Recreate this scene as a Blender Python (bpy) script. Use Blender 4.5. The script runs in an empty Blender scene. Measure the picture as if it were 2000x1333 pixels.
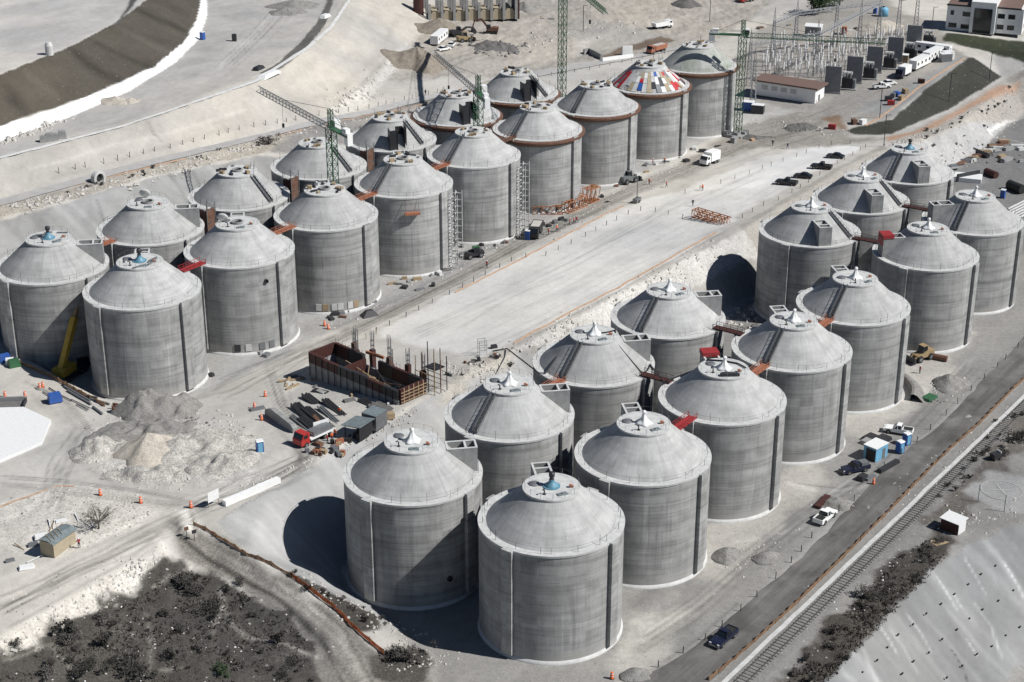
import bpy, math, random
import numpy as np
from mathutils import Vector, Matrix
from mathutils.geometry import delaunay_2d_cdt
random.seed(7); rng = np.random.default_rng(7)
C = bpy.context.scene.collection
SC = bpy.context.scene
# ------------------------------------------------------------------ camera, sky, sun, exposure
CAMZ, PITCH, FPX = 138.752, math.radians(23.706), 3290.99
cd = bpy.data.cameras.new('camera'); cam = bpy.data.objects.new('camera', cd); C.objects.link(cam)
cam.location = (0, 0, CAMZ); cam.rotation_euler = (math.pi/2 - PITCH, 0, 0)
cd.sensor_width = 36; cd.lens = 36*FPX/2000; cd.clip_end = 5000; cd.clip_start = 1
SC.camera = cam
SUN_AZ, SUN_EL = math.radians(-16), math.radians(46)       # the sun stands to the right and a little behind the camera
w = bpy.data.worlds.new('World'); SC.world = w; w.use_nodes = True
wn = w.node_tree; bg = wn.nodes['Background']; sky = wn.nodes.new('ShaderNodeTexSky')
sky.sky_type = 'NISHITA'; sky.sun_disc = False; sky.sun_elevation = SUN_EL; sky.sun_rotation = math.pi/2 - SUN_AZ
sky.altitude = 2100; sky.air_density = 1.0; sky.dust_density = 0.6
wn.links.new(sky.outputs['Color'], bg.inputs['Color']); bg.inputs['Strength'].default_value = 0.05
sd = bpy.data.lights.new('sun', 'SUN'); sd.energy = 5.0; sd.angle = math.radians(0.5); sd.color = (1, 0.98, 0.945)
so = bpy.data.objects.new('sun', sd); C.objects.link(so)
so.rotation_euler = Vector((math.cos(SUN_AZ)*math.cos(SUN_EL), math.sin(SUN_AZ)*math.cos(SUN_EL), math.sin(SUN_EL))).to_track_quat('Z', 'Y').to_euler()
SC.view_settings.view_transform = 'Standard'; SC.view_settings.look = 'None'
SC.view_settings.exposure = 0.0; SC.view_settings.gamma = 1
SC.cycles.max_bounces = 6; SC.cycles.diffuse_bounces = 1; SC.cycles.use_denoising = True

# ------------------------------------------------------------------ plan coordinates
# a runs along the rows of tanks, b across them, origin at the tank nearest the road corner
ANG = math.radians(54.149); UX, UY = math.cos(ANG), math.sin(ANG); OX, OY = 5.658, 211.808
def W(a, b): return OX + a*UX - b*UY, OY + a*UY + b*UX
def AB(x, y): return (x-OX)*UX + (y-OY)*UY, -(x-OX)*UY + (y-OY)*UX
SP, CP = math.sin(PITCH), math.cos(PITCH)
def ray(u, v):
    u = (u-1000)/FPX; v = (666.5-v)/FPX
    return u, CP + v*SP, -SP + v*CP
def G(u, v, z=0.0):
    d = ray(u, v); t = (z-CAMZ)/d[2]; return d[0]*t, d[1]*t
# ------------------------------------------------------------------ materials
MATS = {}
def nodes_of(name):
    m = bpy.data.materials.new(name); m.use_nodes = True; MATS[name] = m
    return m, m.node_tree.nodes, m.node_tree.links, m.node_tree.nodes['Principled BSDF']
def mix(n, l, fac, a, b, mode='MIX'):
    x = n.new('ShaderNodeMix'); x.data_type = 'RGBA'; x.blend_type = mode
    for s, v in ((x.inputs[0], fac), (x.inputs[6], a), (x.inputs[7], b)):
        if hasattr(v, 'is_output'): l.new(v, s)
        elif isinstance(v, (int, float)): s.default_value = v if s.type == 'VALUE' else (v, v, v, 1)
        else: s.default_value = (*v, 1)
    return x.outputs[2]
def noise(n, l, vec, scale, detail=4, rough=.55, dist=0):
    t = n.new('ShaderNodeTexNoise'); t.inputs['Scale'].default_value = scale; t.inputs['Detail'].default_value = detail
    t.inputs['Roughness'].default_value = rough; t.inputs['Distortion'].default_value = dist
    if vec is not None: l.new(vec, t.inputs['Vector'])
    return t.outputs['Fac']
def ramp(n, l, fac, stops):
    r = n.new('ShaderNodeValToRGB'); e = r.color_ramp.elements
    while len(e) < len(stops): e.new(0.5)
    for k, (p, c) in enumerate(stops):
        e[k].position = p; e[k].color = (c, c, c, 1) if isinstance(c, (int, float)) else (*c, 1)
    l.new(fac, r.inputs['Fac']); return r.outputs['Color']
def math_(n, l, op, a, b=None, c=None):
    x = n.new('ShaderNodeMath'); x.operation = op
    for s, v in zip(x.inputs, (a, b, c)):
        if v is None: continue
        if hasattr(v, 'is_output'): l.new(v, s)
        else: s.default_value = v
    return x.outputs[0]
def bump(n, l, b, h, strength, dist=.1):
    x = n.new('ShaderNodeBump'); x.inputs['Strength'].default_value = strength; x.inputs['Distance'].default_value = dist
    l.new(h, x.inputs['Height']); l.new(x.outputs['Normal'], b.inputs['Normal'])
def plain(name, col, rough=.6, metal=0, var=.18, scale=1.2):
    """A painted or bare surface with a little wear."""
    m, n, l, b = nodes_of(name)
    tc = n.new('ShaderNodeTexCoord'); f = noise(n, l, tc.outputs['Object'], scale, 5, .65)
    c = ramp(n, l, f, [(.3, 1-var), (.7, 1+var*.6)])
    l.new(mix(n, l, 1, c, col, 'MULTIPLY'), b.inputs['Base Color'])
    b.inputs['Roughness'].default_value = rough; b.inputs['Metallic'].default_value = metal
    return m
def mapped(n, l, vec, scale):
    mp = n.new('ShaderNodeMapping'); mp.inputs['Scale'].default_value = scale; l.new(vec, mp.inputs['Vector']); return mp.outputs['Vector']

def concrete(name, base, cone=False):
    m, n, l, b = nodes_of(name)
    tc = n.new('ShaderNodeTexCoord'); ob = tc.outputs['Object']; oi = n.new('ShaderNodeObjectInfo')
    sx = n.new('ShaderNodeSeparateXYZ'); l.new(ob, sx.inputs[0])
    an = math_(n, l, 'ARCTAN2', sx.outputs[1], sx.outputs[0]); arc = math_(n, l, 'MULTIPLY', an, 10.5)
    rad = math_(n, l, 'SQRT', math_(n, l, 'ADD', math_(n, l, 'MULTIPLY', sx.outputs[0], sx.outputs[0]), math_(n, l, 'MULTIPLY', sx.outputs[1], sx.outputs[1])))
    cv = n.new('ShaderNodeCombineXYZ'); l.new(arc, cv.inputs[0]); l.new(sx.outputs[2] if not cone else rad, cv.inputs[1])
    l.new(math_(n, l, 'MULTIPLY', oi.outputs['Random'], 200.0), cv.inputs[2]); v = cv.outputs[0]
    if not cone:
        bands = noise(n, l, mapped(n, l, v, (.045, .75, 1)), 1.0, 5, .62)      # pour lifts
        strk = noise(n, l, mapped(n, l, v, (.55, .02, 1)), 1.0, 4, .6)         # formwork strips
        fine = noise(n, l, mapped(n, l, v, (2.2, .3, 1)), 1.0, 5, .7)
        lines = noise(n, l, mapped(n, l, v, (.03, 2.6, 1)), 1.0, 2, .5)
    else:
        bands = noise(n, l, mapped(n, l, v, (.06, .9, 1)), 1.0, 5, .6)
        strk = noise(n, l, mapped(n, l, v, (.45, .03, 1)), 1.0, 4, .6)
        fine = noise(n, l, mapped(n, l, v, (1.6, .5, 1)), 1.0, 5, .7)
        lines = noise(n, l, mapped(n, l, v, (.05, 2.2, 1)), 1.0, 2, .5)
    cell = n.new('ShaderNodeTexWhiteNoise'); cs = n.new('ShaderNodeVectorMath'); cs.operation = 'FLOOR'; l.new(mapped(n, l, v, (.42, .62 if not cone else .8, 1)), cs.inputs[0]); l.new(cs.outputs[0], cell.inputs['Vector'])
    blot = noise(n, l, ob, .35, 6, .6)
    c = mix(n, l, 1, ramp(n, l, bands, [(.28, .74 if not cone else .86), (.5, 1.0), (.74, 1.14 if not cone else 1.08)]), base, 'MULTIPLY')
    c = mix(n, l, .9, c, ramp(n, l, strk, [(.32, .84 if not cone else .93), (.5, 1.0), (.62, 1.0), (.68, 1.3 if not cone else 1.05)]), 'MULTIPLY')
    c = mix(n, l, .8, c, ramp(n, l, fine, [(.3, .84), (.55, 1.0), (.78, 1.14)]), 'MULTIPLY')
    c = mix(n, l, .8 if not cone else .35, c, ramp(n, l, lines, [(.36, .8), (.44, 1.0), (.7, 1.04)]), 'MULTIPLY')
    c = mix(n, l, .7, c, ramp(n, l, blot, [(.32, .72), (.6, 1.08)]), 'MULTIPLY')
    c = mix(n, l, 1, c, ramp(n, l, cell.outputs['Value'], [(0, .90 if not cone else .95), (.85, 1.05 if not cone else 1.02), (1, 1.14 if not cone else 1.07)]), 'MULTIPLY')
    run = noise(n, l, mapped(n, l, v, (1.1, .06, 1)), 1.0, 3, .6); c = mix(n, l, .85, c, ramp(n, l, run, [(.30, .70 if not cone else .86), (.40, .96), (.6, 1.0), (.72, 1.10 if not cone else 1.04)]), 'MULTIPLY')
    c = mix(n, l, 1, c, ramp(n, l, oi.outputs['Random'], [(0, .90), (1, 1.07)]), 'MULTIPLY')
    if cone:                                                                   # pale filled tie holes in rows on some of the roofs
        vo = n.new('ShaderNodeTexVoronoi'); vo.inputs['Scale'].default_value = 1; vo.inputs['Randomness'].default_value = .35; l.new(mapped(n, l, v, (.62, .9, 1)), vo.inputs['Vector']); sc_ = n.new('ShaderNodeSeparateColor'); l.new(vo.outputs['Color'], sc_.inputs[0])
        d_ = math_(n, l, 'MULTIPLY', math_(n, l, 'LESS_THAN', vo.outputs['Distance'], .075), math_(n, l, 'GREATER_THAN', sc_.outputs[0], .55)); d_ = math_(n, l, 'MULTIPLY', d_, math_(n, l, 'GREATER_THAN', oi.outputs['Random'], .4)); c = mix(n, l, d_, c, (.62, .62, .61))
    if not cone:                                                               # pour lines, broken by noise, and dust splashed on the foot of the wall
        pl = math_(n, l, 'LESS_THAN', math_(n, l, 'FRACT', math_(n, l, 'ADD', math_(n, l, 'MULTIPLY', sx.outputs[2], .81), math_(n, l, 'MULTIPLY', bands, .25))), .075); pl = math_(n, l, 'MULTIPLY', pl, math_(n, l, 'GREATER_THAN', noise(n, l, mapped(n, l, v, (.16, .5, 1)), 1.0, 2, .5), .50))
        c = mix(n, l, math_(n, l, 'MULTIPLY', pl, .55), c, mix(n, l, 1, c, (.55, .55, .55), 'MULTIPLY'))
        ft = ramp(n, l, math_(n, l, 'ADD', math_(n, l, 'DIVIDE', sx.outputs[2], 18.0), math_(n, l, 'MULTIPLY', fine, .08)), [(.06, .7), (.17, 0)]); c = mix(n, l, ft, c, (.42, .405, .375))
    if not cone:                                                               # rain-stained band and tie holes under the ledge
        top = ramp(n, l, math_(n, l, 'ADD', math_(n, l, 'DIVIDE', sx.outputs[2], 18.0), math_(n, l, 'MULTIPLY', math_(n, l, 'SUBTRACT', fine, .5), .06)), [(0, 1), (.895, 1), (.905, .8), (.935, .96), (.955, 1.12), (1, 1.15)])
        c = mix(n, l, .9, c, top, 'MULTIPLY')
    l.new(c, b.inputs['Base Color']); b.inputs['Roughness'].default_value = .85
    bump(n, l, b, fine, .25, .05)
    return m
M = MATS
concrete('tank_concrete', (.375, .374, .368)); concrete('roof_concrete', (.44, .44, .434), True)
plain('pale_concrete', (.56, .56, .55), .8, var=.2, scale=.9)
plain('grey_concrete', (.30, .30, .297), .85, var=.3, scale=.7)
plain('dark_concrete', (.16, .155, .15), .85, var=.3)
plain('white_paint', (.86, .86, .85), .45, var=.08)
plain('steel_grey', (.22, .23, .24), .5, .4); plain('galvanised', (.46, .47, .48), .55, .2)
plain('dark_steel', (.045, .045, .05), .5, .3)
plain('rust', (.155, .08, .052), .8, var=.4)
plain('orange_paint', (.36, .14, .08), .6)
plain('red_paint', (.33, .03, .032), .55)
plain('dark_red', (.062, .02, .016), .65, var=.35)
plain('green_paint', (.035, .12, .055), .5)
plain('blue_paint', (.03, .10, .36), .5)
plain('light_blue', (.16, .40, .58), .5); plain('mixer_blue', (.12, .27, .36), .5)
plain('tarp_white', (.76, .765, .76), .6, var=.10, scale=3)
plain('black_rubber', (.02, .02, .02), .7)
plain('glass_dark', (.015, .02, .025), .08, var=.05)
plain('wood', (.36, .27, .17), .8, var=.3)
plain('yellow_paint', (.50, .33, .05), .55)
plain('hi_vis', (.85, .17, .05), .7)
plain('skin', (.25, .14, .09), .6)
plain('dark_cloth', (.03, .035, .06), .8)
plain('brown_roof', (.17, .11, .09), .8)
plain('tin_roof', (.28, .33, .34), .45, .4, var=.3)
plain('beige_block', (.40, .34, .24), .85)
plain('tree_bark', (.10, .085, .07), .9)
plain('bush_leaf', (.042, .041, .034), .85, var=.5, scale=.8)
plain('green_leaf', (.03, .06, .02), .8, var=.5, scale=.8)
plain('grey_twig', (.13, .12, .11), .9, var=.4)
plain('rubble_stone', (.5, .475, .44), .9, var=.3, scale=2)

# ------------------------------------------------------------------ terrain heights: break lines (image trace + height) triangulated
LN = []
def px(z, pts): LN.append([(*AB(*G(p[0], p[1], p[2] if len(p) > 2 else z)), p[2] if len(p) > 2 else z) for p in pts])
def ab(z, pts): LN.append([(p[0], p[1], p[2] if len(p) > 2 else z) for p in pts])
ab(0, [(-60, -38), (-16, 9), (-14, 16), (-12.3, 24), (-11, 30), (-7, 35), (0, 37), (50, 37.5), (100, 37.5), (150, 37.5), (195, 37.5), (240.6, 36.5), (259.8, 37), (287.7, 40.0), (309, 41.5), (400, 46)])
ab(0, [(-62, -30, .4), (-17, 10, .6), (-16.5, 16, 1.9), (-17.5, 24, 4), (-19.2, 31, 6.3), (-21.5, 40, 8.6), (-20.3, 48.3, 10.5), (-6, 48.8, 10.5), (8, 49.2, 10.5), (23.5, 49.5, 10.5), (39, 49.3, 10.5), (58, 48.6, 10.5), (99, 47.6, 10.5), (142, 45.6, 10.5), (165, 47.5, 10), (185, 48, 9.5), (200, 49.5, 9), (218.5, 49.5, 8), (235, 46.3, 8), (247, 43.5, 7.3), (271, 44.5, 6.6), (294, 46.5, 6.5), (311, 47.5, 6.5), (400, 54, 6.5)])
px(7, [(620, 690), (870, 560), (1230, 385), (1350, 330), (1640, 285), (1690, 283)])
ab(6.7, [(9, 137.5), (7.5, 125), (5, 110), (3.5, 97), (8, 90), (20, 88), (60, 88.5), (120, 88.5), (180, 88.5), (228, 89), (236, 110), (230, 130), (200, 137.5), (150, 138.5), (100, 138), (50, 138), (9, 137.6)])
ab(9, [(6, 139, 13), (5.7, 128, 9.4), (2.6, 110, 9), (.5, 95, 9), (4, 86, 8.6), (20, 84.5, 7.2)])
px(20, [(-150, 470), (0, 430), (150, 390), (300, 345, 19), (520, 300, 17), (700, 235, 14.5), (850, 192, 12), (980, 160, 9.5)])
px(21, [(-150, 440), (0, 408), (250, 340, 20), (500, 279, 18), (830, 201, 13.5), (1000, 163, 10.5), (1250, 115, 8), (1420, 80, 8)])
px(21, [(-150, 420), (0, 388), (250, 320, 20), (500, 262, 18), (640, 226, 16.5), (720, 192, 15), (790, 112, 14), (830, 50, 14), (860, 0, 14), (880, -60, 14)])
px(26, [(-150, 345), (0, 310), (250, 245), (500, 160), (600, 95), (645, 55), (682, 0), (700, -60)])
px(26, [(-150, 335), (0, 303), (250, 237), (490, 155), (585, 93), (628, 55), (668, 0), (680, -60)])
px(26.2, [(-150, 320), (0, 276), (130, 232), (250, 180), (340, 125), (390, 75), (404, 30), (402, -60)])
px(27.6, [(-150, 290), (0, 247), (120, 208), (200, 177), (300, 132), (360, 83), (385, 40), (393, 0), (395, -60)])
px(36, [(-150, 200), (0, 145), (90, 110), (150, 85), (215, 50), (260, 20), (285, 0), (320, -60)])
px(36, [(-150, 190), (0, 138), (150, 78), (245, 25), (270, 0), (300, -60)]); px(35.6, [(-150, 60), (0, 60), (100, 0)])
px(12, [(880, 120, 12.5), (1000, 60), (1200, -20)]); px(9, [(1100, 118), (1300, 60), (1500, 0), (1560, -50)])
px(10, [(1120, 95), (1150, 75), (1230, 62)]); px(8, [(1150, 108), (1210, 92), (1240, 85)])
px(7.5, [(1450, 190), (1640, 242), (1662, 251, 7.4), (1740, 233, 8.6), (1800, 180, 10.2), (1890, 112, 12), (1990, 75, 12)])
px(7, [(1630, 256), (1665, 264), (1740, 264), (1850, 217), (1955, 151, 7.4), (1925, 120, 10), (2050, 110, 9)])
px(9, [(1480, 60), (1650, 20, 11), (1840, 40, 12.3)]); px(13.5, [(1845, 66), (2050, 96)]); px(11.8, [(1840, 85), (2050, 128)])
px(9.3, [(-250, 1050), (0, 950), (200, 880, 9.5), (300, 840, 9.2), (420, 770, 7.8), (600, 690, 7.0)])
px(9, [(-200, 850), (0, 800, 9.2), (100, 760)]); px(9.8, [(400, 985, 10.4), (330, 1030), (150, 1080), (0, 1150, 9), (-300, 1300, 8.5)])
px(8.5, [(-300, 1390), (0, 1248), (150, 1165), (250, 1105), (312, 1078, 8.9)]); px(6, [(-300, 1440), (0, 1290), (150, 1205), (262, 1150), (322, 1096, 7.6)])
px(4.5, [(-300, 1560), (100, 1333), (300, 1250), (450, 1130, 6), (420, 1080, 7.8)]); px(3, [(470, 1100, 7.2), (560, 1165, 5.2), (650, 1260, 2.8), (700, 1333, 1.2), (760, 1450, .3)])
px(2, [(600, 1240, 2.8), (640, 1333, 1.6), (500, 1500, 1.5)])
ab(0, [(-140, -40), (10, -39.6), (50, -39.6), (58, -41.5), (66.8, -44), (71, -46.5), (90, -51), (160, -60), (320, -60)])
ab(-14, [(-140, -57), (10, -56), (44, -55), (56, -58), (90, -66), (160, -76), (320, -80)])
for p in [(-140, -140, -14), (320, -140, -14), (480, 60, 3), (560, 110, 8), (470, 230, 10), (400, 330, 13), (330, 480, 16), (60, 420, 36), (-60, 330, 36), (-110, 230, 28), (-95, 180, 22), (-120, 120, 12), (-120, 60, 8), (-140, -20, 2), (80, 300, 36), (220, 380, 24)]: LN.append([p])
V2, ED, ZS = [], [], []
for ln in LN:
    for k, p in enumerate(ln):
        V2.append(Vector((p[0], p[1]))); ZS.append(p[2])
        if k: ED.append((len(V2)-2, len(V2)-1))
tv, te_, tf, ov, _, _ = delaunay_2d_cdt(V2, ED, [], 0, 1e-4)
tz = np.array([np.mean([ZS[i] for i in o]) if o else np.nan for o in ov])
tv = np.array([(p[0], p[1]) for p in tv])
if np.isnan(tz).any():
    good = ~np.isnan(tz)
    for i in np.where(~good)[0]:
        d = np.hypot(*(tv[good]-tv[i]).T); k = np.argsort(d)[:2]; tz[i] = np.average(tz[good][k], weights=1/(d[k]+.1))
# raster of the triangulation, 0.5 m
A0, A1, B0, B1, ST = -140, 560, -140, 480, 0.5
NA, NB = int((A1-A0)/ST)+1, int((B1-B0)/ST)+1
HT = np.full((NA, NB), np.nan)
for t in tf:
    p = tv[list(t)]; z = tz[list(t)]
    i0, i1 = max(0, int((p[:, 0].min()-A0)/ST)), min(NA-1, int((p[:, 0].max()-A0)/ST)+1)
    j0, j1 = max(0, int((p[:, 1].min()-B0)/ST)), min(NB-1, int((p[:, 1].max()-B0)/ST)+1)
    if i1 <= i0 or j1 <= j0: continue
    aa, bb = np.meshgrid(A0+ST*np.arange(i0, i1+1), B0+ST*np.arange(j0, j1+1), indexing='ij')
    d = (p[1, 1]-p[2, 1])*(p[0, 0]-p[2, 0]) + (p[2, 0]-p[1, 0])*(p[0, 1]-p[2, 1])
    if abs(d) < 1e-9: continue
    l0 = ((p[1, 1]-p[2, 1])*(aa-p[2, 0]) + (p[2, 0]-p[1, 0])*(bb-p[2, 1]))/d
    l1 = ((p[2, 1]-p[0, 1])*(aa-p[2, 0]) + (p[0, 0]-p[2, 0])*(bb-p[2, 1]))/d
    ok = (l0 >= -1e-6) & (l1 >= -1e-6) & (l0+l1 <= 1+1e-6)
    HT[i0:i1+1, j0:j1+1][ok] = (l0*z[0]+l1*z[1]+(1-l0-l1)*z[2])[ok]
HT = np.where(np.isnan(HT), 8.0, HT)
def blur(h, k):
    for ax in (0, 1):
        pad = [(k, k) if i == ax else (0, 0) for i in (0, 1)]
        q = np.pad(h, pad, mode='edge'); h = sum(np.take(q, range(i, i+h.shape[ax]), axis=ax) for i in range(2*k+1))/(2*k+1)
    return h
HT = blur(HT, 1)
def vnoise(a, b, s, seed):
    """smooth value noise on arrays, cell size s"""
    r = np.random.default_rng(seed).random((256, 256)); x = np.asarray(a)/s; y = np.asarray(b)/s
    xi, yi = np.floor(x).astype(int), np.floor(y).astype(int); fx, fy = x-xi, y-yi
    fx = fx*fx*(3-2*fx); fy = fy*fy*(3-2*fy); g = lambda i, j: r[(xi+i) % 256, (yi+j) % 256]
    return (g(0, 0)*(1-fx)+g(1, 0)*fx)*(1-fy)+(g(0, 1)*(1-fx)+g(1, 1)*fx)*fy
def fnoise(a, b, s, seed, octv=4):
    o = 0; k = 1; tot = 0
    for i in range(octv): o = o+k*vnoise(a, b, s/2**i, seed+i); tot += k; k *= .5
    return o/tot
def bil(F, a, b):
    x = np.clip((np.asarray(a)-A0)/ST, 0, NA-1.001); y = np.clip((np.asarray(b)-B0)/ST, 0, NB-1.001)
    i, j = x.astype(int), y.astype(int); fx, fy = x-i, y-j
    return (F[i, j]*(1-fx)+F[i+1, j]*fx)*(1-fy)+(F[i, j+1]*(1-fx)+F[i+1, j+1]*fx)*fy
def sdist(poly, a, b):
    """signed distance to a closed polygon, positive inside"""
    p = np.asarray(poly, float); ins = np.zeros(a.shape, bool); d2 = np.full(a.shape, 1e18)
    for k in range(len(p)):
        x0, y0 = p[k]; x1, y1 = p[(k+1) % len(p)]; ex, ey = x1-x0, y1-y0
        t = np.clip(((a-x0)*ex+(b-y0)*ey)/max(ex*ex+ey*ey, 1e-9), 0, 1)
        d2 = np.minimum(d2, (a-x0-t*ex)**2+(b-y0-t*ey)**2)
        if y0 != y1: ins ^= ((y0 > b) != (y1 > b)) & (a < ex*(b-y0)/(y1-y0)+x0)
    return np.where(ins, 1, -1)*np.sqrt(d2)
def hit(u, v):
    """plan position and height where the view line through a traced point meets the ground"""
    d = ray(u, v); t = np.linspace(150, 900, 3001); x, y, z = d[0]*t, d[1]*t, CAMZ+d[2]*t
    a, b = AB(x, y); g = z-bil(HT, a, b); k = int(np.argmax(g < 0))
    if k == 0: k = 1
    f = g[k-1]/(g[k-1]-g[k]+1e-9); tt = t[k-1]+f*(t[k]-t[k-1])
    return d[0]*tt, d[1]*tt, CAMZ+d[2]*tt
def hab(u, v): x, y, z = hit(u, v); return AB(x, y)
def ground_z(x, y): a, b = AB(x, y); return float(bil(HT, a, b))
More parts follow.
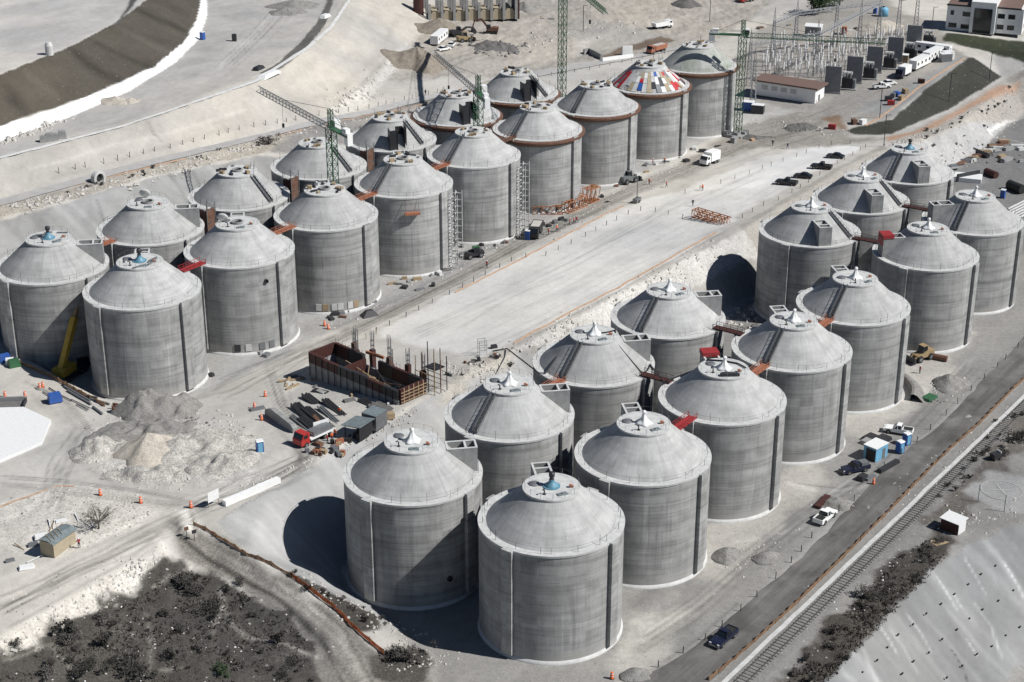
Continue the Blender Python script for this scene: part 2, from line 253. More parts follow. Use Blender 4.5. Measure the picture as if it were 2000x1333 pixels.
# ------------------------------------------------------------------ ground surfaces: (object name, outline, colour, speckle, roughness height, edge wobble, edge softness)
def T(pts): return [hab(*p) for p in pts]
ZN = [
 ('ground', [(-150, -60), (340, -60), (340, 40), (190, 37), (0, 37), (-16, 20), (-40, -20)], (.262, .254, .241), .4, .05, 3, 2),
 ('ground', [(180, -62), (340, -62), (340, 44), (250, 38), (198, 36)], (.22, .215, .208), .5, .1, 2, 2),
 ('ground', [(-150, -27.5), (340, -25), (340, -21), (60, -20), (-150, -26)], (.31, .30, .285), .5, .06, .6, .5),
 ('ground', [(-150, -33), (60, -32.2), (340, -32), (340, -28), (-150, -28.5)], (.23, .224, .215), .6, .03, .5, .4),
 ('scrubland', [(-150, -41), (52, -40.6), (58, -39), (60, -35.5), (48, -33.6), (-150, -34.2)], (.070, .063, .056), 1, .3, 2.0, .7),
 ('scrubland', [(60, -32.6), (76, -31.8), (110, -31.8), (140, -31.6), (140, -36), (104, -36), (84, -37.5), (66, -38)], (.14, .128, .115), 1, .25, 2.2, 1.2),
 ('shotcrete_slope', [(-150, -39.8), (10, -39.6), (50, -39.6), (58, -41.5), (66.8, -44), (71, -46.5), (90, -51), (160, -60), (340, -60), (340, -76), (160, -72), (90, -63), (56, -56), (44, -54), (10, -55), (-150, -56)], (.245, .246, .247), .03, .25, .9, .2),
 # natural ground left of the pit
 ('ground', T([(345, 1052), (395, 1040), (440, 1064), (570, 1132), (655, 1195), (750, 1275), (840, 1330), (760, 1500), (620, 1450), (600, 1290), (520, 1200), (440, 1140), (360, 1090)]), (.205, .192, .174), .8, .2, 1.2, .8),
 ('ground', T([(0, 1250), (150, 1168), (250, 1108), (310, 1080), (330, 1096), (262, 1155), (150, 1215), (0, 1300), (-200, 1420), (-200, 1360)]), (.55, .525, .485), .8, .25, .5, .8),
 ('scrubland', T([(-200, 1420), (0, 1292), (100, 1240), (200, 1195), (262, 1160), (318, 1100), (380, 1108), (470, 1140), (560, 1195), (618, 1255), (640, 1340), (650, 1420), (300, 1560), (-200, 1560)]), (.074, .069, .063), 1, .35, 2.4, .5),
 ('scrubland', T([(560, 1118), (640, 1150), (700, 1180), (742, 1205), (742, 1232), (700, 1236), (650, 1190), (600, 1150)]), (.075, .068, .06), 1, .25, .4, .4),
 ('scrubland', T([(720, 1285), (760, 1262), (830, 1268), (850, 1296), (830, 1330), (790, 1345), (730, 1320)]), (.085, .078, .07), 1, .25, .5, .5),
 # near pit walls
 ('shotcrete_slope', [(-13, 20), (-11, 30), (-7, 35.4), (0, 37.2), (64, 37.4), (62, 48.6), (39, 49.3), (8, 49), (-6, 48.6), (-20, 48), (-21.3, 40), (-19, 31), (-16.8, 21)], (.345, .343, .337), .03, .15, .4, .12),
 ('shotcrete_slope', [(64, 37.4), (200, 37.5), (218, 38), (215, 49.5), (200, 49.3), (165, 47.4), (142, 45.6), (99, 47.6), (62, 48.6)], (.35, .335, .31), .4, .3, .8, .6),
 ('ground', [(78, 44.4), (99, 43.4), (142, 41.5), (142, 46), (99, 48), (58, 49)], (.52, .505, .48), .7, .6, .5, .4),
 ('rock_cut', [(215, 38.2), (240, 36.7), (260, 37.1), (288, 40.2), (310, 41.7), (400, 46), (400, 53.5), (311, 47.2), (294, 46.2), (271, 44.2), (247, 43.2), (235, 46.1), (218, 49.3)], (.45, .442, .43), .45, .9, 1.0, .4),
 # central pad and the track beside it
 ('pad', T([(730, 650), (900, 563), (1060, 480), (1230, 402), (1330, 372), (1500, 305), (1580, 287), (1640, 281), (1690, 286), (1640, 312), (1560, 352), (1462, 410), (1420, 440), (1340, 492), (1200, 572), (1000, 672), (940, 700), (800, 672)]), (.61, .598, .572), .06, .03, 1.6, 1.0),
 ('ground', T([(600, 690), (730, 640), (900, 550), (1050, 470), (1230, 385), (1340, 345), (1430, 300), (1500, 262), (1380, 300), (1250, 350), (1100, 425), (1000, 475), (900, 525), (740, 610), (620, 670)]), (.33, .312, .285), .6, .08, 1.6, 1.4),
 ('ground', T([(1440, 440), (1530, 390), (1640, 325), (1720, 285), (1740, 300), (1620, 370), (1500, 445), (1460, 470)]), (.35, .33, .30), .4, .08, .8, .7),
 ('pad', T([(1380, 372), (1490, 326), (1580, 290), (1645, 283), (1688, 288), (1640, 306), (1560, 338), (1470, 366)]), (.68, .675, .66), .03, .02, .8, .6),
 # floor and wall of the far pit
 ('ground', [(9, 137.5), (4, 97), (8, 90), (20, 88), (120, 91), (225, 92), (236, 110), (230, 130), (200, 137.5), (100, 138)], (.36, .352, .34), .4, .06, 1.5, 1),
 ('shotcrete_slope', [(4, 150), (9.5, 137.3), (100, 137.8), (126, 138)] + T([(520, 302), (300, 346), (150, 391), (0, 431), (-150, 471)]), (.30, .299, .294), .03, .3, .5, .2),
 ('ground', T([(-150, 468), (0, 428), (150, 388), (300, 343), (520, 298), (700, 233), (850, 190), (980, 158), (980, 150), (850, 186), (500, 275), (250, 338), (0, 404), (-150, 436)]) , (.37, .34, .295), 1, .3, .5, .5),
 ('ground', T([(520, 300), (600, 240), (860, 185), (980, 158), (980, 175), (860, 215), (690, 280), (560, 300)]), (.25, .24, .23), .6, .2, .8, .8),
 # berm and what lies behind it
 ('hillside', T([(-150, 420), (0, 388), (250, 320), (500, 262), (640, 226), (720, 192), (790, 112), (830, 50), (860, 0), (880, -60), (690, -60), (675, 0), (637, 55), (592, 94), (495, 158), (250, 241), (0, 306), (-150, 340)]), (.44, .415, .378), .12, .3, .5, .3),
 ('hillside', T([(640, 232), (700, 212), (725, 188), (775, 135), (800, 80), (760, 110), (735, 150), (690, 185), (650, 212)]), (.52, .50, .47), .5, .4, 1.4, .6),
 ('upper_terrace', T([(-150, 334), (0, 302), (250, 236), (490, 154), (585, 92), (628, 54), (667, 0), (680, -60), (403, -60), (405, 30), (391, 75), (341, 125), (250, 180), (130, 232), (0, 276), (-150, 320)]), (.42, .405, .385), .12, .12, .5, .4),
 ('upper_terrace', T([(512, 153), (555, 131), (602, 92), (637, 46), (652, 0), (655, -40), (643, -40), (638, 5), (620, 42), (588, 82), (545, 122), (510, 143)]), (.115, .112, .105), .2, .2, .25, .25),
 ('white_liner', T([(-150, 320), (0, 276), (130, 232), (250, 180), (340, 125), (390, 75), (404, 30), (402, -60), (395, -60), (393, 0), (385, 40), (360, 83), (300, 132), (200, 177), (120, 208), (0, 247), (-150, 290)]), (.88, .88, .875), 0, .02, .15, .1),
 ('embankment', T([(-150, 290), (0, 246), (120, 207), (200, 176), (300, 131), (359, 83), (384, 40), (392, 0), (394, -60), (318, -60), (285, 0), (260, 20), (215, 50), (150, 85), (90, 110), (0, 145), (-150, 200)]), (.088, .078, .064), .2, .3, .35, .15),
 ('upper_terrace', T([(-150, 200), (0, 145), (90, 110), (150, 85), (215, 50), (260, 20), (285, 0), (320, -60), (-150, -60)]), (.50, .48, .455), .08, .06, .3, .3),
 ('upper_terrace', T([(232, 45), (262, 10), (275, -20), (262, -20), (246, 20), (225, 48)]), (.10, .10, .095), .08, .05, .3, .3),
 # upper right: broken ground, substation platform, banks, lawn
 ('ground', T([(860, 0), (830, 50), (790, 112), (760, 160), (980, 150), (1250, 105), (1420, 70), (1500, 10), (1560, -60), (880, -60)]), (.37, .342, .305), .45, .45, 2, 2),
 ('ground', T([(1100, 60), (1200, 50), (1290, 70), (1180, 115), (1120, 110), (1130, 85)]), (.36, .34, .31), .4, .3, 1.5, 1.5),
 ('ground', T([(1175, 112), (1215, 92), (1290, 72), (1320, 80), (1230, 100), (1190, 120)]), (.17, .13, .10), .5, .2, .8, .8),
 ('ground', T([(1450, 190), (1640, 242), (1740, 233), (1800, 180), (1890, 112), (1840, 60), (1700, -20), (1480, 60), (1440, 120)]), (.33, .31, .285), .5, .06, 2, 2),
 ('ground', T([(1420, 250), (1560, 215), (1650, 245), (1665, 268), (1740, 270), (1640, 285), (1480, 290), (1330, 330)]), (.30, .28, .252), .5, .12, 2, 2),
 ('ground', T([(1600, 232), (1640, 225), (1655, 255), (1640, 250)]), (.24, .17, .12), .3, .05, .8, 1),
 ('ground', T([(1670, 215), (1780, 160), (1880, 108), (1890, 114), (1800, 182), (1740, 233)]), (.31, .305, .295), .3, .05, 1, .8),
 ('grass_bank', T([(1652, 256), (1664, 250), (1742, 234), (1800, 182), (1890, 114), (1900, 112), (1957, 150), (1850, 215), (1742, 263), (1668, 264)]), (.055, .055, .046), .4, .12, .4, .3),
 ('grass_bank', T([(1845, 64), (2050, 96), (2050, 128), (1930, 100), (1842, 80)]), (.045, .052, .034), .4, .12, .8, .6),
 ('ground', T([(1740, 272), (1850, 222), (1960, 155), (2050, 120), (2050, 150), (1900, 240), (1780, 290)]), (.40, .37, .33), .6, .1, .6, .6),
 ('ground', T([(1730, 268), (1790, 255), (1860, 222), (1950, 168), (1990, 158), (1995, 162), (1900, 208), (1830, 248), (1735, 277)]), (.42, .28, .20), .4, .05, .5, .8),
 # left foreground mixed patches
 ('ground', T([(240, 770), (300, 760), (350, 790), (470, 870), (520, 920), (480, 945), (350, 945), (200, 920), (130, 890), (180, 850), (220, 815)]), (.50, .48, .445), .8, .35, 2, 1.5),
 ('ground', T([(0, 985), (100, 945), (240, 960), (330, 1000), (250, 1040), (120, 1085), (0, 1080)]), (.55, .525, .48), .8, .15, 2, 1.5),
 ('ground', T([(900, 720), (960, 690), (1010, 690), (1000, 720), (930, 740), (880, 800), (850, 790)]), (.45, .42, .37), .8, .35, 1, 1),
 ('ground', T([(550, 640), (640, 620), (740, 580), (860, 520), (960, 470), (1010, 440), (1010, 460), (880, 540), (740, 610), (610, 660)]), (.31, .303, .295), .5, .06, 2, 1.5),
 ('ground', [(20, -6), (34, -2), (50, -7), (70, -6), (66, -13), (44, -14), (26, -14)], (.42, .40, .365), .4, .05, 2.5, 2),
 ('ground', [(-4, -14), (10, -9), (14, -15), (4, -19), (-10, -17)], (.43, .415, .38), .4, .05, 2.5, 2),
 ('ground', [(84, -2), (120, 0), (140, -9), (110, -14), (84, -13)], (.43, .41, .375), .4, .05, 2.5, 2),
 ('ground', T([(1880, 960), (1930, 920), (2050, 940), (2050, 1010), (1960, 1000)]), (.36, .355, .345), .3, .03, 1.2, 1),
]
# worn wheel tracks, dust streaks and painted slope creases: traced line, half width, colour factor
TR = [
 ([(362, 1000), (372, 1045), (428, 1085), (500, 1125), (580, 1172), (655, 1240), (712, 1333), (730, 1400)], 1.4, 1.75), ([(345, 1012), (352, 1048), (405, 1090), (480, 1135), (560, 1185), (628, 1250), (668, 1333)], .3, .55), ([(372, 1000), (384, 1040), (440, 1078), (515, 1116), (600, 1163), (672, 1230), (728, 1333)], .28, .6),
 ([(330, 1030), (380, 1075), (460, 1118), (545, 1170)], .22, .6), ([(430, 1098), (500, 1150), (560, 1205)], .8, .8), ([(0, 1165), (90, 1130), (200, 1075), (300, 1020), (380, 985), (460, 940)], .3, .74), ([(0, 1185), (100, 1145), (215, 1085), (315, 1032), (400, 990)], .3, .76), ([(20, 1225), (150, 1150), (270, 1080), (335, 1020)], .3, .8), ([(0, 1130), (80, 1110), (180, 1060), (290, 1005)], .7, 1.16),
 ([(520, 930), (590, 895), (640, 880)], .25, .7), ([(545, 840), (580, 880), (590, 905), (540, 930), (470, 955)], .3, .72), ([(560, 860), (600, 900), (570, 925)], .25, .75), ([(420, 760), (480, 720), (560, 690), (650, 660)], .8, .84), ([(430, 740), (500, 712), (600, 672)], .3, .8), ([(60, 770), (140, 830), (150, 900), (240, 955)], .9, .88), ([(470, 860), (530, 790), (590, 740)], .9, 1.12),
 ([(1885, 1093), (1902, 1120), (1925, 1160)], .18, 1.75), ([(1862, 1160), (1880, 1190)], .15, 1.7), ([(1832, 1130), (1850, 1160), (1868, 1190)], .22, 1.5), ([(1775, 1200), (1800, 1235), (1818, 1268)], .25, 1.6), ([(1720, 1225), (1738, 1250), (1752, 1275)], .22, 1.7), ([(1905, 1180), (1935, 1225), (1955, 1285)], .25, 1.5), ([(1925, 1060), (1950, 1090), (2000, 1165)], .7, 1.45), ([(1890, 1250), (1908, 1278)], .18, 1.8), ([(1650, 1320), (1668, 1333)], .6, 1.3), ([(1688, 1270), (1700, 1300), (1712, 1333)], .5, 1.35), ([(1740, 1230), (1765, 1262), (1790, 1310)], .35, 1.3), ([(1960, 1100), (1985, 1140), (2000, 1170)], .18, 1.7), ([(1860, 1268), (1880, 1300), (1892, 1330)], .14, .35), ([(1800, 1130), (1830, 1175), (1870, 1240)], 1.0, .86),
 ([(190, 395), (205, 440), (215, 470)], .35, .72), ([(330, 340), (350, 365), (368, 400)], .35, .72), ([(372, 330), (395, 365)], .3, .75), ([(65, 415), (90, 470)], 1.2, .85), ([(270, 360), (300, 400)], 1.2, 1.14), ([(430, 325), (460, 345)], 1.5, 1.12),  # far slope: shade of its fold creases painted as dark lines
 ([(20, 180), (40, 215), (70, 235)], 2.2, .70), ([(150, 105), (190, 140), (230, 160)], 2.4, .68), ([(190, 85), (240, 110), (290, 130)], 1.6, .72), ([(270, 20), (310, 40), (360, 60)], 2, .72), ([(60, 150), (110, 190)], 2, 1.18), ([(240, 60), (300, 90), (340, 105)], 2, 1.2),
 ([(290, 240), (300, 262), (315, 275)], .25, .7), ([(60, 330), (200, 290), (330, 262), (480, 215)], .5, 1.12), ([(100, 350), (280, 300), (450, 250)], .5, .9), ([(520, 200), (600, 160), (680, 90), (720, 0)], 1.5, 1.10), ([(560, 220), (660, 180), (740, 110), (780, 30)], 1.2, .90),
 ([(650, 200), (700, 175), (760, 110)], .5, .8), ([(1030, 600), (1130, 560)], 1.0, .93), ([(1080, 570), (1180, 510), (1300, 450)], .8, 1.06), ([(900, 640), (1000, 580), (1100, 540)], .5, .88), ([(820, 640), (950, 590)], .4, .9), ([(1200, 470), (1280, 430)], .5, .9), ([(1400, 330), (1500, 295), (1600, 262), (1720, 245)], .5, .84), ([(1330, 350), (1420, 310), (1500, 275), (1600, 240)], 1.4, .86),
 ([(1560, 945), (1640, 955), (1720, 935)], .3, .72), ([(1440, 1060), (1560, 1035), (1640, 985)], .8, 1.15), ([(1260, 1230), (1330, 1200), (1400, 1150)], 1.0, 1.22), ([(1300, 1290), (1360, 1250), (1440, 1180)], .35, .75), ([(1240, 1180), (1290, 1140), (1350, 1120)], 1.2, .82), ([(1250, 1270), (1330, 1230)], 1.2, .8), ([(1700, 800), (1800, 770), (1900, 700)], 1.0, 1.22),
 ([(60, 1200), (200, 1110), (330, 1030), (420, 975), (560, 925), (660, 880), (760, 810)], 1.3, 1.10), ([(0, 1180), (150, 1120), (300, 1035), (400, 975)], .5, .9),
 ([(0, 930), (120, 945), (260, 965), (380, 985), (480, 950), (600, 880), (560, 800), (520, 720), (560, 690)], 2.2, 1.07), ([(335, 1010), (345, 1045), (400, 1085), (480, 1130), (560, 1180), (630, 1250), (670, 1333)], .35, .78),
 ([(350, 1005), (360, 1040), (410, 1075), (490, 1118), (570, 1165), (650, 1235), (700, 1333)], .35, .78), ([(300, 1045), (320, 1070), (400, 1110), (500, 1160), (580, 1210), (640, 1290)], .6, 1.15),
 ([(470, 870), (540, 900), (590, 905), (600, 860)], .3, .88), ([(1000, 660), (1200, 560), (1400, 450)], .5, .9), ([(1010, 672), (1210, 568), (1440, 438)], .25, .75),
 ([(700, 640), (870, 556), (1050, 468), (1235, 380)], .55, .72), ([(640, 650), (860, 540), (1040, 452), (1230, 365)], .8, .85), ([(1240, 440), (1330, 390), (1400, 372), (1490, 330)], .4, .9), ([(1260, 432), (1310, 392), (1400, 350)], .3, .88),
 ([(1640, 1000), (1620, 965), (1660, 935), (1740, 930)], .4, 1.2), ([(1540, 945), (1600, 960), (1700, 950)], .8, 1.2), ([(1240, 1215), (1280, 1190), (1320, 1160)], 1.0, 1.2),
 ([(432, 1150), (437, 1185), (455, 1225), (480, 1245), (560, 1258), (615, 1285)], .35, 2.9), ([(437, 1185), (420, 1215), (415, 1240)], .3, 2.6), ([(300, 1145), (370, 1110)], .35, 2.6), ([(290, 1333), (295, 1260), (285, 1200)], .3, 2.2), ([(310, 1312), (350, 1305)], .4, 2.4), ([(10, 1290), (100, 1260), (150, 1320)], .35, 2.0), ([(540, 1290), (580, 1275)], 1.2, 1.6), ([(230, 1230), (260, 1240)], 1.0, 1.7),
 ([(900, 150), (1060, 110), (1200, 60), (1400, 20)], 2, 1.12), ([(930, 130), (960, 60), (1010, 20)], 1.5, 1.12), ([(1300, 70), (1400, 40), (1500, 8)], 1.2, .9), ([(1500, 290), (1600, 250), (1700, 215), (1800, 160)], .8, 1.15),
 ([(100, 80), (250, 20)], 1.2, .93), ([(20, 110), (200, 40)], .8, 1.06), ([(430, 130), (500, 60), (560, 0)], 1.5, 1.08), ([(100, 300), (300, 230), (420, 170)], 1.2, .94),
 ([(1930, 255), (1965, 238), (2000, 230)], .35, 1.8), ([(1930, 255), (1980, 275), (2010, 282)], .35, 1.8),
]
RT = random.Random(99)
ROUTES = [([(0, 1190), (110, 1130), (230, 1070), (330, 1025), (420, 975), (520, 945), (600, 895)], 5), ([(0, 940), (120, 950), (260, 970), (380, 985), (470, 955), (570, 905), (590, 850), (540, 790), (520, 730), (600, 680)], 5), ([(90, 980), (110, 900), (160, 830), (120, 770), (60, 740)], 3), ([(420, 760), (520, 712), (640, 660), (760, 600), (900, 530), (1040, 455), (1200, 372), (1330, 320), (1450, 270), (1600, 235)], 5), ([(800, 650), (950, 585), (1100, 510), (1250, 430), (1350, 385), (1480, 330)], 4), ([(900, 665), (1050, 590), (1200, 510), (1340, 440), (1440, 400), (1560, 340)], 3),
          ([(1270, 1250), (1370, 1180), (1470, 1090), (1570, 1010), (1680, 940), (1790, 830), (1900, 720)], 4), ([(900, 160), (1060, 112), (1200, 70), (1330, 40), (1480, 10)], 3), ([(840, 130), (920, 100), (1010, 80), (1100, 60)], 3), ([(480, 240), (620, 170), (720, 60), (760, 0)], 0), ([(430, 130), (500, 70), (560, 0)], 3), ([(60, 330), (250, 265), (420, 190)], 0), ([(1480, 250), (1620, 215), (1720, 170), (1850, 95)], 3), ([(345, 1020), (400, 1078), (480, 1122), (570, 1178), (650, 1250), (700, 1333)], 4)]
for pts, n_ in ROUTES:
    for k in range(n_):
        du, dv = RT.gauss(0, 14), RT.gauss(0, 8); q_ = [(u+du+RT.gauss(0, 4), v+dv+RT.gauss(0, 3)) for u, v in pts]; f_ = RT.uniform(.72, .88) if pts[0][0] not in (800, 900) else RT.uniform(.86, .95); TR.append((q_, RT.uniform(.16, .26), f_)); TR.append(([(u+13, v+6) for u, v in q_], RT.uniform(.16, .26), f_))
# ------------------------------------------------------------------ terrain mesh, sliced into named surfaces
ys = [142.0]
while ys[-1] < 760: ys.append(ys[-1] + .32 + max(0, ys[-1]-200)*.0019)
ys = np.array(ys); xs = np.arange(-330, 330.1, .45)
gx, gy = np.meshgrid(xs, ys, indexing='ij'); keep = np.abs(gx) < gy*.385+22
ga, gb = AB(gx, gy); gz = bil(HT, ga, gb)
col = np.empty(gx.shape+(3,)); col[:] = (.475, .455, .42); spk = np.full(gx.shape, .14); amp = np.full(gx.shape, .06); rid = np.zeros(gx.shape, int)
RN = ['ground']
wob1 = fnoise(ga, gb, 3.2, 11, 4)-.5; wob2 = fnoise(ga, gb, 9, 31, 3)-.5
for nm, poly, c, sp, am, wb, soft in ZN:
    p = np.array(poly); m = wb+soft+1
    box = keep & (ga > p[:, 0].min()-m) & (ga < p[:, 0].max()+m) & (gb > p[:, 1].min()-m) & (gb < p[:, 1].max()+m)
    if not box.any(): continue
    d = sdist(p, ga[box], gb[box])+(wob1[box]*1.2+wob2[box]*.8)*wb*1.6
    f = np.clip(d/soft*.5+.5, 0, 1); f = f*f*(3-2*f)
    col[box] = col[box]*(1-f[:, None])+np.array(c)*f[:, None]; spk[box] = spk[box]*(1-f)+sp*f; amp[box] = amp[box]*(1-f)+am*f
    if nm not in RN: RN.append(nm)
    r = rid[box]; r[d > 0] = RN.index(nm); rid[box] = r
for pts, wd, k in TR:
    p = T(pts); pa = np.array(p); m = wd*2+1
    box = keep & (ga > pa[:, 0].min()-m) & (ga < pa[:, 0].max()+m) & (gb > pa[:, 1].min()-m) & (gb < pa[:, 1].max()+m)
    a_, b_ = ga[box], gb[box]; d2 = np.full(a_.shape, 1e9)
    for i in range(len(p)-1):
        (x0, y0), (x1, y1) = p[i], p[i+1]; ex, ey = x1-x0, y1-y0
        t = np.clip(((a_-x0)*ex+(b_-y0)*ey)/max(ex*ex+ey*ey, 1e-9), 0, 1); d2 = np.minimum(d2, (a_-x0-t*ex)**2+(b_-y0-t*ey)**2)
    f = np.exp(-d2/(wd*wd)); col[box] *= (1+(k-1)*f*np.clip(.35+1.3*(wob1[box]+.5), 0, 1.3))[:, None]
big = fnoise(ga, gb, 26, 51, 4)-.5; mid = fnoise(ga*.45, gb, 5.5, 71, 4)-.5
col *= (1+big*.40+mid*.32)[..., None]; col[..., 2] *= (1-big*.10); col[..., 0] *= (1+big*.05)
shc = np.isin(rid, [k for k, r_ in enumerate(RN) if r_ == 'shotcrete_slope']) & (ga < 66) | (np.array(RN)[rid] == 'shotcrete_slope') & (gb > 130)
rg = fnoise(ga, gb*.10, 5.5, 131, 3)-.5; st = fnoise(ga*1.0+gb*.12, gb*.07, 1.7, 151, 3)-.5
gz = gz+np.where(shc, rg*1.3, 0); col *= np.where(shc, 1+rg*.5+np.clip(st-.08, 0, 1)*.9, 1)[..., None]
gz = gz+amp*(fnoise(ga, gb, 2.6, 91, 4)-.5)*2.2+amp*np.clip(fnoise(ga, gb, 1.1, 97, 2)-.55, 0, 1)*1.5
nx, ny = gx.shape
q = np.zeros((nx-1, ny-1), bool); q = keep[:-1, :-1] & keep[1:, :-1] & keep[1:, 1:] & keep[:-1, 1:]
vid = np.arange(nx*ny).reshape(nx, ny)
quads = np.stack([vid[:-1, :-1], vid[1:, :-1], vid[1:, 1:], vid[:-1, 1:]], -1)[q]; fr = rid[:-1, :-1][q]
m, n, l, b = nodes_of('earth')
ge = n.new('ShaderNodeNewGeometry'); at = n.new('ShaderNodeAttribute'); at.attribute_name = 'tint'; as_ = n.new('ShaderNodeAttribute'); as_.attribute_name = 'speckle'
po = ge.outputs['Position']
n1 = noise(n, l, po, .9, 6, .68); n2 = noise(n, l, po, .16, 5, .6, .6); n3 = noise(n, l, mapped(n, l, po, (.5, .5, .5)), 6, 4, .7)
c = mix(n, l, 1, at.outputs['Color'], ramp(n, l, n2, [(.3, .91), (.5, 1.0), (.7, 1.06)]), 'MULTIPLY')
c = mix(n, l, math_(n, l, 'MINIMUM', math_(n, l, 'ADD', .28, math_(n, l, 'MULTIPLY', as_.outputs['Fac'], 1.0)), 1.0), c, mix(n, l, 1, c, ramp(n, l, n1, [(.28, .76), (.5, 1.0), (.74, 1.18)]), 'MULTIPLY'))
vo = n.new('ShaderNodeTexVoronoi'); vo.inputs['Scale'].default_value = 1.1; l.new(po, vo.inputs['Vector'])
vs = n.new('ShaderNodeSeparateColor'); l.new(vo.outputs['Color'], vs.inputs[0])
dot = math_(n, l, 'MULTIPLY', math_(n, l, 'LESS_THAN', vo.outputs['Distance'], math_(n, l, 'MULTIPLY', vs.outputs[1], .26)), math_(n, l, 'GREATER_THAN', vs.outputs[2], .45))
dot = math_(n, l, 'MULTIPLY', dot, as_.outputs['Fac'])
c = mix(n, l, dot, c, mix(n, l, vs.outputs[0], (.10, .095, .09), (.50, .48, .45)))
c = mix(n, l, math_(n, l, 'MULTIPLY', as_.outputs['Fac'], .8), c, mix(n, l, 1, c, ramp(n, l, n3, [(.33, .55), (.5, 1.0), (.68, 1.45)]), 'MULTIPLY'))
l.new(c, b.inputs['Base Color']); b.inputs['Roughness'].default_value = .95; b.inputs['Specular IOR Level'].default_value = .15
bump(n, l, b, math_(n, l, 'ADD', n1, math_(n, l, 'MULTIPLY', n3, .5)), .38, .2)
PLAINNAME = {'shotcrete_slope': 'slope'}
for k, nm in enumerate(RN):
    fs = quads[fr == k]
    if not len(fs): continue
    used, inv = np.unique(fs, return_inverse=True); inv = inv.reshape(fs.shape)
    me = bpy.data.meshes.new(nm); me.vertices.add(len(used)); me.loops.add(fs.size); me.polygons.add(len(fs))
    co = np.stack([gx.ravel()[used], gy.ravel()[used], gz.ravel()[used]], -1).astype(np.float32)
    me.vertices.foreach_set('co', co.ravel()); me.loops.foreach_set('vertex_index', inv.ravel().astype(np.int32))
    me.polygons.foreach_set('loop_start', (np.arange(len(fs))*4).astype(np.int32)); me.polygons.foreach_set('use_smooth', np.ones(len(fs), bool))
    me.update(calc_edges=True)
    t = me.attributes.new('tint', 'FLOAT_COLOR', 'POINT'); t.data.foreach_set('color', np.c_[col.reshape(-1, 3)[used], np.ones(len(used))].astype(np.float32).ravel())
    s = me.attributes.new('speckle', 'FLOAT', 'POINT'); s.data.foreach_set('value', spk.ravel()[used].astype(np.float32))
    me.materials.append(M['earth']); o = bpy.data.objects.new(nm, me); C.objects.link(o); o['kind'] = 'structure'
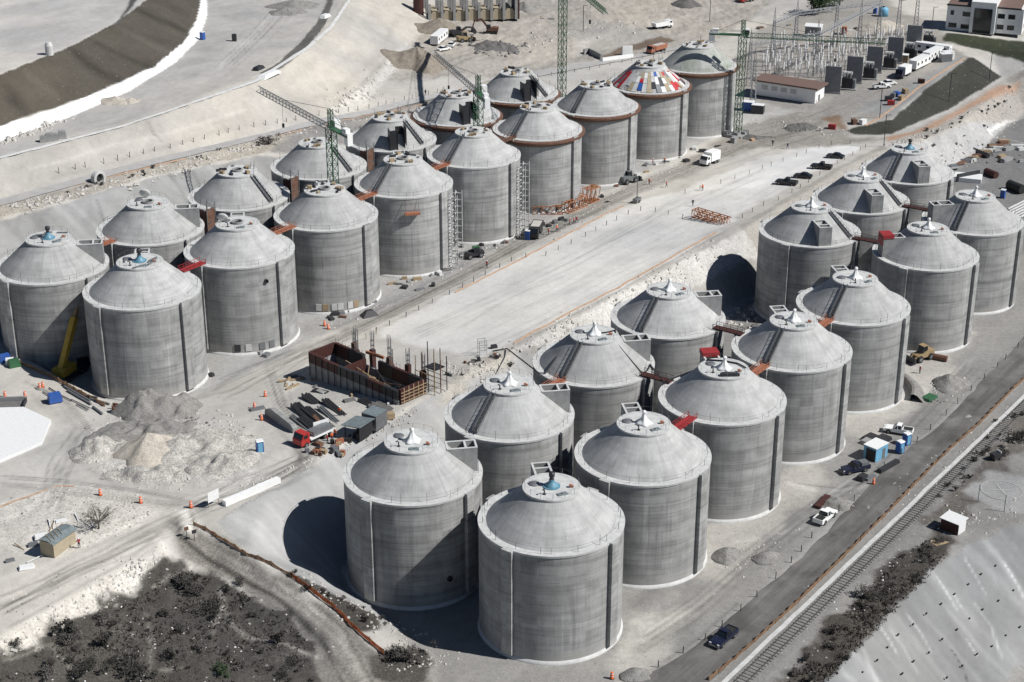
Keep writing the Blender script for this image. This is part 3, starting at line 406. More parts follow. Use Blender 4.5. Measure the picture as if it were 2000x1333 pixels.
# ------------------------------------------------------------------ mesh builder and object helpers
class MB:
    def __init__(s): s.v = []; s.f = []
    def add(s, vs, fs):
        k = len(s.v); s.v += [tuple(p) for p in vs]; s.f += [tuple(i+k for i in f) for f in fs]; return s
    def box(s, c, d, rz=0, rx=0, ry=0, taper=1):
        R = Matrix.Rotation(rz, 3, 'Z') @ Matrix.Rotation(ry, 3, 'Y') @ Matrix.Rotation(rx, 3, 'X'); c = Vector(c); vs = []
        for z in (-.5, .5):
            t = taper if z > 0 else 1
            for x, y in ((-.5, -.5), (.5, -.5), (.5, .5), (-.5, .5)): vs.append(c+R @ Vector((x*d[0]*t, y*d[1]*t, z*d[2])))
        return s.add(vs, [(3, 2, 1, 0), (4, 5, 6, 7), (0, 1, 5, 4), (1, 2, 6, 5), (2, 3, 7, 6), (3, 0, 4, 7)])
    def beam(s, p, q, w, h=None, up=(0, 0, 1)):
        p, q = Vector(p), Vector(q); d = (q-p)
        if d.length < 1e-6: return s
        d.normalize(); u = Vector(up)
        if abs(d.dot(u)) > .98: u = Vector((1, 0, 0))
        x = d.cross(u).normalized()*(w/2); y = x.cross(d).normalized()*((h or w)/2)
        vs = [p-x-y, p+x-y, p+x+y, p-x+y, q-x-y, q+x-y, q+x+y, q-x+y]
        return s.add(vs, [(3, 2, 1, 0), (4, 5, 6, 7), (0, 1, 5, 4), (1, 2, 6, 5), (2, 3, 7, 6), (3, 0, 4, 7)])
    def tube(s, pts, r, n=6, r2=None):
        pts = [Vector(p) for p in pts]; N = len(pts); k = len(s.v)
        for i, p in enumerate(pts):
            d = (pts[min(i+1, N-1)]-pts[max(i-1, 0)])
            d = d.normalized() if d.length > 1e-9 else Vector((0, 0, 1))
            u = Vector((0, 0, 1)) if abs(d.z) < .95 else Vector((1, 0, 0)); x = d.cross(u).normalized(); y = x.cross(d)
            rr = r if r2 is None else r+(r2-r)*i/max(N-1, 1)
            for j in range(n): t = 2*math.pi*j/n; s.v.append(tuple(p+x*math.cos(t)*rr+y*math.sin(t)*rr))
        for i in range(N-1):
            for j in range(n): a = k+i*n+j; b_ = k+i*n+(j+1) % n; s.f.append((a, b_, b_+n, a+n))
        s.f.append(tuple(k+j for j in range(n))[::-1]); s.f.append(tuple(k+(N-1)*n+j for j in range(n))); return s
    def lathe(s, prof, n=24, c=(0, 0, 0), a0=0, a1=2*math.pi):
        full = abs(a1-a0-2*math.pi) < 1e-6; k = len(s.v); N = n if full else n+1
        for r, z in prof:
            for j in range(N): t = a0+(a1-a0)*j/n; s.v.append((c[0]+r*math.cos(t), c[1]+r*math.sin(t), c[2]+z))
        for i in range(len(prof)-1):
            for j in range(n):
                a = k+i*N+j; b_ = k+i*N+(j+1) % N if full else a+1
                s.f.append((a, b_, b_+N, a+N))
        if full:
            if prof[0][0] > 1e-6: s.f.append(tuple(k+j for j in range(n))[::-1])
            if prof[-1][0] > 1e-6: s.f.append(tuple(k+(len(prof)-1)*N+j for j in range(n)))
        return s
    def prism(s, pts, z0, z1):
        n = len(pts); A = sum(pts[i][0]*pts[(i+1) % n][1]-pts[(i+1) % n][0]*pts[i][1] for i in range(n))
        if A < 0: pts = pts[::-1]
        vs = [(p[0], p[1], z0) for p in pts]+[(p[0], p[1], z1) for p in pts]
        return s.add(vs, [tuple(range(n))[::-1], tuple(range(n, 2*n))]+[(i, (i+1) % n, n+(i+1) % n, n+i) for i in range(n)])
    def profile(s, pts, w, axis='y'):
        """outline in x-z extruded along y, centred"""
        n = len(pts); vs = [(p[0], -w/2, p[1]) for p in pts]+[(p[0], w/2, p[1]) for p in pts]
        A = sum(pts[i][0]*pts[(i+1) % n][1]-pts[(i+1) % n][0]*pts[i][1] for i in range(n))
        f = [tuple(range(n)), tuple(range(n, 2*n))[::-1]]+[(i, n+i, n+(i+1) % n, (i+1) % n) for i in range(n)]
        if A < 0: f = [x[::-1] for x in f]
        return s.add(vs, f)
    def build(s, name, mat, parent=None, loc=None, smooth=False, rz=None):
        me = bpy.data.meshes.new(name); me.from_pydata(s.v, [], s.f); me.update()
        if smooth:
            me.polygons.foreach_set('use_smooth', [True]*len(me.polygons))
        me.materials.append(M[mat] if isinstance(mat, str) else mat)
        o = bpy.data.objects.new(name, me); C.objects.link(o)
        if parent is not None: o.parent = parent
        if loc is not None: o.location = loc
        if rz is not None: o.rotation_euler.z = rz
        return o
def auto(o, ang=35):
    o.data.polygons.foreach_set('use_smooth', [True]*len(o.data.polygons))
    o.data.set_sharp_from_angle(angle=math.radians(ang)); return o
def tag(o, label=None, cat=None, group=None, kind=None):
    if label: o['label'] = label
    if cat: o['category'] = cat
    if group: o['group'] = group
    if kind: o['kind'] = kind
    return o
def thing(name, loc, rz=0, label=None, cat=None, group=None):
    o = bpy.data.objects.new(name, None); C.objects.link(o); o.location = loc; o.rotation_euler.z = rz; o.empty_display_size = .5
    return tag(o, label, cat, group)
KIDS = {}
def copy_tree(o, parent=None):
    c = o.copy(); C.objects.link(c)
    if parent is not None: c.parent = parent
    for ch in list(o.children): copy_tree(ch, c)
    return c
def place(o, loc, rz=0, label=None, cat=None, group=None):
    o.location = loc; o.rotation_euler.z = rz; return tag(o, label, cat, group)
class Proto:
    """first call places the original, later calls place copies of it and of each of its parts"""
    def __init__(s, o): s.o = o; s.used = False
    def put(s, loc, rz=0, label=None, cat=None, group=None, scale=None):
        o = s.o if not s.used else copy_tree(s.o); s.used = True
        if scale: o.scale = (scale, scale, scale)
        return place(o, loc, rz, label, cat, group)
def bear(p, q):
    """heading (radians) of the ground line between two traced points"""
    x0, y0, _ = hit(*p); x1, y1, _ = hit(*q); return math.atan2(y1-y0, x1-x0)
# ------------------------------------------------------------------ roads, path, railway: draped strips
def strip(name, left, right, mat, dz=.06, n=6, step=3.0, jt=.7):
    def dens(L):
        o = []
        for i in range(len(L)-1):
            (x0, y0), (x1, y1) = L[i], L[i+1]; k = max(1, int(math.hypot(x1-x0, y1-y0)/step))
            o += [(x0+(x1-x0)*t/k, y0+(y1-y0)*t/k) for t in range(k)]
        return o+[L[-1]]
    def resamp(L, N):
        L = np.array(L); d = np.r_[0, np.cumsum(np.hypot(*np.diff(L, axis=0).T))]; t = np.linspace(0, d[-1], N)
        return np.c_[np.interp(t, d, L[:, 0]), np.interp(t, d, L[:, 1])]
    N = max(len(dens(left)), len(dens(right))); L, R_ = resamp(left, N), resamp(right, N); vs, fs = [], []
    for i in range(N):
        for j in range(n+1):
            p = L[i]+(R_[i]-L[i])*j/n; jit = 0 if 0 < j < n else (vnoise(p[0], p[1], 2.2, 5)-.5)*jt
            a, b_ = p[0], p[1]+jit; x, y = W(a, b_); vs.append((x, y, float(bil(HT, a, b_))+dz))
    for i in range(N-1):
        for j in range(n): k = i*(n+1)+j; fs.append((k, k+1, k+n+2, k+n+1))
    o = MB().add(vs, fs).build(name, mat, smooth=True); o['kind'] = 'structure'; return o
m, n, l, b = nodes_of('asphalt')
ge = n.new('ShaderNodeNewGeometry'); mp = n.new('ShaderNodeMapping'); mp.inputs['Rotation'].default_value[2] = -ANG; l.new(ge.outputs['Position'], mp.inputs['Vector'])
s1 = noise(n, l, mapped(n, l, mp.outputs['Vector'], (.04, .55, .3)), 1, 5, .6); s2 = noise(n, l, ge.outputs['Position'], .12, 5, .6, .5); s3 = noise(n, l, ge.outputs['Position'], 3, 5, .7)
c = mix(n, l, ramp(n, l, s2, [(.36, 0), (.66, .9)]), (.082, .079, .075), (.175, .169, .16))
c = mix(n, l, 1, c, ramp(n, l, s1, [(.3, .70), (.5, 1), (.7, 1.35)]), 'MULTIPLY'); c = mix(n, l, 1, c, ramp(n, l, s3, [(.3, .85), (.7, 1.12)]), 'MULTIPLY')
l.new(c, b.inputs['Base Color']); b.inputs['Roughness'].default_value = .9; bump(n, l, b, s3, .3, .05)
strip('road', [(-80, -20)]+T([(1150, 1400), (1265, 1320), (1375, 1250), (1457, 1180), (1500, 1144), (1572, 1085), (1645, 1006), (1715, 934), (1750, 897), (1838, 829), (1925, 739), (1990, 671)])+[(260, -9), (330, -6)], [(-80, -28)]+T([(1300, 1400), (1385, 1330), (1500, 1230), (1620, 1115), (1680, 1055), (1737, 998), (1850, 883), (1913, 827), (1980, 759)])+[(200, -21), (330, -16)], 'asphalt', .05, 8)
plain('dust_path', (.40, .392, .38), .95, var=.14, scale=.5)
strip('path', T([(-150, 424), (0, 391), (250, 323), (500, 265), (640, 229), (830, 188), (1000, 152), (1250, 106), (1400, 76)]), T([(-150, 436), (0, 404), (250, 336), (500, 275), (640, 239), (830, 198), (1000, 161), (1250, 113), (1400, 82)]), 'dust_path', .18, 4)

# railway: rails, sleepers and the pale concrete channel beside them
def line(pts, dz): return [(*W(*p), float(bil(HT, *p))+dz) for p in pts]
RA = np.array(T([(1500, 1272), (1635, 1142), (1717, 1052), (1770, 1007), (1870, 916), (1997, 787)])); k_ = np.polyfit(RA[:, 0], RA[:, 1], 1); rb0 = lambda a: k_[0]*a+k_[1]
rw = bpy.data.objects.new('railway', None); C.objects.link(rw); rw['kind'] = 'structure'
for s in (0, 1.44): MB().tube(line([(a, rb0(a)-s) for a in range(-80, 330, 10)], .22), .075, 4).build('rail', 'dark_steel', rw)
mb = MB()
for i in range(520):
    a = -80+i*.78; x, y = W(a, rb0(a)-.72+random.uniform(-.05, .05)); mb.box((x, y, ground_z(x, y)+.0), (.24, 2.2, .2), ANG+random.uniform(-.03, .03))
plain('sleeper_wood', (.19, .183, .172), .9, var=.4)
mb.build('sleeper', 'sleeper_wood', rw)['kind'] = 'stuff'
KB = T([(1410, 1333), (1500, 1252), (1635, 1125), (1770, 998), (1850, 923), (1995, 775)]); k2 = np.polyfit([p[0] for p in KB], [p[1] for p in KB], 1)
strip('kerb', [(a, k2[0]*a+k2[1]+.38) for a in (-80, 60, 330)], [(a, k2[0]*a+k2[1]-.38) for a in (-80, 60, 330)], 'pale_concrete', .10, 2, jt=.2)

strip('kerb', T([(-150, 343), (0, 308), (250, 243), (498, 158), (597, 94), (643, 54), (680, 0), (698, -60)]), T([(-150, 347), (0, 312), (250, 247), (502, 162), (603, 97), (649, 57), (686, 0), (704, -60)]), 'pale_concrete', .22, 2, jt=.3)
# ------------------------------------------------------------------ the tanks
TR_, TH, TC, TD = 10.5, 17.815, 5.284, 4.13           # radius, wall height, cone rise, top disc radius
def tank_proto():
    t = thing('digester_tank', (0, 0, 0))
    N = 96; mb = MB(); mb.lathe([(TR_, -.4), (TR_, .9), (TR_, 6), (TR_, 12), (TR_, TH)], N); auto(mb.build('wall', 'tank_concrete', t))
    MB().lathe([(TR_+.30, -.4), (TR_+.26, .1), (TR_+.003, .55)], N).build('base_skirt', 'pale_concrete', t, smooth=True)
    mb = MB(); mb.lathe([(TR_+.10, TH-.28), (TR_+.12, TH+.04), (9.42, TH+.05)], N); auto(mb.build('ledge', 'pale_concrete', t), 30)
    mb = MB(); mb.lathe([(9.45, TH+.02), (9.4, TH+.06), (TD-.05, TH+TC-.34)], N); auto(mb.build('cone_roof', 'roof_concrete', t), 30)
    mb = MB(); mb.lathe([(TD-.3, TH+TC-.5), (TD+.06, TH+TC-.32), (TD+.06, TH+TC), (.001, TH+TC+.03)], 64); auto(mb.build('roof_cap', 'pale_concrete', t), 30)
    for k in range(4):
        t0 = k*math.pi/2; h = .082; mb = MB(); ro = TR_+.62
        pts = [(TR_*.98*math.cos(t0-h), TR_*.98*math.sin(t0-h))]+[(ro*math.cos(t0+h*j), ro*math.sin(t0+h*j)) for j in (-1, -.5, 0, .5, 1)]+[(TR_*.98*math.cos(t0+h), TR_*.98*math.sin(t0+h))]
        mb.prism(pts, .8, TH+.03); mb.build('pilaster', 'tank_concrete', t)
    return t
TP = Proto(tank_proto())
NS, FS = 24.94, 24.98
NEAR = {'F%d' % (i+1): (NS*i+(8.8 if i > 4 else 0), 0.0) for i in range(7)}
NEAR.update({'B%d' % (i+1): (-.6+NS*i+(32.6 if i > 3 else 0), 25.1) for i in range(7)})
FAR = {'f%d' % (i+1): (15.9+FS*i, 101.3) for i in range(9)}; FAR.update({'b%d' % (i+1): (14.2+FS*i, 124.1) for i in range(7)})
LAB = dict(
 F1='concrete tank with blue mixer on its cap, nearest the camera by the road',
 F2='roadside tank right behind the nearest one, white wrapped mixer, red walkway on its rim',
 F3='roadside tank with a dark tarp roll lying on its cap',
 F4='roadside tank with dark cone stair, between two orange walkways',
 F5='roadside tank with dark cone stair, last one before the gap in the row',
 F6='roadside concrete tank with a red tarp over the concrete shaft on its shoulder',
 F7='roadside tank farthest along the row, dark stair down its cone',
 B1='tank in the pit corner with its round shadow on the grey slope',
 B2='pit tank with cone stair between the corner tank and the hosed tank',
 B3='pit tank with a long black hose running down its cone',
 B4='pit tank with cone stair beside the empty gap, a shaft on its right shoulder',
 B5='pit tank whose big round shadow falls into the gap between tanks',
 B6='pit tank with square concrete shaft facing out, behind the parked dark cars',
 B7='rearmost pit tank beside the white rock cut, blue mixer on its cap',
 f1='front tank at the left end of the far block, blue mixer on its cap',
 f2='far block front tank with a white lid standing on its cap',
 f3='far block front tank in front of the tower crane mast with long slanting jib',
 f4='far block front tank with ladder scaffold and an orange platform hanging high',
 f5='far block front tank with ladder scaffold, behind the telehandler',
 f6='tank with rusty bracket ring and orange steel frames at its foot',
 f7='rusty ringed tank just before the patchwork roofed tank',
 f8='tank with a patchwork roof of red, blue and orange formwork panels',
 f9='tank with green stained ribbed roof and rusty ring beside the substation crane',
 b1='leftmost tank of the far block, blue mixer, yellow crane boom against its wall',
 b2='far block rear tank with open shaft, next to the leftmost one',
 b3='far block rear tank with rusty formwork towers on both sides below the grey slope',
 b4='far block rear tank half hidden behind the front tower crane mast',
 b5='far block rear tank with dark formwork shaft facing out and a stair on its right',
 b6='far block rear tank with dark formwork shafts, behind the second tower crane',
 b7='farthest rear tank with rusty ring and dark shaft, beside the tall crane mast')
TK = {}
for k, (a, b_) in {**NEAR, **FAR}.items():
    x, y = W(a, b_); TK[k] = TP.put((x, y, 0 if k in NEAR else 6.7), ANG, LAB[k], 'tank', 'domed concrete digester tanks')
class Part:
    def __init__(s, fn): s.fn = fn; s.o = None
    def to(s, root, rz=0, loc=(0, 0, 0)):
        if s.o is None: s.o = s.fn(); new = s.o if isinstance(s.o, list) else [s.o]
        else: new = [copy_tree(o) for o in (s.o if isinstance(s.o, list) else [s.o])]
        for o in new: o.parent = root; o.location = loc; o.rotation_euler.z = rz
        return new[0]
CAPZ = TH+TC
def f_rail():
    mb = MB(); r = 9.98; n = 21
    for k in range(n):
        t = 2*math.pi*(k+.3*math.sin(k*2.1))/n; h = 1.1+.6*((k*7) % 5 == 0); mb.beam((r*math.cos(t), r*math.sin(t), TH), (r*math.cos(t), r*math.sin(t), TH+h), .042)
    pts = [(r*math.cos(2*math.pi*k/48), r*math.sin(2*math.pi*k/48), TH+1.05) for k in range(49)]; mb.tube(pts, .018, 3)
    return mb.build('railing', 'dark_steel')
def f_caprail():
    mb = MB(); r = 3.95; n = 14
    for k in range(n): t = 2*math.pi*k/n+.2; mb.beam((r*math.cos(t), r*math.sin(t), CAPZ), (r*math.cos(t), r*math.sin(t), CAPZ+.95), .036)
    mb.tube([(r*math.cos(2*math.pi*k/32), r*math.sin(2*math.pi*k/32), CAPZ+.95) for k in range(33)], .014, 3)
    return mb.build('cap_railing', 'steel_grey')
def f_cover(seed):
    def fn():
        R_ = random.Random(seed); mb = MB(); n = 22; ph = R_.random()*6
        prof = [(1.4, 0), (.98, .25), (.60, .66), (.38, 1.12), (.27, 1.5), (.25, 1.7), (.35, 1.84), (.30, 2.05), (.1, 2.2)]
        mb.lathe(prof, n)
        vs = []
        for i, p in enumerate(mb.v):
            t = math.atan2(p[1], p[0]); k = i//n; f = 1+(.16 if k < 5 else .10)*math.sin(t*(5 if k < 5 else 3)+ph+k*.35)+.05*R_.uniform(-1, 1)
            vs.append((p[0]*f+.05*k*math.cos(ph)*.3, p[1]*f, p[2]+.05*R_.uniform(-1, 1)*(k > 0)))
        mb.v = vs; return mb.build('mixer_cover', 'tarp_white', smooth=True)
    return fn
def f_mixer():
    mb = MB(); mb.lathe([(1.25, 0), (1.25, .12), (1.0, .14), (.95, .3), (.55, .62), (.4, .9), (.38, 1.15), (0, 1.16)], 24); o = auto(mb.build('mixer', 'mixer_blue'))
    mb = MB(); mb.lathe([(.34, 1.15), (.34, 1.3), (.26, 1.35), (.26, 1.55), (.42, 1.6), (.44, 2.15), (.3, 2.3), (0, 2.32)], 16); mb.box((.45, 0, 1.85), (.35, .3, .4)); auto(mb.build('motor', 'dark_steel', o)); return o
def f_hatch():
    mb = MB(); mb.lathe([(.78, 0), (.78, .16), (.70, .22), (.001, .30)], 20); mb.box((.7, 0, .2), (.25, .3, .2)); return auto(mb.build('hatch', 'steel_grey'))
def f_plate():
    mb = MB(); mb.box((0, 0, .10), (1.5, .75, .12)); mb.box((.2, 0, .22), (.5, .4, .14)); return mb.build('access_plate', 'tin_roof')
def f_valve():
    mb = MB(); mb.lathe([(.16, 0), (.16, .3), (.26, .32), (.26, .45), (0, .46)], 10); mb.box((.25, 0, .25), (.4, .2, .2)); return mb.build('valve', 'orange_paint')
def f_vent():
    mb = MB(); mb.tube([(0, 0, 0), (0, 0, .75), (.15, 0, .95), (.5, 0, .95)], .1, 8); mb.box((0, 0, .05), (.45, .45, .1)); return mb.build('vent_pipe', 'dark_steel', smooth=False)
def f_stair():
    """steel stair up the cone, built along local +x"""
    mb = MB(); r0, r1 = 9.3, 4.2; z = lambda r: TH+.06+(9.4-r)/(9.4-TD+.2)*(TC-.56)
    for s in (-.42, .42): mb.beam((r0, s, z(r0)+.34), (r1, s, z(r1)+.40), .07, .5)
    k = 26
    for i in range(k): r = r0+(r1-r0)*(i+.5)/k; mb.box((r, 0, z(r)+.30), (.24, .84, .05))
    for s in (-.42, .42):
        for i in range(9): r = r0+(r1-r0)*i/8; mb.beam((r, s, z(r)), (r, s, z(r)+1.1), .05)
        mb.beam((r0, s, z(r0)+1.1), (r1, s, z(r1)+1.1), .045)
    return mb.build('stair', 'steel_grey')
def shaft(mat, h=4.0, w=2.7):
    def fn():
        """open topped concrete duct shaft on the shoulder, along local +x; inner end dies into the cone"""
        mb = MB(); t = .26; zt = TH+h; zb = TH-.1; x0, x1 = 5.1, 9.75
        for y in (-w/2+t/2, w/2-t/2): mb.box(((x0+x1)/2, y, (zt+zb)/2), (x1-x0, t, zt-zb))
        for x in (x0+t/2, x0+2.9, x1-t/2): mb.box((x, 0, (zt+zb)/2+(.003 if x == x0+2.9 else 0)), (t, w-2*t+.004, zt-zb))
        mb.box(((x0+x1)/2, 0, TH+h*.72), (x1-x0-2*t, w-2*t, .1))
        mb.box((x1-.95, 0, zt+.45), (1.7, w*.98, .9)) if mat == 'none' else None
        o = mb.build('duct_shaft', mat); mb = MB(); zt += .05
        for y in (-w/2+t/2, w/2-t/2): mb.box(((x0+x1)/2, y, zt), (x1-x0+.04, t+.06, .12))
        for x in (x0+t/2, x0+2.9, x1-t/2): mb.box((x, 0, zt+.002), (t+.06, w-2*t, .11))
        mb.build('rim', 'pale_concrete', o); return o  # pale strips on the wall tops, sunlit edges put into the colour
    return fn
def f_shaftcover():
    mb = MB(); mb.box((8.7, 0, TH+4.35), (2.3, 2.9, .75)); mb.box((9.88, 0, TH+3.3), (.08, 2.6, 1.6)); return mb.build('shaft_cover', 'red_paint')
def f_ring(): return auto(MB().lathe([(TR_+.02, TH-1.25), (TR_+.35, TH-1.2), (TR_+.8, TH-.7), (TR_+.8, TH-.3), (TR_+.13, TH-.12)], 72).build('bracket_ring', 'rust'))
def f_collar():
    mb = MB(); mb.lathe([(2.3, 0), (2.3, .45), (1.75, .45), (1.75, .06)], 32); o = auto(mb.build('roof_collar', 'grey_concrete')); MB().lathe([(1.75, .09), (.001, .091)], 32).build('shade_infill', 'black_rubber', o); return o  # black disc stands for the shade inside the collar
def f_dish():
    mb = MB(); mb.lathe([(0, .02), (.8, .12), (1.1, .3), (1.06, .34), (.8, .18), (0, .08)], 24); o = mb.build('lid', 'pale_concrete', smooth=True); o.rotation_euler.x = 1.1; return o
def f_clutter(seed):
    def fn():
        R_ = random.Random(seed); out = []
        for k in range(8):
            t = R_.uniform(0, 6.3); r = R_.uniform(2.5, 3.6)
            out.append(MB().box((r*math.cos(t), r*math.sin(t), CAPZ+.22), (R_.uniform(.4, 1.9), R_.uniform(.2, .6), R_.uniform(.12, .6)), R_.uniform(0, 3)).build('formwork_block', R_.choice(('dark_steel', 'dark_steel', 'steel_grey', 'grey_concrete', 'wood'))))
        for k in range(3):
            t = R_.uniform(0, 6.3); r = R_.uniform(2.6, 3.4)
            out.append(MB().box((r*math.cos(t), r*math.sin(t), CAPZ+.3), (R_.uniform(.5, 1.5), R_.uniform(.4, 1.1), R_.uniform(.3, .8)), R_.uniform(0, 3)).build('timber_stack', 'wood'))
        for k in range(4):
            t = R_.uniform(0, 6.3); out.append(MB().beam((3.6*math.cos(t), 3.6*math.sin(t), CAPZ), (3.6*math.cos(t), 3.6*math.sin(t), CAPZ+R_.uniform(.8, 1.8)), .07).build('edge_post', 'dark_steel'))
        return out
    return fn
def f_forms():
    """dark wall forms and rebar standing on the shoulder, local +x"""
    mb = MB()
    for y in (-1.9, -.2, 1.5): mb.box((7.6+.4*(y < 0), y, TH+2.3), (2.8, .14, 4.6)); 
    mb.box((9.2, -1.0, TH+2.2), (.14, 1.7, 4.4)); mb.box((6.2, .7, TH+2.9), (.14, 1.7, 3.6))
    for k in range(12): mb.beam((6.2+.3*k, 1.8, TH+1), (6.2+.3*k, 1.8, TH+5.2+.3*(k % 3)), .06)
    return mb.build('wall_formwork', 'dark_steel')
def f_beams():
    return [MB().box((x, y, CAPZ+.15), (ln_, .26, .2), r_).build('steel_beam', 'steel_grey') for x, y, r_, ln_ in ((1.9, -1.2, .5, 2.4), (2.3, -.6, .5, 2.2), (1.2, -2.4, .6, 1.5), (-2.4, 1.2, 1.2, 1.6), (-1.4, -2.9, .2, 2.0))]
P_rail, P_caprail, P_mixer, P_hatch, P_plate, P_valve, P_vent, P_stair = (Part(f) for f in (f_rail, f_caprail, f_mixer, f_hatch, f_plate, f_valve, f_vent, f_stair))
P_cover = [Part(f_cover(i)) for i in range(4)]; P_shaft = Part(shaft('grey_concrete')); P_scov = Part(f_shaftcover); P_ring = Part(f_ring); P_collar = Part(f_collar)
P_dish = Part(f_dish); P_clut = [Part(f_clutter(i+20)) for i in range(4)]; P_forms = Part(f_forms); P_beams = Part(f_beams)
Q = math.pi/4
SHAFT = {**{k: Q for k in ('F1', 'F2', 'F3', 'F4', 'F5', 'f1', 'f2', 'f3', 'f4')}, **{k: -Q for k in ('B1', 'B2', 'B3', 'B4', 'b1', 'b2')}, **{k: -3*Q for k in ('B5', 'B6', 'B7')}, 'F6': 3*Q, 'F7': 3*Q}
R_ = random.Random(3)
for i, (k, t) in enumerate(TK.items()):
    P_rail.to(t, R_.uniform(0, 6))
    ang = R_.uniform(-.4, .4)
    if k in SHAFT: P_shaft.to(t, SHAFT[k])
    if k in ('F3', 'F6'): P_scov.to(t, SHAFT[k])
    if k in ('B2', 'B3', 'B4', 'F4', 'F5', 'F7', 'B7', 'f4', 'f5', 'f6', 'f7'): P_stair.to(t, math.pi)
    if k in ('B5', 'B6', 'b3', 'b4', 'b5', 'b7'): P_stair.to(t, -math.pi/2)
    if k in ('F1', 'B7', 'f1', 'b1'): P_mixer.to(t, ang, (0, 0, CAPZ+.02))
    elif k in NEAR: P_cover[i % 4].to(t, R_.uniform(0, 6), (0, 0, CAPZ+.02))
    if k in NEAR or k in ('f1', 'b1', 'f2', 'b2'):
        P_caprail.to(t)
        h = ang+1.9; P_hatch.to(t, h, (2.55*math.cos(h), 2.55*math.sin(h), CAPZ))
        h = ang-2.0; P_plate.to(t, h+1.4, (2.8*math.cos(h), 2.8*math.sin(h), CAPZ))
        h = ang-1.1; P_valve.to(t, h, (2.7*math.cos(h), 2.7*math.sin(h), CAPZ)); h = ang+3.3; P_vent.to(t, h, (2.6*math.cos(h), 2.6*math.sin(h), CAPZ))
    else: P_clut[i % 4].to(t, R_.uniform(0, 6))
    if k in ('f2', 'b2'): P_collar.to(t, 0, (0, 0, CAPZ)).scale = (.5, .5, 1); P_dish.to(t, 2.2, (-1.6, 2.4, CAPZ+.9) if k == 'f2' else (1.4, 2.4, CAPZ+.9))
    elif k in FAR and k not in ('f1', 'b1'): P_collar.to(t, 0, (0, 0, CAPZ))
    if k in ('f1', 'b1'): P_beams.to(t, -.4 if k == 'f1' else 2.0)
    if k in ('f6', 'f7', 'f8', 'f9', 'b6', 'b7'): P_ring.to(t)
    if k in ('b5', 'b6', 'b7'): P_forms.to(t, -3*Q+(.25 if k != 'b5' else .1))
# patchwork roof of f8 and the ribbed, green stained roof of f9
conez = lambda r: TH+.06+(9.4-r)/(9.4-TD+.2)*(TC-.56)
plain('panel_red', (.50, .03, .035), .5)
pan = {'beige_block': 4, 'dark_steel': 3, 'panel_red': 9, 'blue_paint': 2, 'steel_grey': 5, 'tarp_white': 8, 'pale_concrete': 7}
bag = [k for k, c in pan.items() for _ in range(c)]
for k in range(44):
    t0 = 2*math.pi*k/44; dt = 2*math.pi/44*.47; lo = 9.5-R_.uniform(0, 1.2)*(k % 3 == 0); hi = R_.uniform(4.3, 5.4); cuts = sorted([lo, hi]+([R_.uniform(5.3, 6.6), R_.uniform(7, 8.6)] if R_.random() < .8 else []), reverse=True)
    for c in range(len(cuts)-1):
        mb = MB(); pts = []
        for r, s in ((cuts[c], -1), (cuts[c], 1), (cuts[c+1]+.1, 1), (cuts[c+1]+.1, -1)): pts.append((r*math.cos(t0+s*dt), r*math.sin(t0+s*dt), conez(r)+.12))
        mb.add(pts+[(p[0], p[1], p[2]+.14) for p in pts], [(3, 2, 1, 0), (4, 5, 6, 7), (0, 1, 5, 4), (1, 2, 6, 5), (2, 3, 7, 6), (3, 0, 4, 7)])
        mb.build('formwork_panel', R_.choice(bag), TK['f8'])
m, n, l, b = nodes_of('stained_concrete'); tc = n.new('ShaderNodeTexCoord'); f1_ = noise(n, l, mapped(n, l, tc.outputs['Object'], (.12, .12, .05)), 1, 4, .6); f2_ = noise(n, l, mapped(n, l, tc.outputs['Object'], (.8, .8, .2)), 1, 4)
c = mix(n, l, ramp(n, l, f1_, [(.40, 0), (.66, .6)]), (.40, .41, .39), (.19, .24, .15)); c = mix(n, l, .8, c, ramp(n, l, f2_, [(.3, .7), (.7, 1.15)]), 'MULTIPLY'); l.new(c, b.inputs['Base Color']); b.inputs['Roughness'].default_value = .9
for ch in TK['f9'].children:
    if ch.name.startswith('cone_roof'): ch.data = ch.data.copy(); ch.data.materials[0] = M['stained_concrete']
# openings and panels round the feet of f2 and f3, scupper on two walls
for k, angs in (('f2', ((-2.5, 'dark_steel'), (-2.3, 'pale_concrete'), (-2.05, 'steel_grey'), (-1.86, 'steel_grey'))), ('f3', ((-2.75, 'steel_grey'), (-2.62, 'pale_concrete'), (-2.49, 'wood'), (-2.32, 'pale_concrete'), (-2.2, 'pale_concrete'), (-2.0, 'pale_concrete'), (-1.88, 'wood')))):
    for t, mt in angs: MB().box((TR_*math.cos(t), TR_*math.sin(t), 1.55), (.2, 1.15, 1.4), t).build('blanking_panel', mt, TK[k])
for k, t in (('B1', -1.95), ('f2', -1.9), ('b2', -1.7), ('f3', -1.6)): MB().lathe([(.42, 0), (.42, .35), (.3, .36), (.3, .1), (.001, .1)], 16).build('pipe_stub', 'dark_steel', TK[k], (TR_*math.cos(t), TR_*math.sin(t), 4.5 if k == 'B1' else 14.6)).rotation_euler = (0, math.pi/2, t)
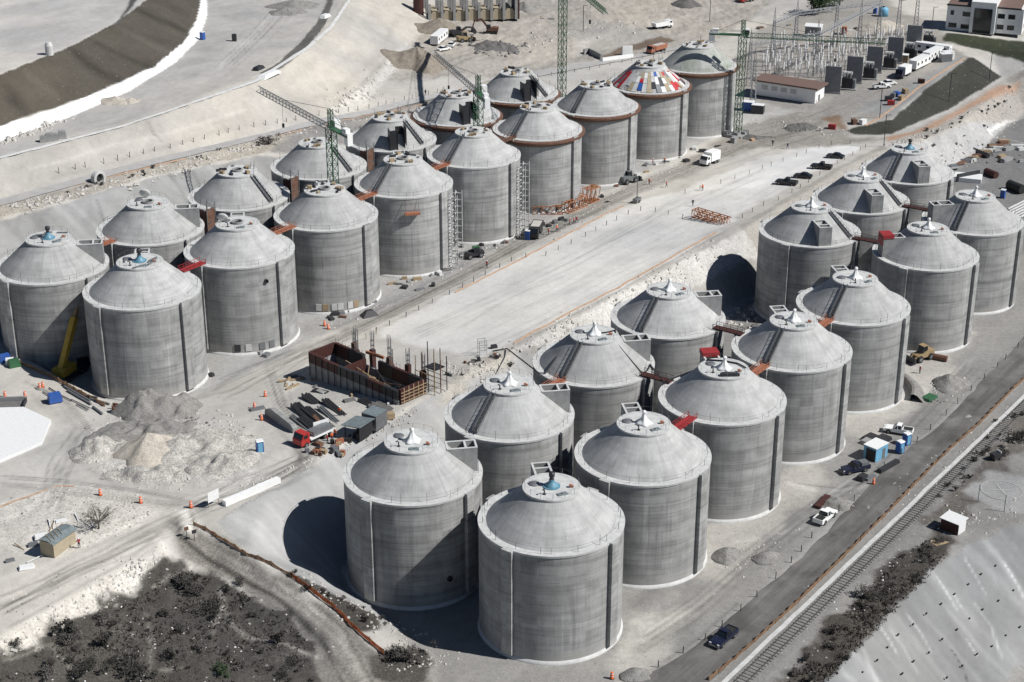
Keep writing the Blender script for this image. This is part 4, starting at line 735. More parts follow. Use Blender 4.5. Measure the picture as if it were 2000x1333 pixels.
# walkways between the rims
def walkway(k0, k1, mat, label, w=1.5, dz=.0, side=0):
    p, q = TK[k0].location, TK[k1].location; d = Vector((q.x-p.x, q.y-p.y, 0)); L = d.length; d.normalize(); nrm = Vector((-d.y, d.x, 0)); ln_ = L-2*9.7; c = (p+q)/2+nrm*side; c.z = p.z+TH+.15+dz
    t = thing('walkway', c, math.atan2(d.y, d.x), label, 'walkway', 'steel walkways linking the tank rims')
    MB().box((0, 0, .12), (ln_, w, .24)).build('deck', mat, t)
    for s in (-1, 1):
        mb = MB(); mb.beam((-ln_/2, s*(w/2+.03), .95), (ln_/2, s*(w/2+.03), .95), .06); mb.beam((-ln_/2, s*(w/2+.03), .5), (ln_/2, s*(w/2+.03), .5), .05)
        for j in range(5): x = -ln_/2+ln_*j/4; mb.beam((x, s*(w/2+.03), 0), (x, s*(w/2+.03), 1.0), .06)
        mb.build('handrail', mat, t)
for a_ in (('B2', 'B3', 'orange_paint', 'orange walkway between the framed shaft tank and the hosed tank'), ('F2', 'F3', 'red_paint', 'bright red walkway bridging the second and third roadside tanks'),
           ('F3', 'F4', 'orange_paint', 'orange walkway reaching the roadside tank that has the tarp roll'), ('F4', 'F5', 'orange_paint', 'orange walkway joining the two roadside tanks before the gap'),
           ('B3', 'F3', 'dark_red', 'dark red walkway carrying the black hose between pit tank and roadside tank'), ('B4', 'F4', 'dark_red', 'dark red walkway beside the pit tank at the gap'),
           ('B5', 'F6', 'dark_red', 'dark red walkway reaching the tank with the red tarp'), ('B6', 'F7', 'dark_red', 'dark red walkway behind the red tarped tank'),
           ('b1', 'b2', 'orange_paint', 'orange walkway beside the leftmost far block tank'), ('f1', 'f2', 'red_paint', 'red walkway at the left end of the far block front row'),
           ('f2', 'f3', 'orange_paint', 'orange walkway between the dish capped tank and the crane tank'), ('f3', 'f4', 'orange_paint', 'orange walkway left of the ladder scaffold tank'), ('f4', 'f5', 'orange_paint', 'orange walkway between the two ladder scaffold tanks'), ('f5', 'f6', 'rust', 'rusty walkway reaching the first bracket ring tank')):
    walkway(*a_)
# rusty formwork towers squeezed between the rear tanks of the far block
for k0, k1, lb in (('b2', 'b3', 'rusty formwork tower in the first gap of the far rear row'), ('b3', 'b4', 'rusty formwork tower below the long crane jib'), ('b4', 'b5', 'rusty formwork tower between crane mast and shadowed tank')):
    p = (TK[k0].location*.5+TK[k1].location*.5); x, y = p.x+2.2*UX*0+3.0*UY, p.y-3.0*UX
    t = thing('formwork_tower', (x, y, 6.7), ANG, lb, 'formwork', 'rusty formwork towers between tanks')
    MB().box((0, -1.2, 9.6), (2.2, .2, 19.2)).build('form_panel', 'rust', t); MB().box((-1.05, -.1, 9.4), (.2, 1.9, 18.8)).build('form_panel', 'dark_red', t)
    mb = MB()
    for xx in (-1.2, 1.2):
        for yy in (-1.4, .9): mb.beam((xx, yy, 0), (xx, yy, 20.5), .12)
    for j in range(10): mb.beam((-1.2, -1.4, j*2.05), (1.2, -1.4, j*2.05+(1.6 if j % 2 else 0)), .09); mb.beam((1.2, -1.4, j*2.05), (1.2, .9, j*2.05+1.6), .09)
    mb.build('scaffold_frame', 'steel_grey', t)
# black hose over two tanks
def onb(k, t, r, dz): p = TK[k].location; z = p.z+(conez(r)+dz if 4.2 < r < 9.4 else (CAPZ if r < 4.2 else TH)+dz); return (p.x+r*math.cos(t+ANG), p.y+r*math.sin(t+ANG), z)
hp = [onb('B3', -.9+.1*i, 1.2+.9*i, .15) for i in range(4)]+[onb('B3', -1.5+.0*i, 4.3+.85*i, .12) for i in range(7)]+[onb('B3', -1.45+.12*i, 9.8, .15) for i in range(4)]+[onb('F3', 1.75-.1*i, 10.2-.1*i, .5) for i in range(3)]+[onb('F3', 1.2, 6.5, .15), onb('F3', 1.3, 3.8, .2), onb('F3', .5, 2.6, .2), onb('F3', -.4, 2.9, .2), onb('F3', -1.0, 3.6, .2)]
tag(MB().tube(hp, .13, 6).build('hose', 'black_rubber', smooth=True), 'long black hose lying over the pit tank and across the dark red walkway', 'hose')
x0, y0, z0 = hit(962, 688); x1, y1, _ = hit(990, 684); hp = [(x0, y0, z0+.2), (x1, y1, z0+.5), onb('B3', 2.75, 11.3, .6), onb('B3', 2.75, 9.9, .25), onb('B3', 2.6, 7, .15)]
tag(MB().tube(hp, .12, 6).build('hose', 'black_rubber', smooth=True), 'short black hose from the broken ground to the pit tank rim', 'hose')
p = onb('F3', -2.3, 3.0, 0); tag(auto(MB().profile([(-1.5, 0), (-1.6, .4), (-1.1, .55), (1.2, .5), (1.6, .3), (1.5, 0)], .8).build('tarp_roll', 'dark_steel', None, p, rz=ANG-.9)), 'dark rolled tarpaulin lying on a tank cap', 'tarp roll')
# ladder scaffolds on f4 and f5
for k, lb in (('f4', 'white ladder scaffold on the tank with the hanging orange platform'), ('f5', 'white ladder scaffold on the tank behind the telehandler')):
    p = TK[k].location; t0 = -math.pi/2; t = thing('ladder_scaffold', p, ANG, lb, 'scaffold', 'ladder scaffolds on tank pilasters')
    for t1 in (-1.53+.18, -1.53+.46):
        mb = MB()
        for rr in (TR_+.7, TR_+2.1): mb.beam((rr*math.cos(t1), rr*math.sin(t1), .3), (rr*math.cos(t1), rr*math.sin(t1), TH-1.2), .11)
        for j in range(11):
            z = 1+j*1.5; a0 = ((TR_+.1)*math.cos(t1), (TR_+.1)*math.sin(t1)); a1 = ((TR_+2.2)*math.cos(t1), (TR_+2.2)*math.sin(t1)); mb.beam((*a0, z), (*a1, z), .16); mb.beam(((TR_+.8)*math.cos(t1-.09), (TR_+.8)*math.sin(t1-.09), z), ((TR_+.8)*math.cos(t1+.09), (TR_+.8)*math.sin(t1+.09), z), .13)
        mb.build('scaffold_ladder', 'pale_concrete', t)
p = onb('f4', -2.3, 10.8, -3.2); t = thing('work_platform', p, ANG-2.3, 'orange work platform hanging high on a tank wall', 'platform'); MB().box((.4, 0, 0), (1.0, 3.2, .5)).build('deck', 'orange_paint', t); mb = MB(); [mb.beam((.4, y, .2), (-.2, y, 3.0), .05) for y in (-1.4, 1.4)]; mb.build('hanger_rod', 'dark_steel', t)
# ------------------------------------------------------------------ vehicles, people and small site furniture (x forward, base at z = 0)
def wheels(root, xs, y, r, w=.26, mat='black_rubber'):
    for x in xs:
        for s in (-1, 1):
            o = MB().lathe([(r*.55, -w/2), (r, -w/2+.03), (r, w/2-.03), (r*.55, w/2)], 14).build('wheel', mat, root, (x, s*y, r)); o.rotation_euler.x = math.pi/2
            MB().lathe([(r*.55, -w/2-.01), (r*.5, w/2+.01)], 10).build('rim', 'steel_grey', o)
def pickup(paint, load=None):
    t = thing('pickup_truck', (0, 0, 0)); W_ = 1.86
    mb = MB(); mb.profile([(-2.65, .45), (-2.65, 1.05), (-.75, 1.08), (.62, 1.10), (.72, 1.08), (2.2, 1.0), (2.6, .88), (2.68, .45)], W_); mb.build('body', paint, t)
    mb = MB(); b0, b1 = [(-.72, 1.08), (.85, 1.08)], [(-.5, 1.78), (.25, 1.78)]
    vs = [(b0[0][0], -.88, 1.07), (b0[1][0], -.88, 1.07), (b0[1][0], .88, 1.07), (b0[0][0], .88, 1.07), (-.56, -.70, 1.76), (.22, -.70, 1.76), (.22, .70, 1.76), (-.56, .70, 1.76)]
    mb.add(vs, [(4, 5, 6, 7), (0, 1, 5, 4), (1, 2, 6, 5), (2, 3, 7, 6), (3, 0, 4, 7)]); mb.build('window', 'glass_dark', t)
    MB().box((-.17, 0, 1.79), (.86, 1.46, .07)).build('roof', paint, t)
    for s in (-1, 1):
        for x0, x1 in ((-.62, -.66), (.12, .06)): MB().beam((x0, s*.885, 1.08), (x0+.02 if x0 < 0 else x0-.05, s*.715, 1.78), .09).build('pillar', paint, t)
        MB().beam((.86, s*.86, 1.09), (.24, s*.69, 1.78), .08).build('pillar', paint, t)
    MB().box((-1.7, 0, 1.075), (1.62, 1.5, .03)).build('load_bed', 'black_rubber', t)
    for s in (-1, 1): MB().box((-1.7, s*.84, 1.14), (1.86, .14, .14)).build('bed_side', paint, t)
    MB().box((-2.6, 0, 1.08), (.08, 1.7, .24)).build('tailgate', paint, t)
    for s in (-1, 1): MB().box((2.6, s*.68, .80), (.12, .36, .2)).build('headlight', 'tarp_white', t)
    MB().box((2.68, 0, .52), (.16, 1.8, .22)).build('bumper', 'steel_grey', t); wheels(t, (-1.6, 1.65), .86, .38)
    for s in (-1, 1):
        MB().box((.72, s*1.02, 1.18), (.1, .2, .16)).build('mirror', 'black_rubber', t)
        for x in (-1.6, 1.65): MB().lathe([(.44, -.02), (.5, 0), (.44, .02)], 14).build('wheel_arch', 'black_rubber', t, (x, s*.925, .40)).rotation_euler.x = math.pi/2
    if load: MB().box((-1.7, 0, 1.4), (1.5, 1.4, .6)).build('load', load, t)
    return t
def sedan(paint):
    t = thing('sedan_car', (0, 0, 0)); mb = MB(); mb.profile([(-2.25, .35), (-2.28, .9), (-1.5, .98), (1.0, .95), (2.0, .78), (2.28, .6), (2.25, .32)], 1.78); mb.build('body', paint, t)
    mb = MB(); mb.add([(-1.75, -.82, .95), (1.05, -.82, .93), (1.05, .82, .93), (-1.75, .82, .95), (-.95, -.62, 1.42), (.2, -.62, 1.42), (.2, .62, 1.42), (-.95, .62, 1.42)], [(4, 5, 6, 7), (0, 1, 5, 4), (1, 2, 6, 5), (2, 3, 7, 6), (3, 0, 4, 7)]); mb.build('window', 'glass_dark', t)
    MB().box((-.38, 0, 1.44), (1.2, 1.26, .05)).build('roof', paint, t); wheels(t, (-1.4, 1.4), .8, .33, .22)
    for s in (-1, 1): MB().box((2.18, s*.6, .66), (.14, .36, .13)).build('headlight', 'tarp_white', t)
    return t
def truck(cab, body, kind='box', L=7.2):
    t = thing('lorry', (0, 0, 0)); x1 = L/2
    mb = MB(); mb.profile([(x1-1.9, .6), (x1-1.9, 2.55), (x1-.55, 2.6), (x1-.15, 1.7), (x1, 1.5), (x1, .6)], 2.2); mb.build('cab', cab, t)
    MB().profile([(x1-.54, 2.5), (x1-.19, 1.72), (x1-.1, 1.74), (x1-.44, 2.52)], 1.95).build('windscreen', 'glass_dark', t)
    for s in (-1, 1): MB().box((x1-1.0, s*1.105, 2.05), (.9, .03, .6)).build('side_window', 'glass_dark', t)
    MB().box((-.5, 0, .75), (L-1.5, .9, .25)).build('chassis', 'dark_steel', t); wheels(t, (x1-1.1, -x1+2.0, -x1+.85), 1.0, .5, .34)
    bx = -x1+(L-2.1)/2
    if kind == 'box': MB().box((bx, 0, 2.05), (L-2.1, 2.4, 2.3)).build('cargo_box', body, t)
    elif kind == 'dump':
        mb = MB(); mb.profile([(-x1, 1.1), (-x1-.4, 2.4), (x1-2.1, 2.5), (x1-2.1, 1.0)], 2.4); mb.build('tipper_body', body, t); MB().box((bx, 0, 2.42), (L-2.9, 2.0, .16)).build('load', 'rubble_stone', t)
    elif kind == 'flat':
        MB().box((bx, 0, 1.1), (L-2.1, 2.35, .2)).build('flatbed', body, t); MB().box((bx-.4, 0, 1.6), (L-3.2, 1.8, .8)).build('load', 'steel_grey', t)
    elif kind == 'tank':
        o = MB().lathe([(.001, -2.1), (.8, -2.0), (.95, -1.7), (.95, 1.7), (.8, 2.0), (.001, 2.1)], 18).build('water_tank', body, t, (bx, 0, 1.95), smooth=True); o.rotation_euler.y = math.pi/2
    return t
def excavator(paint, reach=1.0):
    t = thing('excavator', (0, 0, 0))
    for s in (-1, 1): MB().profile([(-1.9, .15), (-1.6, 0), (1.6, 0), (1.9, .15), (1.9, .75), (1.6, .9), (-1.6, .9), (-1.9, .75)], .55).build('track', 'black_rubber', t, (0, s*1.05, 0))
    MB().profile([(-2.2, 1.05), (-2.3, 2.1), (-1.0, 2.2), (1.4, 1.7), (1.5, 1.05)], 2.5).build('house', paint, t)
    MB().profile([(.2, 1.7), (.2, 2.95), (1.3, 2.95), (1.7, 1.7)], 1.0).build('cab', 'glass_dark', t, (0, .7, 0))
    mb = MB(); mb.beam((1.0, -.3, 1.6), (3.2, -.3, 4.6*reach), .4, .6); mb.beam((3.2, -.3, 4.6*reach), (5.4, -.3, 4.0*reach), .36, .5); mb.build('boom', paint, t)
    MB().beam((5.4, -.3, 4.1*reach), (6.2, -.3, 1.5), .3, .4).build('arm', paint, t); MB().profile([(5.6, 1.5), (6.5, 1.5), (6.7, .7), (6.0, .2), (5.5, .7)], 1.1).build('bucket', 'dark_steel', t)
    return t
def loader(paint):
    t = thing('wheel_loader', (0, 0, 0)); MB().profile([(-2.6, .8), (-2.6, 2.0), (-.6, 2.1), (.4, 1.7), (1.8, 1.4), (1.8, .8)], 1.9).build('body', paint, t)
    MB().profile([(-.9, 2.0), (-.8, 3.1), (.3, 3.1), (.6, 1.7)], 1.4).build('cab', 'glass_dark', t); MB().box((-.25, 0, 3.16), (1.3, 1.5, .1)).build('roof', paint, t)
    for s in (-1, 1): MB().beam((.8, s*.6, 1.6), (3.1, s*.6, .6), .2, .35).build('lift_arm', paint, t)
    MB().profile([(2.7, .15), (2.8, 1.3), (3.2, 1.2), (3.3, .5), (4.0, .15)], 2.6).build('bucket', 'dark_steel', t); wheels(t, (-1.6, 1.3), 1.0, .72, .5); return t
def telehandler():
    t = thing('telehandler', (0, 0, 0)); MB().profile([(-2.2, .6), (-2.2, 1.5), (1.9, 1.5), (2.1, .6)], 1.7).build('body', 'dark_steel', t); MB().box((-.3, .5, 1.95), (1.4, .9, 1.3)).build('cab', 'glass_dark', t); MB().box((-.3, .5, 2.65), (1.5, 1.0, .1)).build('roof', 'green_paint', t)
    MB().beam((-2.0, -.35, 1.9), (3.4, -.35, 1.2), .35, .45).build('boom', 'steel_grey', t); MB().box((3.6, -.35, .8), (.3, 1.2, 1.0)).build('fork_carriage', 'dark_steel', t); wheels(t, (-1.4, 1.3), .9, .6, .4); return t
def skin_person(pose):
    """one continuous body grown from a posed skeleton, 1.72 m"""
    P = dict(pelvis=(0, 0, .92), belly=(0, 0, 1.08), chest=(.02, 0, 1.30), neck=(.02, 0, 1.47), head=(.04, 0, 1.58), top=(.03, 0, 1.69))
    lx = .22 if pose == 'walk' else .05
    for s, nm in ((1, 'l'), (-1, 'r')):
        k = s*lx
        P['hip'+nm] = (0, s*.10, .88); P['knee'+nm] = (k*.55+.03, s*.12, .48); P['ank'+nm] = (k, s*.13, .09); P['toe'+nm] = (k+.17, s*.15, .04)
        P['sho'+nm] = (.02, s*.20, 1.40); ar = -k*.7 if pose != 'reach' else .25
        P['elb'+nm] = (ar*.5-.02, s*.27, 1.13); P['wri'+nm] = (ar+.08, s*.27, .90 if pose != 'reach' else 1.1); P['han'+nm] = (ar+.11, s*.27, .80 if pose != 'reach' else 1.08)
    rad = dict(pelvis=.145, belly=.135, chest=.155, neck=.06, head=.105, top=.085); rl = dict(hip=.10, knee=.068, ank=.05, toe=.045, sho=.085, elb=.05, wri=.038, han=.045)
    names = list(P); E_ = [('pelvis', 'belly'), ('belly', 'chest'), ('chest', 'neck'), ('neck', 'head'), ('head', 'top')]
    for nm in 'lr': E_ += [('pelvis', 'hip'+nm), ('hip'+nm, 'knee'+nm), ('knee'+nm, 'ank'+nm), ('ank'+nm, 'toe'+nm), ('chest', 'sho'+nm), ('sho'+nm, 'elb'+nm), ('elb'+nm, 'wri'+nm), ('wri'+nm, 'han'+nm)]
    me = bpy.data.meshes.new('person'); me.from_pydata([P[k] for k in names], [(names.index(a), names.index(b_)) for a, b_ in E_], []); o = bpy.data.objects.new('person', me); C.objects.link(o)
    o.modifiers.new('skin', 'SKIN'); 
    for i, k in enumerate(names): r = rad.get(k) or rl[k[:3] if k[:4] not in ('knee',) else 'knee']; me.skin_vertices[0].data[i].radius = (r, r)
    me.skin_vertices[0].data[0].use_root = True; sb = o.modifiers.new('sub', 'SUBSURF'); sb.levels = 1; sb.render_levels = 1
    dg = bpy.context.evaluated_depsgraph_get(); m2 = bpy.data.meshes.new_from_object(o.evaluated_get(dg)); o.modifiers.clear(); o.data = m2; m2.name = 'person'
    for mt in ('dark_cloth', 'hi_vis', 'skin'): m2.materials.append(M[mt])
    for p in m2.polygons:
        c = p.center; p.material_index = 2 if c.z > 1.46 or (abs(c.y) > .22 and c.z < 1.0) else (1 if c.z > .98 else 0)
    m2.polygons.foreach_set('use_smooth', [True]*len(m2.polygons)); return o
def person(pose, top, helm):
    o = skin_person(pose); o.data.materials[1] = M[top]
    MB().lathe([(.15, 1.635), (.135, 1.66), (.12, 1.73), (.06, 1.78), (.001, 1.79)], 12, (.035, 0, 0)).build('helmet', helm, o, smooth=True); return o
def barrel(): 
    t = thing('traffic_barrel', (0, 0, 0)); MB().lathe([(.36, 0), (.36, .08)], 14).build('base', 'black_rubber', t); MB().lathe([(.28, .08), (.27, .4), (.25, .42), (.24, .75), (.22, .77), (.2, 1.08), (.12, 1.12)], 14).build('drum', 'hi_vis', t)
    for z, r in ((.48, .252), (.84, .225)): MB().lathe([(r, z), (r-.01, z+.12)], 14).build('reflective_band', 'tarp_white', t)
    return t
def toilet(mat='blue_paint'):
    t = thing('portable_toilet', (0, 0, 0)); MB().box((0, 0, 1.1), (1.15, 1.15, 2.1), taper=.96).build('cabin', mat, t); MB().profile([(-.6, 2.15), (-.45, 2.32), (.45, 2.32), (.6, 2.15)], 1.15).build('roof', 'tarp_white', t); MB().box((.585, 0, 1.05), (.04, .75, 1.8)).build('door', 'light_blue', t); MB().box((0, 0, .05), (1.2, 1.2, .1)).build('base', 'dark_steel', t); return t
def container(L, mat, wn_=3, h=2.7, w_=2.5):
    t = thing('site_trailer', (0, 0, 0)); MB().box((0, 0, h/2+.35), (L, w_, h-.3)).build('cabin', mat, t); MB().box((0, 0, h+.26), (L+.1, w_+.1, .12)).build('roof', 'tarp_white', t); MB().box((0, 0, .28), (L*.95, w_*.8, .2)).build('chassis', 'dark_steel', t)
    for k in range(wn_): MB().box((-L/2+L*(k+.5)/wn_, -w_/2-.012, h*.62+.2), (min(1.0, L/wn_*.4), .03, .8)).build('window', 'glass_dark', t)
    MB().box((L/2+.012, 0, 1.35), (.03, .85, 1.9)).build('door', 'steel_grey', t); wheels(t, (-.6, .6), w_/2-.15, .36); return t
def stake(h, mat): return MB().box((0, 0, h/2-.1), (.11, .11, h+.2), .4).build('marker_post', mat)
def jersey():
    return MB().profile([(-2.15, 0), (-2.15, .86), (-2.07, .92), (2.07, .92), (2.15, .86), (2.15, 0)], .95).build('concrete_barrier', 'white_paint')
# ------------------------------------------------------------------ helpers for standing things on the ground
def at(u, v, dz=0): x, y, z = hit(u, v); return Vector((x, y, z+dz))
def on(x, y, dz=0): return Vector((x, y, ground_z(x, y)+dz))
def P3(u, v, y): d = ray(u, v); t = y/d[1]; return Vector((d[0]*t, y, CAMZ+d[2]*t))
def PZ(u, v, z): x, y = G(u, v, z); return Vector((x, y, z))
BACK = ANG+math.pi
# ------------------------------------------------------------------ tower cranes
def lattice(mb, p, q, w, n, th, up=(0, 0, 1), tri=False):
    p, q = Vector(p), Vector(q); d = (q-p).normalized(); u = Vector(up)
    if abs(d.dot(u)) > .95: u = Vector((UX, UY, 0))
    x = d.cross(u).normalized()*w/2; y = x.cross(d).normalized()*w/2
    cs = [-x-y, x-y, x+y, -x+y] if not tri else [-x-y, x-y, y*1.1]
    for c in cs: mb.beam(p+c, q+c, th)
    for i in range(n):
        a, b_ = p+(q-p)*(i/n), p+(q-p)*((i+1)/n)
        for k in range(len(cs)):
            c0, c1 = cs[k], cs[(k+1) % len(cs)]; mb.beam(a+c0, b_+c1 if i % 2 else b_+c1, th*.55); mb.beam(a+c0, a+c1, th*.5)
def tower_crane(base, zp, tip, ctip, label, top=5.5, cab=True):
    t = thing('tower_crane', base, 0, label, 'tower crane', 'green tower cranes'); h = zp-base.z; J = Vector((tip.x-base.x, tip.y-base.y, 0)); K = Vector((ctip.x-base.x, ctip.y-base.y, 0)); up = Vector((0, 0, 1))
    mb = MB(); lattice(mb, (0, 0, 0), (0, 0, h), 1.6, int(h/2), .17); mb.build('mast', 'green_paint', t)
    MB().box((0, 0, .3), (4.5, 4.5, .9), ANG).build('base', 'grey_concrete', t)
    j = J.normalized(); mb = MB(); lattice(mb, j*.8+up*h, J+up*(h+.3), 1.15, int(J.length/1.6), .12, tri=True); mb.build('jib', 'steel_grey', t)
    k = K.normalized(); mb = MB(); mb.beam(k*.6+up*(h), K+up*h, 1.5, .35); [mb.beam(k*.6+up*(h+1)+Vector((-k.y, k.x, 0))*s*.7, K+up*(h+1)+Vector((-k.y, k.x, 0))*s*.7, .07) for s in (-1, 1)]; mb.build('counter_jib', 'green_paint', t)
    mb = MB(); mb.box(tuple(K*.93+up*(h-.6)), (1.5, 1.2, 2.6), math.atan2(K.y, K.x)); mb.box(tuple(K*.82+up*(h+.8)), (1.6, 1.1, 1.3), math.atan2(K.y, K.x)); mb.build('counterweight', 'white_paint', t)
    mb = MB(); lattice(mb, up*h, up*(h+top), .8, 4, .14); mb.build('apex', 'green_paint', t)
    mb = MB(); mb.beam(up*(h+top), J*.62+up*(h+.8), .07); mb.beam(up*(h+top), K*.9+up*(h+.4), .07); mb.build('tie_rod', 'dark_steel', t)
    s = Vector((-j.y, j.x, 0)); s = s if s.x > 0 else -s
    c = MB().box(tuple(s*1.5+j*.6+up*(h+.2)), (1.7, 1.3, 2.2), math.atan2(j.y, j.x)).build('operator_cab', 'white_paint', t); MB().box(tuple(s*1.5+j*.95+up*(h+.45)), (1.1, 1.36, 1.1), math.atan2(j.y, j.x)).build('cab_window', 'glass_dark', c)
    mb = MB(); q = J*.66; mb.beam(q+up*(h-.6), q+up*(h-5), .06); mb.box(tuple(q+up*(h-5.3)), (.5, .3, .9)); mb.build('hook_block', 'dark_steel', t)
    return t
def crane_at(a, b_, zp, tip, ctip, label, **k): x, y = W(a, b_); return tower_crane(Vector((x, y, ground_z(x, y))), zp, PZ(*tip, zp), PZ(*ctip, zp), label, **k)
crane_at(77, 109, 38.7, (505, 176), (683, 268), 'green tower crane with grey slanting jib, nearest of the cranes on the left', top=4)
crane_at(128.5, 109.5, 34.8, (848, 106), (952, 198), 'green tower crane with short grey jib pointing at the sand pile', top=4)
crane_at(178.5, 120, 52, (1183, 26), (1040, -150), 'tall green crane whose mast leaves the top of the picture')
p = at(1440, 267); tower_crane(p, 34.4, PZ(1730, 84, 34.4), PZ(1386, 66, 34.4), 'green tower crane with level green jib over the substation', top=4)
for ch in [o for o in C.objects if o.name.startswith('jib')][2:4]: ch.data.materials[0] = M['green_paint']
for du, dv in ((-12, -4), (8, -2), (2, 8), (22, -4)):
    q = at(1432+du, 270+dv); tag(MB().box((0, 0, .7), (2.2, 1.3, 1.4), ANG).build('ballast_block', 'grey_concrete', None, q), 'grey concrete ballast block at the foot of the substation crane', 'block', 'crane ballast blocks')
# ------------------------------------------------------------------ vehicles
plain('navy_paint', (.012, .016, .04), .3); plain('black_paint', (.015, .016, .018), .3); plain('red_truck', (.42, .035, .03), .45); plain('tan_paint', (.33, .24, .13), .6)
def veh(o, p, q0, q1, label, cat, group='vehicles on the site'): return place(o, p, bear(q0, q1), label, cat, group)
veh(pickup('navy_paint'), at(1413, 1252), (1428, 1237), (1398, 1262), 'dark navy pickup driving on the grey road near the bottom edge', 'pickup')
wp = Proto(pickup('white_paint'))
wp.put(at(1611, 1015), bear((1600, 1024), (1624, 1004)), 'white pickup with dark open bed parked below the red steel form', 'pickup', 'vehicles on the site')
wp.put(at(1754, 846), bear((1782, 850), (1728, 841)), 'white pickup parked above the blue portable toilets', 'pickup', 'vehicles on the site')
veh(pickup('navy_paint', 'steel_grey'), at(1669, 921), (1690, 917), (1648, 926), 'dark blue pickup carrying a load beside the blue shed', 'pickup')
bp = Proto(pickup('black_paint')); bc = Proto(sedan('black_paint'))
bp.put(at(1536, 361), bear((1556, 362), (1518, 359)), 'black pickup, nearest of the four dark cars parked on the pad', 'pickup', 'vehicles on the site')
bc.put(at(1568, 348), bear((1585, 349), (1552, 347)), 'black car parked between the black pickup and the third car of its line', 'car', 'vehicles on the site')
bp.put(at(1604, 330), bear((1620, 331), (1588, 329)), 'black pickup parked third in the line of dark cars', 'pickup', 'vehicles on the site')
bc.put(at(1631, 309), bear((1646, 310), (1616, 308)), 'black car parked last in the line of dark cars near the pad end', 'car', 'vehicles on the site')
ws = Proto(sedan('white_paint'))
ws.put(at(867, 99), bear((855, 100), (878, 97)), 'white car parked below the long site trailer', 'car', 'vehicles on the site')
ws.put(at(882, 91), bear((876, 95), (886, 84)), 'white car parked beside the tan wheel loader', 'car', 'vehicles on the site')
wp.put(at(1722, 173), bear((1710, 174), (1738, 171)), 'grey white pickup by the lamp post below the trailers', 'pickup', 'vehicles on the site')
ws.put(at(1736, 166), bear((1724, 168), (1748, 164)), 'white car behind the pickup near the white trailers', 'car', 'vehicles on the site')
veh(truck('white_paint', 'white_paint', 'box', 6.0), at(1386, 320), (1400, 314), (1372, 325), 'white box lorry in front of the last tanks of the far block', 'lorry')
veh(truck('white_paint', 'white_paint', 'dump', 7.5), at(1294, 56), (1283, 57), (1305, 54), 'white dump truck on the dirt above the far block', 'lorry')
veh(truck('orange_paint', 'orange_paint', 'dump', 7.5), at(1282, 103), (1294, 99), (1272, 105), 'orange truck behind the patchwork roofed tank', 'lorry')
veh(truck('red_truck', 'white_paint', 'box', 6.5), at(1458, 4), (1466, 3), (1450, 6), 'white lorry with red cab cut by the top edge', 'lorry')
veh(truck('black_paint', 'dark_steel', 'dump', 7), at(1046, 460), (1048, 452), (1040, 466), 'black dump truck among workers at the far block corner', 'lorry')
veh(truck('red_truck', 'tarp_white', 'flat', 7.4), at(613, 861), (640, 850), (600, 868), 'red lorry parked among the workshop clutter', 'lorry')
veh(truck('navy_paint', 'white_paint', 'box', 6.6), at(1763, 150), (1772, 142), (1752, 154), 'covered white lorry with dark cab near the white trailers', 'lorry')
place(telehandler(), at(925, 503), bear((940, 500), (908, 506)), 'dark telehandler with green roof beside the ladder scaffold tank', 'telehandler')
place(loader('steel_grey'), at(1228, 357), bear((1215, 360), (1240, 353)), 'grey wheel loader working at the foot of the rusty ringed tanks', 'loader')
place(loader('tan_paint'), at(1799, 703), bear((1806, 700), (1790, 705)), 'tan wheel loader beside an orange pipe near the road', 'loader')
place(loader('tan_paint'), at(908, 82), bear((896, 84), (920, 82)), 'tan wheel loader in front of the dark bulldozer', 'loader')
place(excavator('dark_steel', .6), at(893, 72), bear((878, 74), (910, 72)), 'dark bulldozer standing beside the site trailer', 'bulldozer')
place(excavator('rust', 1.0), at(960, 66), bear((966, 66), (944, 64)), 'rust brown excavator reaching left in front of the concrete frame', 'excavator')
tag(MB().tube([(-2.4, 0, .6), (2.4, 0, .6)], .6, 14).build('steel_pipe', 'rust', None, at(1826, 702), rz=bear((1812, 698), (1842, 704))), 'rusty orange pipe lying beside the tan loader', 'pipe')
# mobile crane in the shadow at the far pit corner
p = at(138, 737); p.z = 6.7; hd = bear((112, 742), (168, 728)); t = thing('mobile_crane', p, hd, 'yellow mobile crane standing in shadow, boom raised against the leftmost tank', 'mobile crane')
MB().profile([(-4.6, .7), (-4.6, 1.5), (3.4, 1.5), (4.8, 1.3), (4.8, .7)], 2.6).build('carrier', 'dark_steel', t); MB().box((-1.6, 0, 2.3), (4.2, 2.5, 1.5)).build('superstructure', 'yellow_paint', t); MB().profile([(2.9, 1.5), (2.9, 2.6), (4.1, 2.6), (4.7, 1.5)], 2.3).build('cab', 'glass_dark', t); wheels(t, (-3.7, -2.4, 2.0, 3.4), 1.15, .6, .4)
tp = P3(166, 537, p.y+7) - p; c_, s_ = math.cos(-hd), math.sin(-hd); tp = Vector((tp.x*c_-tp.y*s_, tp.x*s_+tp.y*c_, tp.z)); mid_ = Vector((-2.5, 0, 2.6)).lerp(tp, .55)
MB().beam((-2.5, 0, 2.6), mid_, 1.0, 1.1).build('boom', 'yellow_paint', t); MB().beam(mid_, tp, .7, .75).build('boom_section', 'tan_paint', t); MB().beam(tp, tp+Vector((.6, 0, -5)), .06).build('hoist_rope', 'dark_steel', t)
